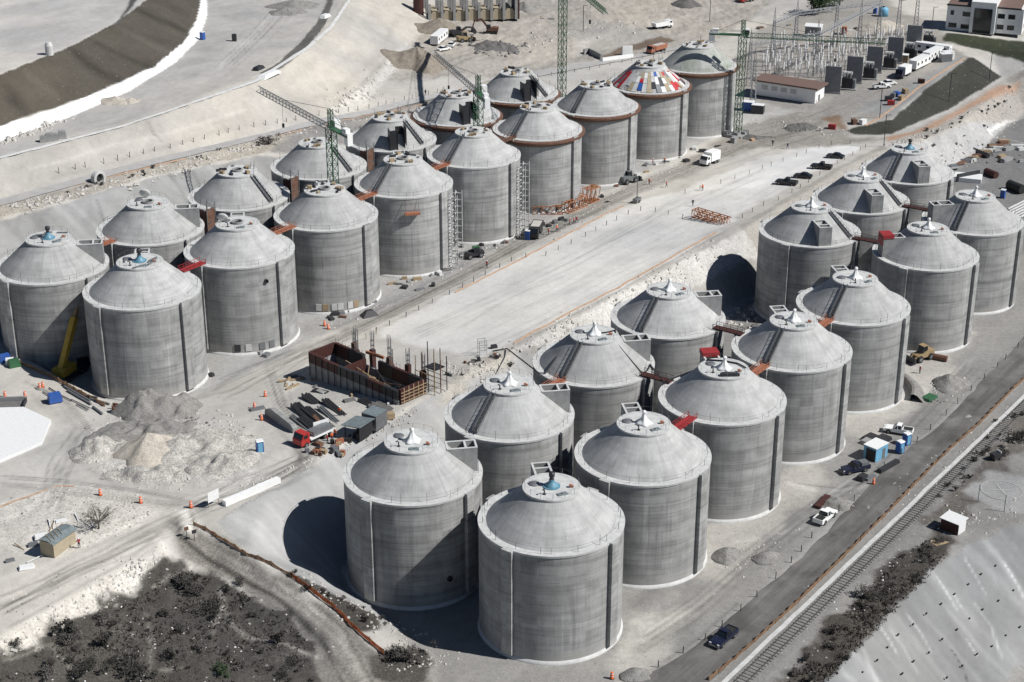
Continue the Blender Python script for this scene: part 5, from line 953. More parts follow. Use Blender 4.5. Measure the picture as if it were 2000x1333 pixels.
# ------------------------------------------------------------------ people
ppl = [Proto(person('stand', 'hi_vis', 'tarp_white')), Proto(person('walk', 'hi_vis', 'tarp_white')), Proto(person('reach', 'red_paint', 'tarp_white')), Proto(person('walk', 'dark_cloth', 'tarp_white'))]
for u, v, k, rz, lb in ((155, 1071, 2, 2.2, 'person in red top and helmet standing at the end of the beige shed'), (1796, 730, 2, .4, 'person in red with white helmet beside the dark mound near the road'), (1268, 361, 0, 1, 'worker in orange vest in front of the tank left of the patchwork one'), (1302, 366, 1, 3, 'worker in orange walking on the dirt track past the light tower'),
        (1372, 373, 0, 2, 'worker in orange vest on the white pad edge'), (1353, 403, 3, 1, 'person in dark clothes standing alone on the white pad left of the steel frames'), (951, 524, 2, 1.5, 'worker in red walking near the telehandler'), (1071, 459, 0, .5, 'worker in orange vest beside the black dump truck'), (1088, 453, 1, 2.5, 'worker in orange walking ahead of the black dump truck'),
        (1113, 440, 0, 0, 'worker in orange, first of three standing by the frames'), (1121, 438, 1, 3, 'worker in orange, middle of three standing by the frames'), (1126, 436, 2, 2, 'worker in red, last of three standing by the frames'), (1275, 322, 1, 0, 'worker in orange walking at the foot of the patchwork tank'), (1298, 320, 0, 4, 'worker in orange standing right of the walker at the patchwork tank'),
        (1509, 285, 3, 1, 'person in dark clothes on the bare dirt below the control building'), (1538, 291, 3, 2, 'person in dark clothes nearer the parked cars on bare dirt'), (831, 187, 3, 1, 'person in dark clothes on the grey path behind the far tanks'), (663, 812, 0, 1, 'worker in orange among the rebar bundles'), (649, 862, 1, 2, 'worker in orange in the workshop clutter by the red lorry'), (655, 855, 0, 4, 'worker in orange vest behind the workshop bench'), (640, 866, 2, 3, 'worker in red right beside the red lorry')):
    ppl[k].put(at(u, v, .0), rz, lb, 'person', 'people on the site')
# ------------------------------------------------------------------ barrels, toilets, barriers, boards
br = Proto(barrel())
for u, v, lb in ((196, 968, 'orange barrel left of the road bend in the left foreground'), (275, 983, 'orange barrel in the middle of the three by the road'), (373, 992, 'orange barrel nearest the white sign board'), (518, 775, 'orange barrel above the grey wedge wall'), (497, 798, 'orange barrel furthest left of the rebar yard'), (511, 821, 'orange barrel at the tip of the grey wedge wall'), (1195, 1326, 'orange barrel at the bottom edge beside the grey gravel heap'), (49, 776, 'orange barrel at the left end of the trench'), (78, 760, 'cluster barrel standing above the blue tarp'), (84, 757, 'second barrel close above the blue tarp'), (10, 776, 'orange barrel at the left edge above the trench'), (1706, 946, 'orange barrel at the lower end of the dark timber pile by the road'), (634, 637, 'orange barrel beside the tank with blanked openings'), (641, 643, 'second orange barrel beside the tank with blanked openings')):
    br.put(at(u, v), .3, lb, 'barrel', 'orange traffic barrels')
tl = Proto(toilet())
for u, v, rz, lb in ((508, 884, -1.2, 'blue portable toilet alone beside the rubble'), (1757, 884, -1.0, 'blue portable toilet nearer the road, below the white pickup'), (1770, 868, -1.0, 'blue portable toilet just behind the white pickup'), (1031, 468, 1.2, 'blue and white portable toilet at the black dump truck'), (1709, 27, 1, 'blue portable toilet at the far side of the substation'), (1821, 116, 1, 'blue portable toilet between the white trailers'), (396, 78, 1, 'blue portable toilet on the white liner edge')):
    tl.put(at(u, v), rz, lb, 'toilet', 'blue portable toilets')
for (u, v), lb in (((1725, 32), 'blue water tank beside the far toilet'),):
    t = thing('water_tank', at(u, v), 0, lb, 'tank'); MB().lathe([(1.6, 0), (1.6, 2.4), (1.2, 2.9), (.4, 3.0), (.4, 3.2), (.001, 3.2)], 20).build('shell', 'light_blue', t, smooth=True); MB().lathe([(.45, 3.2), (.45, 3.35), (.001, 3.36)], 12).build('lid', 'dark_steel', t)
jb = Proto(jersey())
for u, v, lb in ((460, 979, 'white concrete barrier nearest the sign board'), (493, 965, 'white concrete barrier in the middle of three'), (524, 951, 'white concrete barrier farthest from the sign board')): jb.put(at(u, v), bear((440, 987), (480, 970)), lb, 'barrier', 'white concrete barriers')
p = at(418, 988); t = thing('sign_board', p, bear((410, 992), (428, 983)), 'blank white sign board on two legs at the road bend', 'sign'); MB().box((0, 0, 1.75), (2.2, .06, 1.7)).build('panel', 'tarp_white', t)
for s in (-1, 1): MB().box((s*1.0, .06, 1.2), (.08, .08, 2.4)).build('leg', 'wood', t)
for u, v, lb in ((365, 1050, 'small brown road sign on a post where tracks fork'), (380, 1056, 'small dark sign on a post just right of the brown one')):
    t = thing('road_sign', at(u, v), .6, lb, 'sign'); MB().box((0, 0, .8), (.07, .07, 1.6)).build('post', 'dark_steel', t); MB().box((0, -.06, 1.55), (.7, .04, .6)).build('panel', 'rust' if u < 370 else 'dark_steel', t)
# marker posts: rows traced on the ground
def row(pts, n, h, mat, label, group):
    L = [at(*p) for p in pts]; d = [0]
    for i in range(1, len(L)): d.append(d[-1]+(L[i]-L[i-1]).length)
    
    if (h, mat) not in MARK: MARK[(h, mat)] = Proto(stake(h, mat))
    pr_ = MARK[(h, mat)]
    for k in range(n):
        s = d[-1]*(k+random.uniform(-.18, .18))/(n-1); s = min(max(s, 0), d[-1]); i = next(j for j in range(1, len(L)) if s <= d[j]+1e-6); q = L[i-1].lerp(L[i], (s-d[i-1])/max(d[i]-d[i-1], 1e-6)); q.z = ground_z(q.x, q.y)
        o = pr_.put(q, random.uniform(0, 3), label, 'post', group); o.rotation_euler.x = random.uniform(-.08, .08)
MARK = {}
row([(1279, 1308), (1384, 1247), (1475, 1170), (1560, 1085), (1590, 1045), (1648, 990), (1675, 975)], 13, 1.2, 'dark_steel', 'short dark marker post in the row along the near road edge', 'marker posts along the road')
row([(1726, 915), (1788, 866), (1833, 826), (1902, 758), (1940, 725), (1990, 678)], 11, 1.2, 'dark_steel', 'short dark marker post along the road beyond the blue shed', 'marker posts along the upper road')
row([(735, 649), (880, 575), (1010, 505), (1066, 500), (1130, 470), (1183, 441), (1235, 415), (1262, 410), (1287, 416), (1338, 428)], 24, 1.1, 'dark_steel', 'short dark marker post in the row along the left side of the pad', 'marker posts on the pad')
row([(1338, 378), (1400, 362), (1450, 345), (1520, 320), (1600, 290), (1612, 285), (1660, 282), (1692, 290)], 14, 1.1, 'rust', 'short rusty marker post along the far side of the parked cars', 'marker posts round the parked cars')
row([(1447, 428), (1492, 402), (1520, 392), (1560, 370), (1590, 350), (1640, 318), (1680, 295)], 13, 1.1, 'rust', 'short rusty marker post on the pad edge nearest the pit tanks', 'marker posts above the pit tanks')
row([(115, 338), (250, 308), (330, 292), (420, 268), (500, 248), (560, 240), (660, 222), (760, 204), (830, 188), (870, 178)], 36, 1.3, 'dark_steel', 'thin dark marker post along the far side of the grey path', 'marker posts along the path')
row([(200, 358), (340, 318), (500, 278), (610, 252)], 9, 1.5, 'tarp_white', 'white marker post on the tank side of the grey path', 'white posts along the path')
row([(1050, 152), (1150, 137), (1240, 118), (1300, 105)], 12, 1.1, 'dark_steel', 'small dark marker post on the track behind the last tanks', 'marker posts behind the last tanks')
row([(640, 702), (690, 676), (735, 652)], 5, 1.3, 'wood', 'wooden marker post by the pad corner above the concrete walls', 'marker posts at the pad corner')
# orange tape lines lying on the ground, mesh fences
def tape(name, pts, mat, label, w_=.35, h=.05):
    L = [at(*p) for p in pts]; mb = MB(); q = []
    for i in range(len(L)-1):
        k = max(1, int((L[i+1]-L[i]).length/2.5))
        for j in range(k): c = L[i].lerp(L[i+1], j/k); c.x += random.uniform(-.25, .25); q.append(Vector((c.x, c.y, ground_z(c.x, c.y)+h)))
    for i in range(len(q)-1): mb.beam(q[i], q[i+1], w_, .05)
    return tag(mb.build(name, mat), label, 'tape')
plain('faded_orange', (.52, .35, .24), .8, var=.3)
tape('orange_tape', [(1003, 671), (1100, 618), (1200, 566), (1300, 509), (1411, 447)], 'faded_orange', 'long orange plastic tape on the pad edge above the pit slope', .55)
tape('orange_tape', [(890, 572), (1000, 516), (1100, 462), (1180, 420), (1228, 397)], 'faded_orange', 'long orange plastic tape on the pad edge facing the far block', .55)
tape('orange_tape', [(0, 402), (60, 383), (130, 366), (250, 337), (380, 306)], 'faded_orange', 'pale orange tape beside the grey path at the left edge', .9)
tape('orange_tape', [(540, 266), (640, 243), (720, 225), (790, 212), (850, 200)], 'faded_orange', 'orange tape beside the grey path behind the crane', .7)
tape('orange_tape', [(0, 992), (60, 968), (110, 950), (180, 950)], 'faded_orange', 'faint orange tape at the left edge by the road', .4)
tape('orange_tape', [(1690, 246), (1717, 231), (1762, 198), (1807, 163), (1845, 138), (1892, 111)], 'faded_orange', 'orange tape along the crest of the dark grass bank', .7)
def mesh_fence(pts, h, mat, label, step=2.6, seed=0):
    L = [at(*p) for p in pts]; R_ = random.Random(seed); q = []
    for i in range(len(L)-1):
        k = max(1, round((L[i+1]-L[i]).length/step)); q += [L[i].lerp(L[i+1], j/k) for j in range(k)]
    q.append(L[-1]); q = [Vector((c.x, c.y, ground_z(c.x, c.y))) for c in q]; t = thing('mesh_fence', q[0], 0, label, 'fence', 'plastic mesh fences'); o = q[0]; mb = MB(); vs = []; M_ = 4
    for i in range(len(q)-1):
        for m_ in range(M_): c = q[i].lerp(q[i+1], m_/M_); sag = .22*math.sin(math.pi*m_/M_)*R_.uniform(.3, 1.2); vs += [tuple(c-o+Vector((R_.uniform(-.08, .08), R_.uniform(-.08, .08), .04))), tuple(c-o+Vector((R_.uniform(-.08, .08), R_.uniform(-.08, .08), h*R_.uniform(.85, 1)-sag)))]
    vs += [tuple(q[-1]-o), tuple(q[-1]-o+Vector((0, 0, h)))]; mb.add(vs, [(2*i, 2*i+2, 2*i+3, 2*i+1) for i in range(len(vs)//2-1)]); f = mb.build('mesh_panel', mat, t); f.modifiers.new('s', 'SOLIDIFY').thickness = .03
    for i, c in enumerate(q[:99]): MB().box((c.x-o.x, c.y-o.y, c.z-o.z+h*.55), (.09, .09, h*1.15)).build('post', 'wood', t)
def net(name, colr):
    m, n, l, b = nodes_of(name); tc = n.new('ShaderNodeTexCoord'); f = noise(n, l, tc.outputs['Object'], 1.3, 3); b.inputs['Base Color'].default_value = (*colr, 1); b.inputs['Roughness'].default_value = .8; l.new(ramp(n, l, f, [(.35, .95), (.65, .5)]), b.inputs['Alpha'])
    tr_ = n.new('ShaderNodeBsdfTranslucent'); tr_.inputs['Color'].default_value = (*colr, 1); ms = n.new('ShaderNodeMixShader'); ms.inputs[0].default_value = .5; l.new(b.outputs[0], ms.inputs[1]); l.new(tr_.outputs[0], ms.inputs[2]); l.new(ms.outputs[0], n['Material Output'].inputs['Surface'])
net('orange_net', (.52, .19, .08)); net('brown_net', (.46, .30, .19))
mesh_fence([(378, 1026), (402, 1036), (440, 1060), (480, 1085), (530, 1105), (570, 1128)], .75, 'brown_net', 'faded brown mesh fence along the top of the pit corner', seed=1)
mesh_fence([(570, 1128), (612, 1160), (650, 1187), (688, 1226), (722, 1255), (750, 1280)], .95, 'orange_net', 'bright orange mesh fence on the dirt road beside the pit', seed=2)
mesh_fence([(1385, 1330), (1440, 1285), (1500, 1232), (1560, 1176), (1620, 1117), (1680, 1057)], .8, 'brown_net', 'rusty mesh fence between road and railway, lower stretch', seed=3)
mesh_fence([(1680, 1057), (1737, 1000), (1793, 942), (1850, 884), (1913, 829), (1980, 761), (2010, 733)], .8, 'brown_net', 'rusty mesh fence between road and railway, upper stretch', seed=4)
mesh_fence([(0, 700), (40, 712), (100, 738), (160, 770), (205, 795)], .8, 'brown_net', 'dark rusty mesh fence along the far pit edge at left', seed=5)
# ------------------------------------------------------------------ heaps of rubble and sand
def heap(p, rx, ry, h, mat, label, name='sand_pile', rz=0, seed=0, rough=.12, peak=1.0, cat='pile', group=None):
    n, m_ = 40, 14; vs = []; R0 = random.uniform(0, 99)
    for j in range(m_+1):
        r = 1-j/m_
        for i in range(n):
            t = 2*math.pi*i/n; w_ = 1+.28*(float(vnoise(math.cos(t)*1.6+R0, math.sin(t)*1.6+R0, 1, 3))-.5)*2
            x, y = rx*r*w_*math.cos(t), ry*r*w_*math.sin(t); z = h*(1-r**peak) if peak != 1 else h*(1-r); z += h*rough*(float(fnoise(x*1.3+R0*7, y*1.3, 2.2, 9, 4))-.5)*2*min(1, (1-r)*5)
            c, s = math.cos(rz), math.sin(rz); gx_, gy_ = p.x+x*c-y*s, p.y+x*s+y*c; vs.append((x*c-y*s, x*s+y*c, z+ground_z(gx_, gy_)-p.z-(.3 if j == 0 else 0)))
    fs = [(j*n+i, j*n+(i+1) % n, (j+1)*n+(i+1) % n, (j+1)*n+i) for j in range(m_) for i in range(n)]
    o = MB().add(vs, fs).build(name, mat, None, p, smooth=True); return tag(o, label, cat, group or 'heaps of earth and sand')
def soil(name, base, sp_=.5):
    m, n, l, b = nodes_of(name); ge = n.new('ShaderNodeNewGeometry'); po = ge.outputs['Position']; a_ = noise(n, l, po, .7, 6, .7); d_ = noise(n, l, po, 4.0, 4, .7); e_ = noise(n, l, mapped(n, l, po, (1.2, 1.2, .15)), 1.5, 4, .6)
    c = mix(n, l, 1, base, ramp(n, l, a_, [(.3, .68), (.5, 1), (.7, 1.2)]), 'MULTIPLY'); c = mix(n, l, sp_, c, ramp(n, l, d_, [(.32, .45), (.5, 1), (.68, 1.5)]), 'MULTIPLY'); c = mix(n, l, .5, c, ramp(n, l, e_, [(.35, .8), (.65, 1.15)]), 'MULTIPLY')
    l.new(c, b.inputs['Base Color']); b.inputs['Roughness'].default_value = .95; bump(n, l, b, math_(n, l, 'ADD', a_, d_), .7, .3)
soil('sand_heap', (.50, .455, .39), .35); soil('grey_heap', (.26, .25, .235)); soil('dark_heap', (.14, .135, .13)); soil('pale_rubble', (.46, .44, .405), .9)
heap(at(292, 884), 6.6, 5.6, 3.6, 'sand_heap', 'pale pointed sand heap in the left foreground', rz=.5, rough=.06)
heap(at(300, 806), 7.5, 5.2, 4.0, 'grey_heap', 'grey earth hump against the foot of the blue mixer tank', 'rubble_heap', rz=.3, rough=.45, peak=1.4)
heap(at(262, 846), 9.5, 4.4, 1.7, 'grey_heap', 'grey rubble band just behind the pointed sand heap', 'rubble_heap', rz=.3, rough=.8, peak=1.3)
heap(at(365, 872), 11.5, 6.5, 1.8, 'pale_rubble', 'broad pale rubble spread right of the pointed sand heap', 'rubble_heap', rz=.2, rough=.75, peak=1.4)
heap(at(440, 905), 7, 4.5, 1.3, 'pale_rubble', 'pale rubble edge nearest the lone blue toilet', 'rubble_heap', rz=.4, rough=.9, peak=1.3)
heap(at(200, 880), 6, 4.0, 1.9, 'pale_rubble', 'low rubble tongue left of the pointed sand heap', 'rubble_heap', rz=.4, rough=.8, peak=1.3)
heap(at(300, 925), 8, 3.0, 1.1, 'pale_rubble', 'stony skirt in front of the pointed sand heap', 'rubble_heap', rz=.1, rough=.9, peak=1.3)
heap(at(1853, 752), 4.6, 3.2, 2.3, 'grey_heap', 'grey gravel mound between the tan loader and the road', 'gravel_pile', rz=.8, rough=.2)
heap(at(1493, 1092), 2.8, 2.2, 1.2, 'grey_heap', 'small grey mound on the dirt right of the roadside tanks', 'gravel_pile', rough=.2, peak=1.5)
heap(at(1243, 1320), 2.4, 1.7, 1.0, 'grey_heap', 'grey gravel mound at the bottom edge by the road', 'gravel_pile', rough=.12, peak=1.8)
heap(at(1633, 985), 2.8, 2.2, 1.0, 'grey_heap', 'low grey mound beside the red steel form', 'gravel_pile', rough=.3, peak=1.3)
heap(at(1420, 1088), 3.0, 2.0, 1.6, 'grey_heap', 'brown grey earth bank against the second roadside tank', 'gravel_pile', rz=.9, rough=.25, peak=1.4)
soil('brown_heap', (.26, .225, .185), .35)
heap(at(815, 128), 9.5, 8, 5.6, 'brown_heap', 'large brown sand pile beyond the shortest crane jib', rz=.2, rough=.14); heap(at(858, 60), 8, 6, 4.2, 'brown_heap', 'brown sand pile behind the long site trailer', rough=.06)
heap(at(970, 95), 8, 4.5, 2.0, 'dark_heap', 'dark broken concrete heap in front of the excavator', 'rubble_heap', rough=.6, peak=1.3); heap(at(1341, 10), 6, 5, 3.2, 'dark_heap', 'dark gravel pile at the top edge', 'gravel_pile', rough=.1)
heap(at(1560, 250), 4.8, 3.4, 1.3, 'dark_heap', 'dark debris heap in the dirt hollow below the control building', 'rubble_heap', rough=.6, peak=1.3)
heap(at(575, 14), 8, 6, 2.4, 'grey_heap', 'grey gravel pile at the top edge above the curved berm', 'gravel_pile', rough=.12); heap(at(560, 26), 6, 4, 1.8, 'grey_heap', 'smaller brown grey pile below the gravel pile at the top', 'gravel_pile', rough=.12)
heap(at(226, 200), 3.6, 3, 1.6, 'sand_heap', 'small brown heap below the white liner', rough=.1); heap(at(256, 200), 2.4, 2.2, 1.1, 'sand_heap', 'second, smaller brown heap below the white liner', rough=.1)
heap(at(1024, 18), 5, 4, 2.6, 'grey_heap', 'grey pile right of the concrete frame at the top', 'gravel_pile', rough=.1)
heap(at(1470, 270), 3, 2, 1.0, 'dark_heap', 'dark earth pile at the foot of the substation crane', 'rubble_heap', rough=.4, peak=1.3)
heap(at(1720, 56), 8, 5, 2.6, 'sand_heap', 'brown earth mound beyond the substation gantries', rough=.15, peak=1.4)
# white ready slab with kerb, trench
def poly_slab(pts, z0, z1, mat, name, label, cat):
    L = [at(*p) for p in pts]; c = sum(L, Vector())/len(L); c.z = min(p.z for p in L); return tag(MB().prism([(p.x-c.x, p.y-c.y) for p in L], z0, z1).build(name, mat, None, c), label, cat)
poly_slab([(-60, 812), (-20, 804), (47, 802), (100, 826), (82, 869), (0, 905), (-80, 930)], -.5, .75, 'tarp_white', 'concrete_slab', 'bright white many sided slab at the left edge', 'slab')
t0 = at(-30, 799); t1 = at(46, 797); d = (t1-t0); hd = math.atan2(d.y, d.x); t = thing('trench', (t0+t1)/2, hd, 'rectangular grey walled trench behind the white slab', 'trench'); MB().box((0, 2.6, .25), (d.length, .3, 1.5)).build('back_wall', 'grey_concrete', t); MB().box((d.length/2, 1.3, .12), (.3, 2.6, 1.2)).build('end_wall', 'dark_steel', t); MB().box((0, 1.3, .05), (d.length, 2.4, .1)).build('floor_slab', 'dark_concrete', t)
# ------------------------------------------------------------------ concrete walls with red forms
A_, B_, C_ = at(607, 738), at(780, 791), at(815, 772); ex = (B_-A_); L1 = Vector((ex.x, ex.y, 0)).length; hd = math.atan2(ex.y, ex.x); ey = C_-B_; L2 = 6.2; H1 = 5.1
t = thing('building_shell', A_, hd, 'half built concrete walls in dark red formwork with bare rebar columns', 'building'); zb = min(A_.z, B_.z)-A_.z-.2
def wl(x0, y0, x1, y1, z0, z1, th, mat, nm): return MB().box(((x0+x1)/2, (y0+y1)/2, (z0+z1)/2), (abs(x1-x0)+th*(x0 == x1), abs(y1-y0)+th*(y0 == y1), z1-z0)).build(nm, mat, t)
for x0, y0, x1, y1 in ((0, 0, L1, 0), (0, L2, L1, L2), (0, .2, 0, L2-.2), (L1, .2, L1, L2-.2)): wl(x0, y0, x1, y1, zb, H1*.62, .4, 'grey_concrete', 'concrete_wall')
wl(L1*.36, .2, L1*.36, L2-.2, zb, H1*.9, .35, 'dark_red', 'formwork_panel')
for k in range(6):
    x = L1*k/6; wl(x+.06, -.02, x+L1/6-.06, -.02, H1*.64, H1*(.98 if k % 3 else 1.02), .62, ('dark_red', 'dark_red', 'dark_steel', 'dark_steel', 'dark_red', 'dark_steel')[k], 'formwork_panel')
    if k != 2: wl(x+.06, L2+.02, x+L1/6-.06, L2+.02, H1*.5, H1*1.0, .62, ('dark_red', 'dark_steel')[k % 2], 'formwork_panel')
wl(L1+.05, .1, L1+.05, L2-.1, H1*.45, H1*1.02, .6, 'dark_red', 'formwork_panel'); wl(-.05, .1, -.05, L2-.1, H1*.6, H1, .6, 'dark_red', 'formwork_panel')
for k in range(5): MB().box((L1+.42, .8+k*1.15, H1*.72), (.12, .14, H1*.7)).build('soldier_beam', 'wood' if k % 2 else 'faded_orange', t)
for z in (.5, .62, .74, .86): MB().box((L1+.55, L2/2, H1*z+.3), (.1, L2, .12)).build('waler', 'wood', t)
for k, (x, y) in enumerate(((L1*.12, L2+2.2), (L1*.32, L2+2.4), (L1*.52, L2+2.2), (L1*.72, L2+2.3), (L1*.9, L2+2.0), (L1*.24, L2+.2), (L1*.62, L2+.4))):
    mb = MB(); hh = 8.2+(k % 3)*.6
    for i in range(7): a = 2*math.pi*i/7; mb.beam((x+.32*math.cos(a), y+.32*math.sin(a), 0), (x+.36*math.cos(a), y+.36*math.sin(a), hh+random.uniform(-.5, .4)), .06)
    for z in range(1, 8): mb.lathe([(.34, z), (.34, z+.05)], 7, (x, y, 0))
    mb.build('rebar_column', 'steel_grey', t); MB().box((x, y, 2.6), (.85, .85, 5.2)).build('column_form', ('rust', 'dark_red')[k % 2], t)
MB().box((L1*.42, L2+.9, H1+.25), (4.2, .4, .5), .1).build('form_beam', 'orange_paint', t)
rq = random.Random(77)
for k in range(16): MB().beam((.8+rq.random()*(L1-1.6), .9+rq.random()*(L2-1.8), 0), (.8+rq.random()*(L1-1.6), .9+rq.random()*(L2-1.8), rq.uniform(2.0, 5.4)), .12).build('prop', rq.choice(('wood', 'dark_steel', 'rust')), t)
for k in range(7): MB().box((1.5+k*(L1-3)/6, L2*.5, rq.uniform(.8, 2.4)), (rq.uniform(1.2, 2.4), L2*.8, .18)).build('shoring_deck', rq.choice(('dark_steel', 'dark_concrete', 'wood')), t)
for k in range(26): MB().beam((L1*k/26+.2, L2-.05, H1*.9), (L1*k/26+.2+rq.uniform(-.1, .1), L2-.05, H1+rq.uniform(.6, 1.5)), .05).build('starter_bar', 'rust', t)
for k in range(14): MB().beam((L1*k/14+.3, -.4, .6), (L1*k/14+.3, -.4, H1*1.0), .1).build('soldier_beam', 'dark_steel', t)
e = thing('scaffold_bay', at(842, 760), hd, 'timber and rebar scaffold bay beside the red formwork walls', 'scaffold')
for i in range(4):
    for j in range(3): MB().beam((-2.4+i*1.6, -1.4+j*1.5, 0), (-2.4+i*1.6, -1.4+j*1.5, 5.5+random.uniform(0, 2.6)), .12).build('upright', ('wood', 'rust', 'dark_steel')[(i+j) % 3], e)
for z in (1.6, 3.4): 
    for j in range(3): MB().beam((-2.6, -1.4+j*1.5, z), (2.6, -1.4+j*1.5, z+.1), .1).build('ledger', 'wood', e)
MB().box((.6, .4, 4.4), (2.6, 2.4, .2)).build('platform', 'dark_steel', e); MB().box((-1.6, -.4, 1.6), (.9, .9, 3.2)).build('column_form', 'rust', e)
# wedge wall, rebar stacks, sheds, workshop clutter
p0, p1 = at(523, 812), at(577, 846); d = p1-p0; t = tag(MB().profile([(-d.length/2-.3, 0), (-d.length/2, 1.0), (-d.length*.28, 1.9), (d.length*.42, 1.75), (d.length/2, 1.3), (d.length/2, 0)], .9).build('concrete_wedge', 'grey_concrete', None, (p0+p1)/2, rz=math.atan2(d.y, d.x)), 'long grey concrete wedge wall beside the rebar yard', 'wall')
rb = random.Random(5); stack_h = bear((580, 778), (655, 828))
for u, v, ln_, wd, hh, mt, lb in ((612, 838, 10, 1.2, .3, 'dark_steel', 'dark rebar bundle nearest the wedge wall'), (600, 815, 11, 1.5, .4, 'dark_steel', 'widest dark rebar bundle in the yard'), (625, 822, 11, 1.5, .35, 'dark_steel', 'dark rebar bundle, third from the wedge wall'), (642, 812, 8, .7, .35, 'steel_grey', 'thin grey bar bundle in the middle of the yard'), (655, 800, 9, 1.1, .3, 'dark_steel', 'dark rebar bundle on the far side of the yard'), (608, 783, 5, 1.4, .5, 'dark_steel', 'short dark bundle at the top of the yard'), (632, 833, 9, .5, .25, 'rust', 'rusty thin bar bundle in the yard'), (718, 789, 4, 1.2, .25, 'dark_steel', 'short dark bundle by the grey container'), (748, 800, 6, 3.0, .2, 'dark_concrete', 'flat dark mat behind the workshop shed'), (590, 830, 8, .7, .3, 'steel_grey', 'grey bar bundle by the wedge wall')):
    t = thing('rebar_bundle', at(u, v), stack_h+rb.uniform(-.06, .06), lb, 'rebar', 'rebar bundles in the yard'); k_ = max(3, int(wd/.22))
    for i in range(k_): MB().beam((-ln_/2+rb.uniform(-.4, .4), -wd/2+wd*i/(k_-1), hh/2), (ln_/2+rb.uniform(-.4, .4), -wd/2+wd*i/(k_-1), hh/2), .19, hh*rb.uniform(.7, 1.2)).build('bar', mt, t)
for u, v, ln_, mt, rz, lb in ((570, 744, 5, 'wood', .2, 'loose timber plank left of the red formwork walls'), (562, 748, 4, 'wood', 1.5, 'timber board lying at the shadow tip of the red formwork walls'), (571, 757, 3.2, 'wood', .9, 'single pale board on the sand above the rebar yard'), (626, 766, 3.0, 'dark_steel', -.5, 'dark steel tray on the sand above the rebar yard'), (503, 800, 2.6, 'steel_grey', .4, 'small pile of grey steel at the left of the rebar yard')): tag(MB().box((0, 0, .15), (ln_, .5 if ln_ > 3.1 else 1.2, .3), rz).build('plank' if mt == 'wood' else 'steel_tray', mt, None, at(u, v)), lb, 'plank', 'loose boards')
p = at(732, 832); hd = bear((738, 842), (715, 858)); t = thing('storage_container', p, hd, 'grey corrugated container at the end of the workshop', 'container'); MB().box((0, 0, 1.35), (3.2, 3.0, 2.7)).build('shell', 'steel_grey', t)
for k in range(9): MB().box((-1.5+k*.37, -1.53, 1.35), (.12, .06, 2.5)).build('rib', 'steel_grey', t)
MB().box((0, 0, 2.74), (3.3, 3.1, .08)).build('roof', 'tin_roof', t)
p = at(700, 850); t = thing('workshop_shed', p, hd, 'open fronted workshop shed with pale sheet roof', 'shed')
for x in (-1.6, 1.6):
    for y in (-1.5, 1.5): MB().box((x, y, 1.1+.2*(y > 0)), (.12, .12, 2.2+.4*(y > 0))).build('post', 'dark_steel', t)
MB().box((0, 0, 2.45), (4.2, 4.0, .1), rx=.12).build('roof', 'tin_roof', t); MB().box((0, 1.6, 1.1), (3.6, .1, 2.2)).build('back_wall', 'dark_steel', t); MB().box((-1.7, 0, 1.1), (.1, 3.0, 2.2)).build('side_wall', 'dark_steel', t); MB().box((.4, .3, .45), (2.0, .8, .9)).build('bench', 'dark_steel', t)
for k in range(22):
    u, v = 590+rb.uniform(0, 110), 848+rb.uniform(0, 44); v = max(v, 905-(u-560)*.36) if rb.random() < .3 else v; mt = rb.choice(('dark_steel', 'dark_steel', 'rust', 'steel_grey', 'wood', 'black_rubber', 'orange_paint'))
    tag(MB().box((0, 0, .3), (rb.uniform(.5, 1.6), rb.uniform(.3, 1.0), rb.uniform(.3, 1.1)), rb.uniform(0, 3)).build('equipment_crate', mt, None, at(u, v)), 'small workshop crate or machine in the clutter round the red lorry', 'crate', 'workshop clutter')
p = at(628, 848); t = thing('notice_board', p, bear((625, 850), (640, 845)), 'white board on green legs standing behind the red lorry', 'board'); MB().box((0, 0, 1.8), (3.0, .1, 1.5)).build('panel', 'tarp_white', t); [MB().box((x, .08, .6), (.1, .1, 1.2)).build('leg', 'green_paint', t) for x in (-1.2, 1.2)]
p = at(761, 817); tag(MB().box((0, 0, .5), (1.6, 1.2, 1.0), .4).build('timber_crate', 'wood', None, p), 'orange brown timber crate right of the grey container', 'crate')
# hut, tarp box, pipes at left
p0, p1, p2 = at(84, 1083), at(107, 1091), at(149, 1060); d = p2-p1; e = p0-p1; hd = math.atan2(d.y, d.x); L1, L2 = d.length, max(e.length, 2.6); c = (p1+p2)/2; t = thing('block_hut', c, hd, 'small beige block hut with grey curved sheet roof', 'hut')
MB().box((0, L2/2, 1.1), (L1, L2, 2.4)).build('wall', 'beige_block', t); mb = MB(); mb.profile([(-.25, 2.25), (L2*.3, 2.62), (L2*.7, 2.6), (L2+.3, 2.2), (L2+.3, 2.28), (L2*.7, 2.7), (L2*.3, 2.72), (-.25, 2.33)], L1+.5); o = mb.build('roof', 'tin_roof', t); o.rotation_euler.z = math.pi/2
for k in range(4): MB().beam((-L1/2+.8*k, .3, 2.75), (-L1/2+1.2+.8*k, L2-.2, 2.8), .08).build('roof_pole', 'wood', t)
MB().box((L1/2+.012, L2*.4, 1.0), (.03, .8, 1.9)).build('door', 'dark_steel', t)
for u, v, sx, sy, mt, lb in ((52, 1110, 2.3, 1.2, 'tarp_white', 'white board lying on the sand below the hut'), (65, 1066, 1.6, 1.0, 'steel_grey', 'grey junk pile at the left end of the hut'), (80, 1050, 2.0, 1.4, 'tarp_white', 'white sacks behind the hut'), (120, 1020, 1.8, .6, 'tarp_white', 'white sheet behind the hut roof'), (20, 1097, 1.4, .6, 'steel_grey', 'grey drum lying at the left edge below the hut')): tag(MB().box((0, 0, .25), (sx, sy, .35), .4, taper=.85).build('sheet_pile', mt, None, at(u, v)), lb, 'junk', 'junk round the hut')
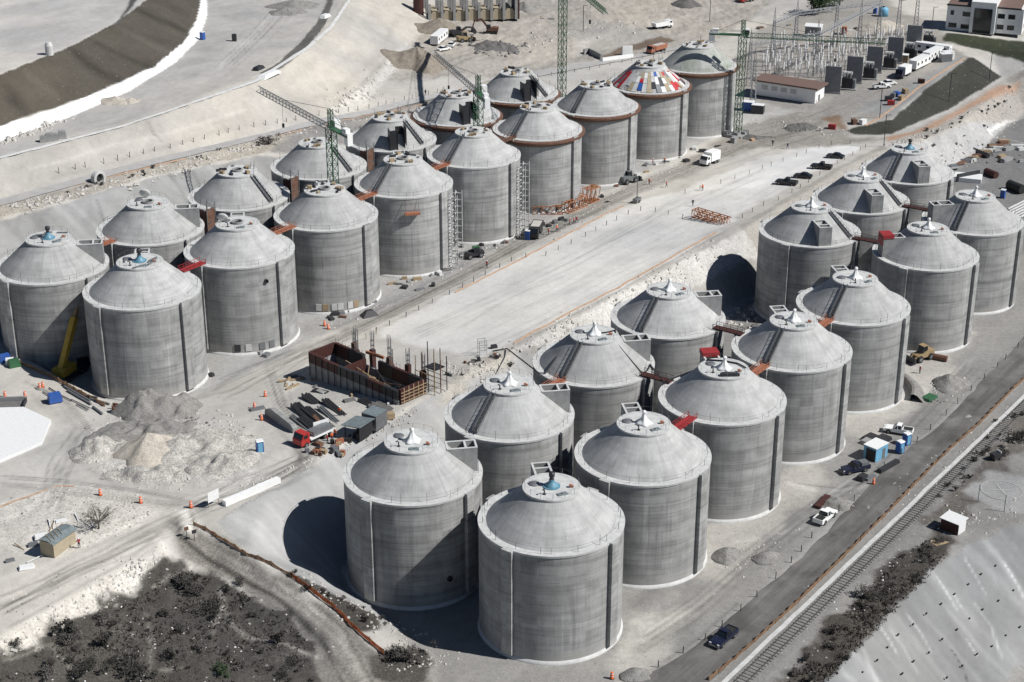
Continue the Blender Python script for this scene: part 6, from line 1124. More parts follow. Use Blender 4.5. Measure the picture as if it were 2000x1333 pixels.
for k, (u, v, rz) in enumerate(((97, 1024, 1.9), (102, 1030, 1.5), (106, 1026, 1.7), (112, 1034, 1.2), (68, 1094, .8), (38, 1070, 2.4), (150, 1012, 2.0))): tag(MB().box((0, 0, .2), (2.6, .14, .12), rz, ry=-.06).build('plank', 'wood' if k % 2 else 'tarp_white', None, at(u, v)), 'loose thin plank lying near the beige hut', 'plank', 'planks round the hut')
p = at(108, 786); t = thing('tarp_covered_tank', p, .5, 'bright blue tarp covered box beside the pipes', 'tank'); mb = MB(); mb.box((0, 0, .95), (2.4, 1.7, 1.5), taper=.86); mb.build('tarp', 'blue_paint', t); [MB().box((x, y, .25), (.12, .12, .5)).build('leg', 'wood', t) for x in (-1, 1) for y in (-.7, .7)]
ph = bear((124, 752), (200, 806))
for k, (u0, v0, u1, v1) in enumerate(((122, 753, 172, 781), (126, 757, 176, 786), (132, 765, 178, 792), (172, 776, 190, 780), (176, 781, 214, 792), (182, 797, 200, 811), (120, 775, 140, 785), (140, 783, 176, 800), (150, 792, 172, 804), (96, 760, 112, 770), (84, 768, 96, 775))):
    tag(MB().tube([at(u0, v0, .25), at(u1, v1, .25)], .2 if k < 6 else .1, 8).build('steel_pipe', 'steel_grey' if k % 3 else 'dark_steel', smooth=False), 'grey steel pipe lying in the bundle between the blue tarp and the grey hump', 'pipe', 'grey pipes by the blue tarp')
for u, v in ((230, 803), (238, 806), (222, 806), (226, 800)): tag(MB().box((0, 0, .6), (.9, .3, 1.2), u).build('rusty_form', 'rust', None, at(u, v)), 'rusty form panel leaning at the foot of the grey hump', 'form panel', 'rusty forms by the hump')
heap(at(78, 760), .9, .9, .5, 'faded_orange' if False else 'grey_heap', 'tiny grey pile under the paired orange barrels', 'gravel_pile')
for u, v, mt, lb in ((10, 706, 'blue_paint', 'blue topped stall at the left edge of the far pit'), (28, 716, 'green_paint', 'green bin beside the blue topped stall')):
    tag(MB().box((0, 0, .7), (2.2, 1.5, 1.4), .6, taper=.8).build('covered_stall' if mt == 'blue_paint' else 'bin', mt, None, at(u, v)), lb, 'stall' if mt == 'blue_paint' else 'bin')
tag(MB().box((0, 0, .6), (1.6, 1.2, 1.2), .3, taper=.9).build('sack_pile', 'tarp_white', None, at(20, 712)), 'white sacks between the blue stall and the green bin', 'sacks')
# blue shed and clutter by the road
hd = bear((1690, 905), (1728, 884)); t = thing('site_shed', at(1709, 893), hd, 'light blue shed with white roof beside the road', 'shed'); MB().box((0, 0, 1.3), (3.6, 2.6, 2.6)).build('wall', 'light_blue', t); MB().box((0, 0, 2.66), (3.8, 2.8, .12)).build('roof', 'tarp_white', t); MB().box((-1.815, -.2, 1.15), (.04, 1.9, 2.2)).build('front_shade', 'black_rubber', t); MB().box((.6, -1.315, 1.0), (.9, .04, 2.0)).build('door', 'steel_grey', t)  # black sheet on the wall stands for shade inside the shed
for u, v, sx, sy, sz, mt, lb in ((1700, 858, 3.0, 2.2, .6, 'dark_steel', 'dark material stack left of the white pickup'), (1722, 862, 3.5, 2.2, .7, 'dark_steel', 'dark material stack under the white pickup'), (1692, 866, 2.0, 1.5, .7, 'grey_concrete', 'grey stack at the head of the blue shed'), (1735, 914, 6.0, .9, .7, 'dark_steel', 'long dark timber pile by the road'), (1684, 937, 1.8, 1.3, .9, 'dark_steel', 'dark machine below the dark blue pickup'), (1700, 935, 2.6, .7, .4, 'steel_grey', 'grey bars next to the dark machine'), (1815, 779, 3.0, 2.0, .5, 'green_paint', 'greenish debris pile below the grey gravel mound')):
    tag(MB().box((0, 0, sz/2), (sx, sy, sz), hd, taper=.9).build('material_stack', mt, None, at(u, v)), lb, 'stack', 'material stacks by the road')
hd = bear((1594, 992), (1615, 970)); t = thing('steel_form', at(1606, 983), hd, 'long dark red steel form lying on the dirt', 'form'); MB().box((0, 0, .35), (4.6, 1.1, .4)).build('deck', 'dark_red', t); [MB().box((x, 0, .1), (.15, 1.2, .2)).build('bearer', 'dark_steel', t) for x in (-1.8, 0, 1.8)]
# helipad mark, shack, posts on the lower right
p = at(1956, 958); plain('worn_paint', (.40, .40, .39), .9, var=.3)
p = at(1956, 958); t = thing('painted_marking', p, ANG, 'faint white circle and cross painted on the ground at the right edge', 'marking'); MB().lathe([(3.3, .05), (3.5, .06)], 40, a1=2*math.pi-.02).build('ring', 'worn_paint', t); [MB().box((0, 0, .05+.004*k), (3.4, .3, .02), .8+k*1.3).build('bar', 'worn_paint', t) for k in range(2)]
p0, p1, p2 = at(1836, 1033), at(1870, 1047), at(1883, 1038); d = p1-p0; hd = math.atan2(d.y, d.x); t = thing('tin_shack', (p0+p1)/2, hd, 'small shack with pale sheet roof above the shotcrete slope', 'shack'); MB().box((0, 1.2, 1.05), (d.length, 2.4, 2.1)).build('wall', 'dark_red', t); MB().box((0, 1.2, 2.2), (d.length+.4, 2.9, .1), rx=.08).build('roof', 'tarp_white', t); MB().box((d.length/2+.01, 1.2, 1.0), (.03, 2.2, 1.9)).build('side_sheet', 'tarp_white', t)
tag(MB().box((0, 0, .08), (2.6, 1.6, .12), .4).build('pallet_frame', 'wood', None, at(1835, 1060)), 'timber pallet frame lying in front of the shack', 'pallet')
t = thing('parked_machine', at(1944, 898), .5, 'small dark machine with a white panel among the right verge bushes', 'machine'); MB().box((0, 0, .7), (1.8, 1.2, 1.2)).build('body', 'dark_steel', t); MB().box((.7, 0, 1.1), (.1, 1.1, 1.1)).build('panel', 'tarp_white', t); wheels(t, (-.6, .6), .6, .3)
for u, v, lb in ((1910, 980, 'thin pole left of the painted circle'), (1961, 1000, 'thin pole right below the painted circle'), (1880, 950, 'thin pole above the tin shack')): tag(MB().box((0, 0, 1.6), (.1, .1, 3.2)).build('pole', 'steel_grey', None, at(u, v)), lb, 'pole', 'thin poles at the right verge')
# light tower, steel frames on the pad and by f6
t = thing('light_tower', at(1244, 396), 1, 'mobile light tower with raised mast at the pad corner', 'light tower'); MB().box((0, 0, .7), (2.2, 1.2, .9)).build('trailer', 'steel_grey', t); MB().tube([(0, 0, 1), (0, 0, 7.0)], .12, 8).build('mast', 'steel_grey', t); MB().box((0, 0, 7.1), (1.5, .4, .6)).build('lamp_head', 'pale_concrete', t); wheels(t, (0,), .65, .35)
def truss(p, L, w_, h, rz, label, mat='orange_paint'):
    t = thing('lattice_girder', p, rz, label, 'steel frame', 'orange steel frames')
    for y in (-w_/2, 0, w_/2):
        mb = MB()
        for z in (.1, h): mb.beam((-L/2, y, z), (L/2, y, z), .16)
        k = int(L/1.0)
        for i in range(k): mb.beam((-L/2+L*i/k, y, .1), (-L/2+L*(i+1)/k, y, h) if i % 2 else (-L/2+L*i/k, y, h), .1); mb.beam((-L/2+L*i/k, y, h if i % 2 == 0 else .1), (-L/2+L*(i+1)/k, y, .1 if i % 2 == 0 else h), .1)
        mb.build('truss', mat, t)
    for i in range(7): x = -L/2+L*i/6; MB().beam((x, -w_/2, h), (x, w_/2, h), .12).build('cross_member', mat, t); MB().beam((x, -w_/2, .1), (x, w_/2, .1), .12).build('cross_member', mat, t)
    return t
plain('rust_orange', (.40, .15, .06), .75, var=.35)
truss(at(1389, 432), 9.6, 2.2, 1.8, bear((1352, 426), (1425, 440)), 'orange steel lattice frames lying on the white pad', 'rust_orange')
truss(at(1070, 417), 7.0, 2.0, 2.0, bear((1045, 421), (1094, 421)), 'orange steel frame lying at the tank foot, left one', 'rust_orange'); truss(at(1122, 408), 7.5, 2.4, 2.6, bear((1100, 418), (1160, 393)), 'orange steel frame lying at the tank foot, larger right one', 'rust_orange'); truss(at(1155, 393), 4, 2.4, 3.4, bear((1100, 418), (1160, 393)), 'tall orange steel frame nearest the light tower', 'rust_orange')
for u, v, s, mt in ((1072, 443, 1.4, 'dark_steel'), (1084, 436, 1.1, 'steel_grey'), (1096, 430, 1.5, 'dark_steel'), (1060, 440, 1.0, 'dark_steel'), (1105, 432, 1.0, 'steel_grey'), (1040, 440, 1.2, 'grey_concrete'), (790, 546, 1.2, 'wood'), (815, 547, 2, 'wood'), (857, 537, 1.8, 'pale_concrete'), (790, 563, 1.5, 'dark_steel'), (846, 559, 1.4, 'dark_steel'), (655, 615, 1.6, 'dark_steel'), (667, 612, 1.6, 'steel_grey'), (890, 480, 1.4, 'dark_steel'), (902, 483, 1.0, 'dark_steel'), (972, 480, 1.6, 'pale_concrete'), (985, 475, 1.4, 'steel_grey'), (1160, 365, 2, 'wood'), (1180, 363, 1.5, 'grey_concrete'), (1176, 385, 1.4, 'dark_steel'), (1356, 292, 2.4, 'pale_concrete'), (1372, 297, 2, 'dark_steel'), (1395, 298, 2.4, 'grey_concrete'), (1340, 316, 1.6, 'dark_steel'), (1440, 275, 1.6, 'wood'), (1470, 275, 1.4, 'faded_orange'), (510, 690, 1.8, 'grey_concrete'), (520, 696, 1.6, 'steel_grey'), (470, 691, 1.5, 'green_paint'), (413, 735, 1.0, 'dark_steel'), (935, 705, 1.0, 'dark_steel'), (965, 680, 1.2, 'dark_steel'), (925, 708, 1, 'dark_steel')):
    tag(MB().box((0, 0, .3), (s, s*rb.uniform(.4, .9), rb.uniform(.4, .9)), rb.uniform(0, 3), taper=.9).build('material_stack', mt, None, at(u, v)), 'small stack of site material on the ground beside the far block or pad', 'stack', 'small material stacks')
tag(MB().box((0, 0, .6), (3.6, 2.4, 1.3), .4, taper=.35).build('tarp_heap', 'dark_steel', None, at(722, 617)), 'dark grey tarp heap at the foot of the third far block tank', 'tarp')
t = thing('scaffold_tower', at(942, 692), .3, 'small bare scaffold tower on the sand left of the black hose', 'scaffold'); [MB().box((x, y, 1.5), (.07, .07, 3)).build('upright', 'steel_grey', t) for x in (-.7, .7) for y in (-.6, .6)]; [MB().beam((-.7, y, z), (.7, y, z), .06).build('ledger', 'steel_grey', t) for y in (-.6, .6) for z in (1, 2, 2.9)]
# ------------------------------------------------------------------ control building, substation, office
p0, p1, p2 = at(1474, 188), at(1591, 203), at(1614, 190); d = p1-p0; hd = math.atan2(d.y, d.x); L1 = d.length; L2 = max(6.0, (p2-p1).length); t = thing('control_building', p0, hd, 'white control building with flat brown roof beside the substation', 'building'); Hb = 4.6
MB().box((L1/2, L2/2, Hb/2), (L1, L2, Hb)).build('wall', 'white_paint', t); MB().box((L1/2, L2/2, Hb+.2), (L1+1.6, L2+1.6, .45)).build('roof', 'brown_roof', t); MB().box((L1/2, L2/2, .2), (L1+.06, L2+.06, .5)).build('plinth', 'dark_steel', t)
for k in range(4): MB().box((L1*(.16+.16*k), -.012, Hb*.66), (L1*.1, .03, 1.3)).build('window', 'pale_concrete', t)
MB().box((L1+.012, L2*.45, 1.3), (.03, 1.3, 2.2)).build('door', 'steel_grey', t); MB().box((L1+.012, L2*.15, 1.0), (.03, .4, .5)).build('fire_box', 'red_paint', t)
plain('fire_wall', (.24, .245, .255), .85, var=.2)
hw = bear((1612, 183), (1638, 184))
def firewall():
    t = thing('fire_wall', (0, 0, 0)); MB().box((0, 0, 4.0), (4.6, .45, 8.0)).build('panel', 'fire_wall', t); MB().box((0, 0, .25), (5.0, .9, .5)).build('footing', 'grey_concrete', t); return t
def transformer():
    t = thing('transformer', (0, 0, 0)); MB().box((0, 0, 1.9), (3.0, 2.2, 3.0)).build('tank', 'dark_steel', t); MB().tube([(-1.4, .4, 4.6), (1.2, .4, 4.6)], .5, 12).build('conservator', 'pale_concrete', t); MB().box((.2, .4, 3.8), (.3, .3, 1.4)).build('bracket', 'dark_steel', t)
    MB().box((2.0, 0, 1.7), (.7, 2.0, 2.6)).build('radiator', 'steel_grey', t); [MB().tube([(x, -.5, 3.3), (x*1.3, -.7, 5.4)], .12, 6).build('bushing', 'pale_concrete', t) for x in (-.9, 0, .9)]; MB().box((.3, 0, .2), (5, 3.4, .4)).build('plinth', 'grey_concrete', t); return t
fw, tf_ = Proto(firewall()), Proto(transformer())
for k, (u, v) in enumerate(((1625, 183), (1667, 163), (1706, 143), (1746, 124), (1783, 100))):
    fw.put(at(u, v), hw, ('grey fire wall nearest the control building', 'grey fire wall, second from the control building', 'grey fire wall in the middle of five', 'grey fire wall, second from the far end', 'grey fire wall at the far end by the white trailers')[k], 'fire wall', 'grey fire walls of the substation')
    tf_.put(at(u+29, v-9), hw, ('dark transformer beside the fire wall nearest the control building', 'dark transformer beside the second fire wall', 'dark transformer beside the middle fire wall', 'dark transformer beside the fourth fire wall', 'dark transformer at the far end')[k], 'transformer', 'substation transformers')
def gantry_post():
    t = thing('gantry_tower', (0, 0, 0)); mb = MB(); H_ = 13
    for x, y in ((-1, -1), (1, -1), (1, 1), (-1, 1)): mb.beam((x*.75, y*.75, 0), (x*.3, y*.3, H_), .14); mb.beam((x*.3, y*.3, H_), (0, 0, H_+4), .1)
    for i in range(11):
        z0, z1 = H_*i/11, H_*(i+1)/11; r0, r1 = .75-.45*i/11, .75-.45*(i+1)/11; c = [(-1, -1), (1, -1), (1, 1), (-1, 1)]
        for k in range(4): a, b_ = c[k], c[(k+1) % 4]; mb.beam((a[0]*r0, a[1]*r0, z0), (b_[0]*r1, b_[1]*r1, z1), .08)
    mb.build('lattice', 'galvanised', t); return t
gp = Proto(gantry_post()); GP = []
for k, (u, v, lb) in enumerate(((1462, 168, 'grey lattice gantry tower behind the crane mast'), (1508, 122, 'grey lattice gantry tower in the left rank of the substation'), (1552, 103, 'grey lattice gantry tower over the middle of the substation'), (1592, 148, 'grey lattice gantry tower behind the control building'), (1630, 92, 'grey lattice gantry tower below the dark tree'), (1676, 102, 'grey lattice gantry tower carrying the slanting beam, near end'), (1714, 82, 'tallest looking gantry tower carrying the slanting beam, far end'), (1752, 76, 'lone lattice gantry tower behind the fourth fire wall'), (1787, 66, 'lone lattice gantry tower behind the last fire wall'), (1470, 205, 'grey lattice gantry tower left of the control building'))): GP.append(gp.put(at(u, v), hw, lb, 'gantry tower', 'substation gantry towers').location.copy())
def beam_between(p, q, label): t = thing('gantry_beam', p, 0, label, 'gantry beam', 'substation gantry beams'); mb = MB(); lattice(mb, (0, 0, 12.4), tuple(q-p+Vector((0, 0, 12.4))), .9, max(4, int((q-p).length/1.6)), .12); mb.build('lattice', 'galvanised', t)
for i, j, lb in ((3, 5, 'lattice beam low behind the first fire walls'), (7, 8, 'lattice beam between the two lone gantry towers'), (4, 6, 'lattice beam at the back of the substation'), (1, 2, 'lattice beam between the left rank gantry towers'), (5, 6, 'slanting lattice beam above the fire walls'), (0, 3, 'long lattice beam behind the crane mast'), (2, 4, 'lattice beam under the dark tree')): beam_between(GP[i], GP[j], lb)
def insul(): 
    t = thing('insulator_post', (0, 0, 0)); MB().box((0, 0, 1.4), (.2, .2, 2.8)).build('pedestal', 'galvanised', t); MB().lathe([(.2, 2.8), (.27, 3.0), (.18, 3.1), (.27, 3.4), (.18, 3.5), (.27, 3.8), (.18, 3.9), (.24, 4.3), (.14, 5.0)], 8).build('insulator', 'white_paint', t); return t
ip = Proto(insul())
for r in range(11):
    for c in range(23):
        u = 1470+c*11.6+r*4+rb.uniform(-4, 4); v = 186-r*9.4-c*.6+rb.uniform(-3, 3)
        if 1466 < u < 1612 and v > 158 or u > 1608+(185-v)*1.9 or rb.random() < .12: continue
        ip.put(at(u, v), hw, 'slim white insulator post standing in the substation yard', 'insulator', 'substation insulator posts')
for u, v, rz, lb in ((1604, 178, 0, 'red fire cabinet beside the control building'), (1648, 66, 0, 'orange crate at the back of the substation')): tag(MB().box((0, 0, 1.1), (1.8, 1.5, 2.2), hw).build('cabinet' if u < 1640 else 'crate', 'red_paint' if u < 1640 else 'orange_paint', None, at(u, v)), lb, 'cabinet' if u < 1640 else 'crate')
t = thing('relay_hut', at(1588, 70), hw, 'small grey hut with white roof sheets in the substation yard', 'hut'); MB().box((0, 0, 1.6), (5, 3, 3.2)).build('wall', 'steel_grey', t); MB().box((0, 0, 3.35), (5.6, 3.6, .25), rx=.1).build('roof', 'tarp_white', t); MB().box((2.6, 0, 1.6), (.1, 2.6, 2.4)).build('side_panel', 'tarp_white', t)
tr1 = Proto(container(11, 'white_paint', 4)); th_ = bear((1780, 136), (1810, 118))
tr1.put(at(1796, 131), th_, 'white site trailer, nearer of the two in line by the substation', 'trailer', 'white site trailers'); tr1.put(at(1822, 115), th_, 'white site trailer, farther of the two in line by the substation', 'trailer', 'white site trailers'); tr1.put(at(1822, 104), bear((1805, 103), (1838, 106)), 'grey white site trailer standing crosswise behind the other two', 'trailer', 'white site trailers'); tr1.put(at(858, 82), bear((845, 89), (872, 68)), 'long white site trailer above the short crane jib', 'trailer', 'white site trailers')
for u, v, rz, mt, lb in ((1850, 116, .3, 'white_paint', 'white panel cabin at the end of the trailers'), (1461, 215, hw, 'blue_paint', 'blue container with white top left of the control building'), (1480, 221, hw, 'dark_steel', 'black container beside the blue one'), (1846, 120, .2, 'steel_grey', 'grey cabin at the end of the trailers'), (1762, 122, hw, 'wood', 'brown shed between the last fire walls')):
    t = thing('storage_container', at(u, v), rz, lb, 'container', 'small containers by the substation'); MB().box((0, 0, 1.2), (3.4, 2.3, 2.4)).build('shell', mt, t); MB().box((0, 0, 2.45), (3.5, 2.4, .1)).build('roof', 'tarp_white', t)
lp = Proto((lambda: (lambda t: (MB().tube([(0, 0, 0), (0, 0, 8.5)], .11, 6).build('post', 'dark_steel', t), MB().beam((0, 0, 8.4), (1.4, 0, 8.6), .12).build('lamp_arm', 'dark_steel', t), t)[-1])(thing('lamp_post', (0, 0, 0))))())
for u, v, lb in ((1718, 231, 'tall lamp post at the crest of the dark grass bank'), (1726, 286, 'tall lamp post at the foot of the dark grass bank'), (1853, 200, 'tall lamp post on the dark grass bank'), (1932, 155, 'tall lamp post at the far end of the grass bank'), (1819, 66, 'tall lamp post near the white office building'), (1139, 62, 'tall lamp post on the dirt right of the tallest crane mast'), (1386, 42, 'tall lamp post beside the dirt road at the top')): lp.put(at(u, v), hw, lb, 'lamp post', 'tall lamp posts')
for k, (u, v, mt) in enumerate(((1735, 197, 'dark_steel'), (1745, 190, 'steel_grey'), (1752, 188, 'blue_paint'), (1740, 205, 'red_paint'), (1760, 195, 'wood'), (1768, 182, 'wood'), (1799, 163, 'dark_red'), (1685, 242, 'tarp_white'), (1668, 242, 'rust'), (1625, 252, 'red_paint'))): tag(MB().box((0, 0, .6), (2.0, 1.2, 1.3), k).build('equipment_crate', mt, None, at(u, v)), 'small crate or sign standing along the crest of the grass bank', 'crate', 'crates along the grass bank')
p0, p1 = at(1846, 58), at(1980, 76); d = p1-p0; hd = math.atan2(d.y, d.x); L1 = d.length; Hb = 8.0; D_ = 16; t = thing('office_building', p0, hd, 'white two storey office building with dark glass entrance tower', 'building')
MB().box((L1*.19, D_/2, Hb/2), (L1*.38, D_, Hb)).build('wing', 'white_paint', t); MB().box((L1*.85, D_/2+1, Hb/2), (L1*.3+4, D_, Hb)).build('wing', 'white_paint', t); MB().box((L1*.53, D_/2-1.6, Hb*.62), (L1*.36, D_, Hb*1.24)).build('entrance_tower', 'white_paint', t); MB().box((L1*.53, D_*.6, Hb*1.45), (L1*.34, D_*.6, Hb*.5)).build('roof_box', 'steel_grey', t)
for x in (.19, .86): MB().box((L1*x, D_/2+(1 if x > .5 else 0), Hb+.12), (L1*.38, D_-.8, .2)).build('roof', 'brown_roof', t); MB().box((L1*x, -.08+(1 if x > .5 else 0), Hb+.05), (L1*.4, .3, .5)).build('cornice', 'dark_steel', t)
MB().box((L1*.53, -1.62-.06, Hb*.5), (L1*.26, .16, Hb*.98)).build('glass_front', 'glass_dark', t)
for x, z, w_ in ((.06, .7, .05), (.27, .68, .12), (.08, .2, .12), (.26, .18, .12)): MB().box((L1*x+.4, -.012, Hb*z), (L1*w_, .04, 1.5)).build('window', 'glass_dark', t)
for x, z in ((.78, .68), (.78, .25), (.93, .68), (.93, .25)): MB().box((L1*x, .988, Hb*z), (L1*.1, .04, 1.5)).build('window', 'glass_dark', t)
for y, z in ((.25, .68), (.25, .25), (.6, .68), (.6, .25)): MB().box((L1+2.012, D_*y+1, Hb*z), (.04, 2.4, 1.4)).build('window', 'glass_dark', t)
# ------------------------------------------------------------------ half built concrete frame at the top
fb = bear((850, 45), (985, 48)); t = thing('building_skeleton', at(915, 40), fb, 'half built concrete frame with rows of grey columns at the top edge', 'building')
for c in range(8):
    for r in range(3):
        x = -13+c*4.1; y = -1+r*5.5; mb = MB(); mb.box((x, y, 3.0+.5*((c*3+r) % 4)), (.9, .9, 6.0+((c*3+r) % 4))); mb.build('column', 'grey_concrete', t)
        if (c+r) % 2: mb = MB(); [mb.beam((x+dx, y+dy, 7.2), (x+dx, y+dy, 9.5), .1) for dx in (-.3, .3) for dy in (-.3, .3)]; mb.build('starter_bar', 'rust', t)
for c in range(7):
    for r in range(2): MB().profile([(-1.5, 0), (-1.5, 2.6), (-.9, 3.4), (.9, 3.4), (1.5, 2.6), (1.5, 0)], 4.6).build('vault_block', 'beige_block', t, (-10.95+c*4.1, 1.6+r*5.5, 0))
MB().lathe([(1.7, 0), (1.7, 9.5)], 16, (-16, 3, 0)).build('round_form', 'dark_red', t); MB().box((-6, 10, 8.2), (6, 1.4, 1.4)).build('form_beam', 'red_paint', t); MB().box((16.5, 3, 4), (.5, 9, 8)).build('side_form', 'dark_red', t)
# upper left odds and ends
for u, v, s in ((85, 277, 1.6), (98, 275, 2.0), (107, 274, 1.8), (122, 270, 1.9)): tag(MB().box((0, 0, s*.45), (s, s*.8, s*.9), .3, taper=.85).build('concrete_block', 'grey_concrete', None, at(u, v)), 'grey concrete block in the small row on the terrace below the white liner', 'block', 'concrete blocks on the terrace')
tag(MB().lathe([(1.0, 0), (1.0, 2.4), (.6, 3.2), (.001, 3.3)], 14).build('standpipe', 'pale_concrete', None, at(97, 108)), 'pale round standpipe at the rim of the brown embankment', 'standpipe')
for u, v, sx, lb in ((525, 148, 9, 'white sheet lying at the end of the dark ditch on the berm'), (635, 34, 4, 'small white sheet on the berm near the top edge'), (505, 136, 4, 'dark block group beside the white sheet')): tag(MB().box((0, 0, .4), (sx, 2.6 if sx > 4 else 2, .9), bear((500, 157), (545, 140)), taper=.7).build('tarp_sheet' if 'sheet' in lb[:12] else 'concrete_block', 'tarp_white' if 'white' in lb[:12] or 'small' in lb[:6] else 'dark_steel', None, at(u, v)), lb, 'sheet')
tag(MB().box((0, 0, 1), (1.2, 1.2, 2)).build('bin', 'dark_steel', None, at(458, 81)), 'small black bin alone on the upper terrace', 'bin')
t = thing('culvert', at(193, 356), bear((180, 360), (206, 352)), 'pale concrete culvert mouth beside the grey path', 'culvert'); o = auto(MB().lathe([(1.7, -.6), (1.7, .6), (1.05, .6), (1.05, -.55)], 20).build('ring', 'pale_concrete', t, (0, 0, 1.0))); o.rotation_euler.x = math.pi/2; MB().box((0, .2, .95), (1.5, .3, 1.5)).build('shade_infill', 'black_rubber', t)  # black block stands for the shade inside the culvert
L = [at(1140, 108), at(1150, 106), at(1163, 112), at(1174, 118)]; mb = MB(); [mb.beam(L[i]+Vector((0, 0, .7)), L[i+1]+Vector((0, 0, .7)), .5, 2.4) for i in range(3)]; tag(mb.build('retaining_wall', 'grey_concrete'), 'short curved grey retaining wall by the dirt hollow behind the far tanks', 'wall')
L = [at(1176, 121), at(1205, 117), at(1236, 113)]; mb = MB(); [mb.beam(L[i]+Vector((0, 0, .4)), L[i+1]+Vector((0, 0, .4)), .6, 1.6) for i in range(2)]; tag(mb.build('parapet_wall', 'white_paint'), 'low white parapet wall behind the patchwork tank', 'wall')
tag(MB().box((0, 0, 1.4), (3.4, .6, 3.0), .3).build('white_panel', 'tarp_white', None, at(1225, 108)), 'bent white panel standing behind the patchwork tank', 'panel')
# yard with pipes at the right edge
for u, v, r, ln_, mt, lb in ((1983, 374, 1.2, 5, 'black_rubber', 'thick black pipe in the yard at the right edge'), (1935, 345, .9, 4, 'dark_red', 'curved brown pipe section in the yard'), (1910, 302, .7, 8, 'dark_steel', 'dark pipe bundle along the yard edge')):
    o = MB().lathe([(r*.75, -ln_/2), (r, -ln_/2), (r, ln_/2), (r*.75, ln_/2)], 18).build('large_pipe', mt, None, at(u, v, r)); o.rotation_euler = (math.pi/2, 0, hw+.8); tag(o, lb, 'pipe', 'large pipes in the yard')
for k in range(26):
    u, v = 1858+rb.uniform(0, 140), 262+rb.uniform(0, 75); v = max(v, 330-(u-1858)*.5)
    tag(MB().box((0, 0, .4), (rb.uniform(1, 5), rb.uniform(.5, 2), rb.uniform(.3, 1.0)), hw+.7+rb.uniform(-.4, .4), taper=.85).build('material_stack', rb.choice(('dark_steel', 'dark_steel', 'rust', 'grey_concrete', 'steel_grey', 'pale_concrete', 'wood')), None, at(u, v)), 'stack of pipes or plates in the storage yard at the right edge', 'stack', 'stacks in the storage yard')
for k in range(6): tag(MB().tube([at(1968+k*3, 412+k*4, .4), at(2000+k*3, 396+k*4, .4)], .28, 8).build('steel_pipe', 'pale_concrete'), 'pale pipe in the stack right of the last roadside tank', 'pipe', 'pale pipes at the right edge')
t = thing('open_tank', at(1890, 352), 0, 'white lined basin corner behind the last roadside tank', 'basin'); MB().box((0, 0, .6), (7, 5, 1.2), hw).build('lining', 'tarp_white', t); MB().box((0, 0, .9), (7.5, .4, 2.4), hw+.8).build('side_wall', 'dark_steel', t)
tl.put(at(1958, 387), 1, 'blue portable toilet in the yard right of the last roadside tank', 'toilet', 'blue portable toilets')

# curved cut behind the roadside tank before the gap
x, y = W(NS*4, 0); t = thing('retaining_bank', (x, y, 0), ANG, 'dark curved earth cut behind the roadside tank before the gap', 'bank'); MB().lathe([(12.2, -.1), (12.4, 1.3), (12.9, 1.45), (13.6, 1.2), (15.0, -.1)], 26, a0=-1.35, a1=-.25).build('bank', 'grey_heap', t, smooth=False)

rc = random.Random(55)
for pts, n_, lb, gr in (([(640, 628), (760, 575), (900, 508), (1010, 458)], 26, 'small piece of site clutter on the ground in front of the far block tanks', 'clutter in front of the far block'), ([(1150, 378), (1250, 335), (1350, 300), (1440, 278)], 16, 'small piece of site clutter in front of the last far block tanks', 'clutter by the last far block tanks'), ([(560, 735), (640, 770), (760, 810)], 14, 'small piece of timber or steel on the sand below the red formwork walls', 'clutter by the formwork walls'), ([(880, 735), (930, 705), (985, 690)], 8, 'small piece of steel on the sand by the hose end', 'clutter by the hose end'), ([(1100, 45), (1000, 30), (870, 30), (830, 20)], 12, 'small pile of material round the concrete skeleton at the top', 'clutter round the concrete skeleton'), ([(1470, 60), (1560, 50), (1660, 60), (1740, 45)], 14, 'small crate at the back of the substation', 'crates behind the substation'), ([(1430, 655), (1470, 625), (1500, 600)], 10, 'small debris piece on the pit floor in the gap between tanks', 'debris in the pit gap')):
    L = [at(*p) for p in pts]
    for k in range(n_):
        i = rc.randrange(len(L)-1); q = L[i].lerp(L[i+1], rc.random())+Vector((rc.gauss(0, 1.6), rc.gauss(0, 1.6), 0)); q.z = ground_z(q.x, q.y); s = rc.uniform(.5, 2.4)
        tag(MB().box((0, 0, .2), (s, s*rc.uniform(.15, .6), rc.uniform(.15, .7)), rc.uniform(0, 3), taper=.92).build('site_clutter', rc.choice(('dark_steel', 'wood', 'steel_grey', 'grey_concrete', 'dark_concrete', 'rust', 'pale_concrete')), None, q), lb, 'clutter', gr)
# ------------------------------------------------------------------ vegetation, loose stones, drain pipes
def leafy(R_, n, r, h, size, flat=.0):
    mb = MB(); cl = [(R_.gauss(0, r*.42), R_.gauss(0, r*.42), h*(.25+.6*R_.random()), r*R_.uniform(.22, .45)) for _ in range(max(4, int(n/45)))]
    for k in range(n):
        c = R_.choice(cl); a, b_ = R_.uniform(0, 6.3), R_.uniform(-1, 1); q = math.sqrt(1-b_*b_); rr = c[3]*R_.random()**.4
        p = Vector((c[0]+rr*q*math.cos(a), c[1]+rr*q*math.sin(a), max(.05, c[2]+rr*b_*.9))); d1 = Vector((R_.gauss(0, 1), R_.gauss(0, 1), R_.gauss(0, 1))).normalized()*size*R_.uniform(.5, 1.2); d2 = d1.orthogonal().normalized()*size*R_.uniform(.3, .7)
        mb.add([p-d1, p+d2, p+d1, p-d2], [(0, 1, 2, 3)])
    return mb
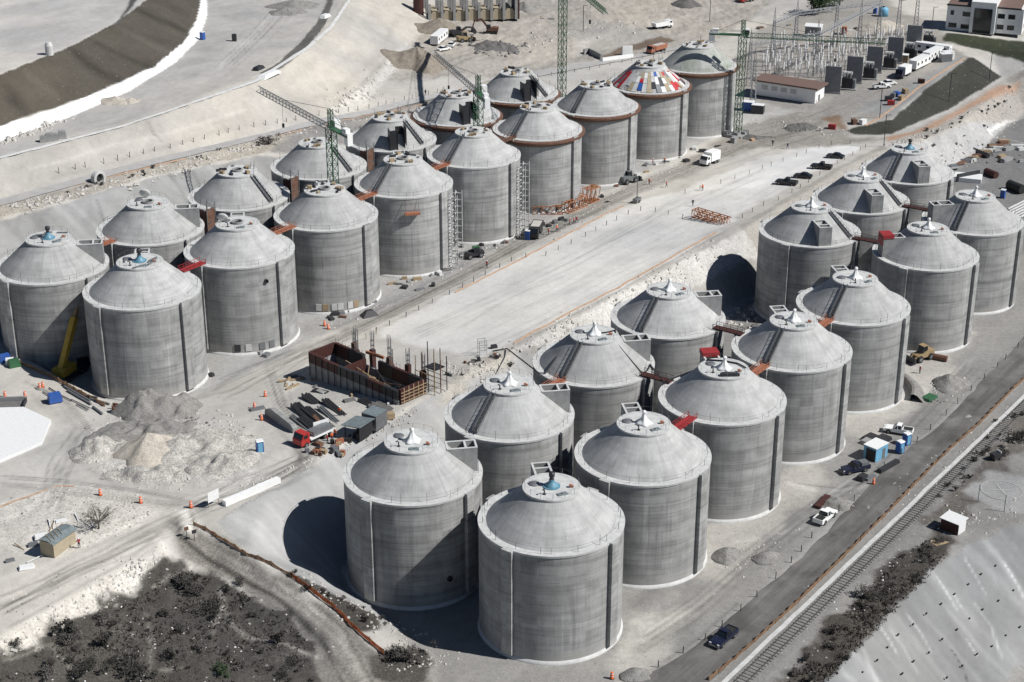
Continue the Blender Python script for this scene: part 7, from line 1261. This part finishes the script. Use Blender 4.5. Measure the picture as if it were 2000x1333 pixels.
def twigs(R_, n, r, h, th):
    mb = MB()
    for k in range(n):
        a = R_.uniform(0, 6.3); e = R_.uniform(.35, 1.35); L = Vector((math.cos(a)*math.cos(e)*r, math.sin(a)*math.cos(e)*r, math.sin(e)*h)); m_ = L*.5+Vector((R_.gauss(0, .1*r), R_.gauss(0, .1*r), .1*h)); mb.beam((0, 0, 0), m_, th); mb.beam(m_, L, th*.6)
        for j in range(3): q = m_.lerp(L, R_.uniform(0, .8)); mb.beam(q, q+Vector((R_.gauss(0, .22*r), R_.gauss(0, .22*r), R_.uniform(.05, .3)*h)), th*.45)
    return mb
def bush_proto(seed, mat, n=420, r=1.0, h=1.1, tw=14):
    R_ = random.Random(seed); t = thing('bush', (0, 0, 0)); leafy(R_, n, r, h, .11).build('foliage', mat, t); twigs(R_, tw, r, h, .035).build('stem', 'grey_twig', t); return t
BU = [Proto(bush_proto(1, 'bush_leaf')), Proto(bush_proto(2, 'bush_leaf', 520, 1.2, 1.0)), Proto(bush_proto(3, 'grey_twig', 260, 1.0, 1.0, 26)), Proto(bush_proto(4, 'bush_leaf', 360, .8, 1.4)), Proto(bush_proto(5, 'green_leaf', 520, .9, 1.1))]
R_ = random.Random(12)
for u, v, k, s, lb in ((362, 1148, 1, 1.9, 'broad dark bush near the top of the left scrubland'), (385, 1160, 2, 1.6, 'pale grey twiggy bush beside the broad dark bush'), (470, 1142, 2, 1.2, 'pale twiggy bush at the scrub edge by the dirt road'), (435, 1318, 4, 1.3, 'small dark green bush near the bottom edge of the scrubland'), (265, 1318, 1, 2.2, 'wide dark bush at the bottom of the left scrubland'), (140, 1240, 0, 2.0, 'dark bush under the pale bank in the left scrubland'), (205, 1262, 3, 1.6, 'upright dark bush in the middle of the left scrubland'), (30, 1262, 2, 1.2, 'twiggy grey bush at the left edge of the scrubland'), (525, 283, 1, 2.3, 'round dark bush on the strip above the grey slope'), (795, 1292, 1, 2.3, 'wide dark bush on the bank beside the pit floor'), (1700, 1168, 1, 1.8, 'dark bush on the right verge with a bare leaning trunk'), (1622, 1235, 0, 1.2, 'dark bush right of the railway near the bottom'), (1985, 860, 1, 2.0, 'dark bush at the right edge beside the railway'), (1960, 890, 0, 1.3, 'dark bush by the small machine on the right verge'), (150, 1, 0, .1, '')):
    if lb: BU[k].put(at(u, v), R_.uniform(0, 6), lb, 'bush', 'named scrub bushes', s)
SCR = np.array(T([(0, 1300), (110, 1245), (205, 1200), (268, 1165), (322, 1112), (380, 1115), (465, 1145), (555, 1200), (610, 1255), (632, 1340), (640, 1400), (300, 1500), (-150, 1500), (-150, 1390)])); VER = np.array([(-20, -40), (52, -40.2), (57, -38.5), (58, -36), (48, -33.8), (-20, -34.4)])
def scatter(poly, n, seed):
    r = np.random.default_rng(seed); lo, hi = poly.min(0), poly.max(0); out = []
    while len(out) < n:
        p = lo+(hi-lo)*r.random((n*3, 2)); ok = sdist(poly, p[:, 0], p[:, 1]) > .3; out += [tuple(q) for q in p[ok]]
    return out[:n]
def drop(a, b_): x, y = W(a, b_); return Vector((x, y, ground_z(x, y)))
for poly, n, sd_, lb, gr in ((SCR, 74, 3, 'low dry grey brown bush scattered on the left scrubland', 'dry bushes on the left scrubland'), (VER, 46, 4, 'low dry dark bush on the verge between railway and shotcrete slope', 'dry bushes on the right verge')):
    for a, b_ in scatter(poly, n, sd_): BU[R_.choice((0, 0, 1, 2, 2, 3))].put(drop(a, b_), R_.uniform(0, 6), lb, 'bush', gr, R_.choice((.45, .55, .7, .9, 1.15, 1.5) if poly is SCR else (.35, .45, .55, .7, .9)))
for pts, n, lb, gr in (([(565, 1125), (640, 1160), (730, 1215)], 14, 'small dry bush on the bank above the pit corner', 'bushes above the pit corner'), ([(60, 400), (250, 350), (330, 330), (480, 285)], 16, 'small dark shrub on the stony strip above the grey slope', 'shrubs above the grey slope'), ([(1770, 290), (1850, 255), (1920, 225), (1985, 185)], 20, 'small dark shrub along the top of the white rock cut', 'shrubs on the rock cut'), ([(1840, 990), (1890, 930), (1930, 870), (1990, 800)], 22, 'small dark shrub right of the railway at the right edge', 'shrubs right of the railway'), ([(880, 770), (930, 735), (985, 700)], 6, 'small dry shrub on the broken ground beside the hosed tank', 'shrubs by the hosed tank')):
    L = [at(*p) for p in pts]
    for k in range(n): i = R_.randrange(len(L)-1); q = L[i].lerp(L[i+1], R_.random())+Vector((R_.gauss(0, 1.2), R_.gauss(0, 1.2), 0)); q.z = ground_z(q.x, q.y); BU[R_.choice((0, 0, 2, 3))].put(q, R_.uniform(0, 6), lb, 'bush', gr, R_.uniform(.35, .85))
# bare tree at left, leaning trunk at right, leafy tree at the top
def branch(mb, p, d, L, th, depth, R_):
    q = p+d*L; mb.tube([p, p.lerp(q, .5)+Vector((R_.gauss(0, .04), R_.gauss(0, .04), 0))*L, q], th, 5, th*.65)
    if depth:
        for _ in range(3 if depth > 1 else 4): n_ = (d+Vector((R_.gauss(0, .55), R_.gauss(0, .55), R_.gauss(.1, .3)))).normalized(); branch(mb, p.lerp(q, R_.uniform(.6, 1)), n_, L*R_.uniform(.55, .8), th*.55, depth-1, R_)
t = thing('bare_tree', at(193, 1033), 0, 'bare grey branched tree on the pale ground near the hut', 'tree'); mb = MB(); RR = random.Random(8); mb.tube([(0, 0, -.1), (.05, 0, .7), (0, .05, 1.2)], .16, 7, .11)
for k in range(9): a = k*.7; branch(mb, Vector((0, 0, 1.0)), Vector((math.cos(a)*.8, math.sin(a)*.8, .7)).normalized(), 1.45, .075, 3, RR)
mb.build('trunk', 'tree_bark', t); leafy(RR, 900, 2.2, 3.6, .08).build('crown', 'grey_twig', t)
t = thing('leaning_tree', at(1685, 1190), 0, 'dark leaning tree trunk with sparse crown on the right verge', 'tree'); mb = MB(); mb.tube([(0, 0, 0), (.5, .2, .9), (1.2, .5, 1.6)], .14, 6, .09); [branch(mb, Vector((1.1, .45, 1.5)), Vector((RR.gauss(.3, .5), RR.gauss(0, .5), .6)).normalized(), .9, .05, 2, RR) for _ in range(4)]; mb.build('trunk', 'tree_bark', t); o = leafy(RR, 500, 1.5, 1.6, .12).build('crown', 'bush_leaf', t, (1.3, .5, 1.0))
t = thing('leafy_tree', at(1600, 26), 0, 'dense dark green tree at the top edge beyond the substation', 'tree'); mb = MB(); mb.tube([(0, 0, 0), (.1, 0, 2.2), (0, 0, 4)], .45, 8, .3); mb.build('trunk', 'tree_bark', t); leafy(RR, 2600, 5.0, 9, .42).build('crown', 'green_leaf', t)
t = thing('leafy_tree', at(1640, 12), 0, 'smaller dark tree right of the dense tree at the top edge', 'tree'); MB().tube([(0, 0, 0), (0, 0, 2)], .25, 6, .18).build('trunk', 'tree_bark', t); leafy(RR, 900, 2.4, 5, .35).build('crown', 'green_leaf', t)
# dry grass tufts on scrub (uncounted), loose stones (uncounted)
mb = MB(); RG = random.Random(21)
for poly, n, sd_ in ((SCR, 5200, 31), (VER, 2600, 32)):
    for a, b_ in scatter(poly, n, sd_):
        if vnoise(a, b_, 4.0, 61) < .38: continue
        p = drop(a, b_); h = RG.uniform(.12, .42)
        for j in range(3): t_ = RG.uniform(0, 6.3); w_ = RG.uniform(.06, .16); q = p+Vector((RG.gauss(0, .15), RG.gauss(0, .15), 0)); mb.add([q+Vector((math.cos(t_)*w_, math.sin(t_)*w_, -.03)), q-Vector((math.cos(t_)*w_, math.sin(t_)*w_, .03)), q+Vector((RG.gauss(0, .12), RG.gauss(0, .12), h))], [(0, 1, 2)])
m, n, l, b = nodes_of('dry_grass'); ge = n.new('ShaderNodeNewGeometry'); f = noise(n, l, ge.outputs['Position'], .35, 4, .6); l.new(mix(n, l, ramp(n, l, f, [(.4, 0), (.6, 1)]), (.035, .032, .028), (.13, .115, .098)), b.inputs['Base Color']); b.inputs['Roughness'].default_value = .95
tag(mb.build('dry_grass', 'dry_grass'), 'short dry grey brown grass tufts on the scrub ground', 'grass', None, 'stuff')
def stones(name, zones, mat, label, seed):
    R_ = random.Random(seed); mb = MB()
    for pts, n, s0, s1, sp_ in zones:
        L = [at(*p) for p in pts]
        for k in range(n):
            i = R_.randrange(max(1, len(L)-1)); q = L[i].lerp(L[min(i+1, len(L)-1)], R_.random())+Vector((R_.gauss(0, sp_), R_.gauss(0, sp_), 0)); s = s0+(s1-s0)*R_.random()**2.5; z = ground_z(q.x, q.y)
            vs = [Vector((x, y, zz)) for x, y, zz in ((1, 0, 0), (-.3, .9, 0), (-.8, -.5, .1), (.4, -.9, 0), (.2, .1, .8), (-.3, -.1, .6))]; rz = R_.uniform(0, 6.3); c, s_ = math.cos(rz), math.sin(rz)
            vs = [(q.x+s*(v.x*c-v.y*s_)*R_.uniform(.7, 1.2), q.y+s*(v.x*s_+v.y*c)*R_.uniform(.7, 1.2), z-.05+s*v.z*R_.uniform(.7, 1.2)) for v in vs]
            mb.add(vs, [(0, 1, 4), (1, 5, 4), (1, 2, 5), (2, 3, 5), (3, 4, 5), (3, 0, 4)])
    return tag(mb.build(name, mat), label, 'stones', None, 'stuff')
stones('loose_stones', [([(200, 830), (260, 850), (330, 860)], 260, .1, .6, 2.2), ([(360, 830), (420, 870), (470, 900)], 420, .08, .5, 3.0), ([(230, 920), (320, 940), (430, 935)], 300, .08, .45, 1.6), ([(150, 880), (200, 905), (260, 925)], 180, .1, .5, 1.2), ([(420, 800), (480, 850), (500, 910)], 160, .1, .45, 1.2), ([(60, 990), (150, 960), (260, 990), (180, 1040)], 420, .06, .4, 3), ([(0, 1262), (150, 1180), (255, 1115), (310, 1082)], 420, .08, .4, .9), ([(0, 412), (130, 385), (330, 332), (500, 286)], 520, .15, .8, 1.3), ([(520, 272), (690, 240), (850, 205)], 240, .15, .7, 1.0), ([(0, 280), (60, 262), (110, 240)], 90, .3, 1.1, .8), ([(60, 262), (150, 228)], 40, .2, .6, .4), ([(470, 955), (590, 908), (690, 860), (860, 775)], 360, .08, .4, .5), ([(880, 720), (940, 735), (1000, 700)], 220, .1, .6, 1.8), ([(600, 1130), (700, 1190), (820, 1250)], 260, .08, .5, 1.6), ([(1745, 285), (1850, 245), (1990, 180)], 200, .15, .7, 1.2), ([(1830, 330), (1900, 300), (1990, 235)], 90, .15, .7, 1.5), ([(1760, 990), (1840, 920), (1990, 790)], 200, .08, .4, 2.5), ([(1840, 1040), (1900, 1010), (1990, 990)], 200, .08, .45, 2.2), ([(1010, 690), (1200, 590), (1400, 480)], 420, .12, .6, 1.6), ([(640, 205), (715, 182), (785, 115)], 200, .2, .9, 1.6), ([(1050, 80), (1120, 70), (1240, 50)], 160, .2, .9, 4), ([(760, 1305), (840, 1300), (880, 1270)], 120, .08, .4, 1.0), ([(1420, 1075), (1480, 1060), (1550, 1040)], 100, .08, .4, 1.6), ([(1640, 640), (1470, 620)], 60, .2, .7, 2.0), ([(1430, 640), (1470, 610), (1490, 590)], 120, .2, .8, 2.0), ([(640, 760), (560, 800), (520, 870)], 90, .06, .25, 4), ([(1400, 1095), (1440, 1100)], 70, .08, .35, 1.6), ([(1475, 1098), (1510, 1096)], 60, .08, .3, 1.4), ([(1615, 990), (1655, 985)], 70, .08, .4, 1.4), ([(1830, 765), (1880, 750)], 90, .1, .5, 2.0), ([(1230, 1328), (1262, 1318)], 50, .06, .25, 1.2), ([(640, 640), (760, 585), (900, 520), (1020, 462)], 240, .08, .45, 1.6), ([(1050, 470), (1180, 400), (1300, 340), (1420, 290)], 200, .1, .5, 2.2), ([(1470, 240), (1560, 240), (1640, 262)], 140, .12, .6, 3)], 'rubble_stone', 'pale loose stones and rubble strewn over the site', 41)
stones('loose_stones', [([(230, 840), (300, 830), (390, 820)], 220, .1, .5, 2.0), ([(450, 840), (490, 890)], 120, .1, .4, 1.4), ([(930, 92), (1000, 95)], 160, .3, 1.3, 3.0), ([(1540, 250), (1580, 252)], 120, .2, .9, 1.6), ([(1800, 780), (1830, 780)], 60, .15, .5, .8), ([(0, 1220), (200, 1120), (300, 1070)], 120, .05, .25, 3.0), ([(60, 985), (200, 1000)], 120, .06, .3, 3), ([(400, 890), (300, 930)], 140, .06, .3, 3), ([(1880, 300), (1960, 300)], 50, .2, .9, 3)], 'dark_concrete', 'dark loose stones and clods strewn over the site', 42)
stones('scrub_litter', [([(50, 1290), (250, 1220), (480, 1180)], 200, .05, .22, 5), ([(300, 1300), (500, 1290)], 170, .05, .2, 5), ([(1560, 1290), (1690, 1160), (1800, 1060)], 160, .06, .3, 1.3)], 'tarp_white', 'white bits of litter and stone on the dark scrub', 43)
dp = Proto(MB().tube([(0, -.15, -.15), (0, -.35, .22)], .13, 8).build('drain_pipe', 'black_rubber'))
for u, v in ((1941, 1105), (1913, 1121), (1888, 1141), (1861, 1160), (1835, 1179), (1806, 1198), (1780, 1219), (1751, 1239), (1730, 1264), (1710, 1289), (1681, 1313), (1976, 1153), (1947, 1173), (1916, 1190), (1890, 1208), (1866, 1229), (1837, 1248), (1811, 1274), (1781, 1291), (1759, 1315), (1989, 1224), (1961, 1241), (1934, 1262), (1905, 1277), (1876, 1300), (1846, 1323)): dp.put(at(u, v), ANG, 'short black drain pipe sticking out of the lower right shotcrete slope', 'drain pipe', 'drain pipes in the shotcrete slope')
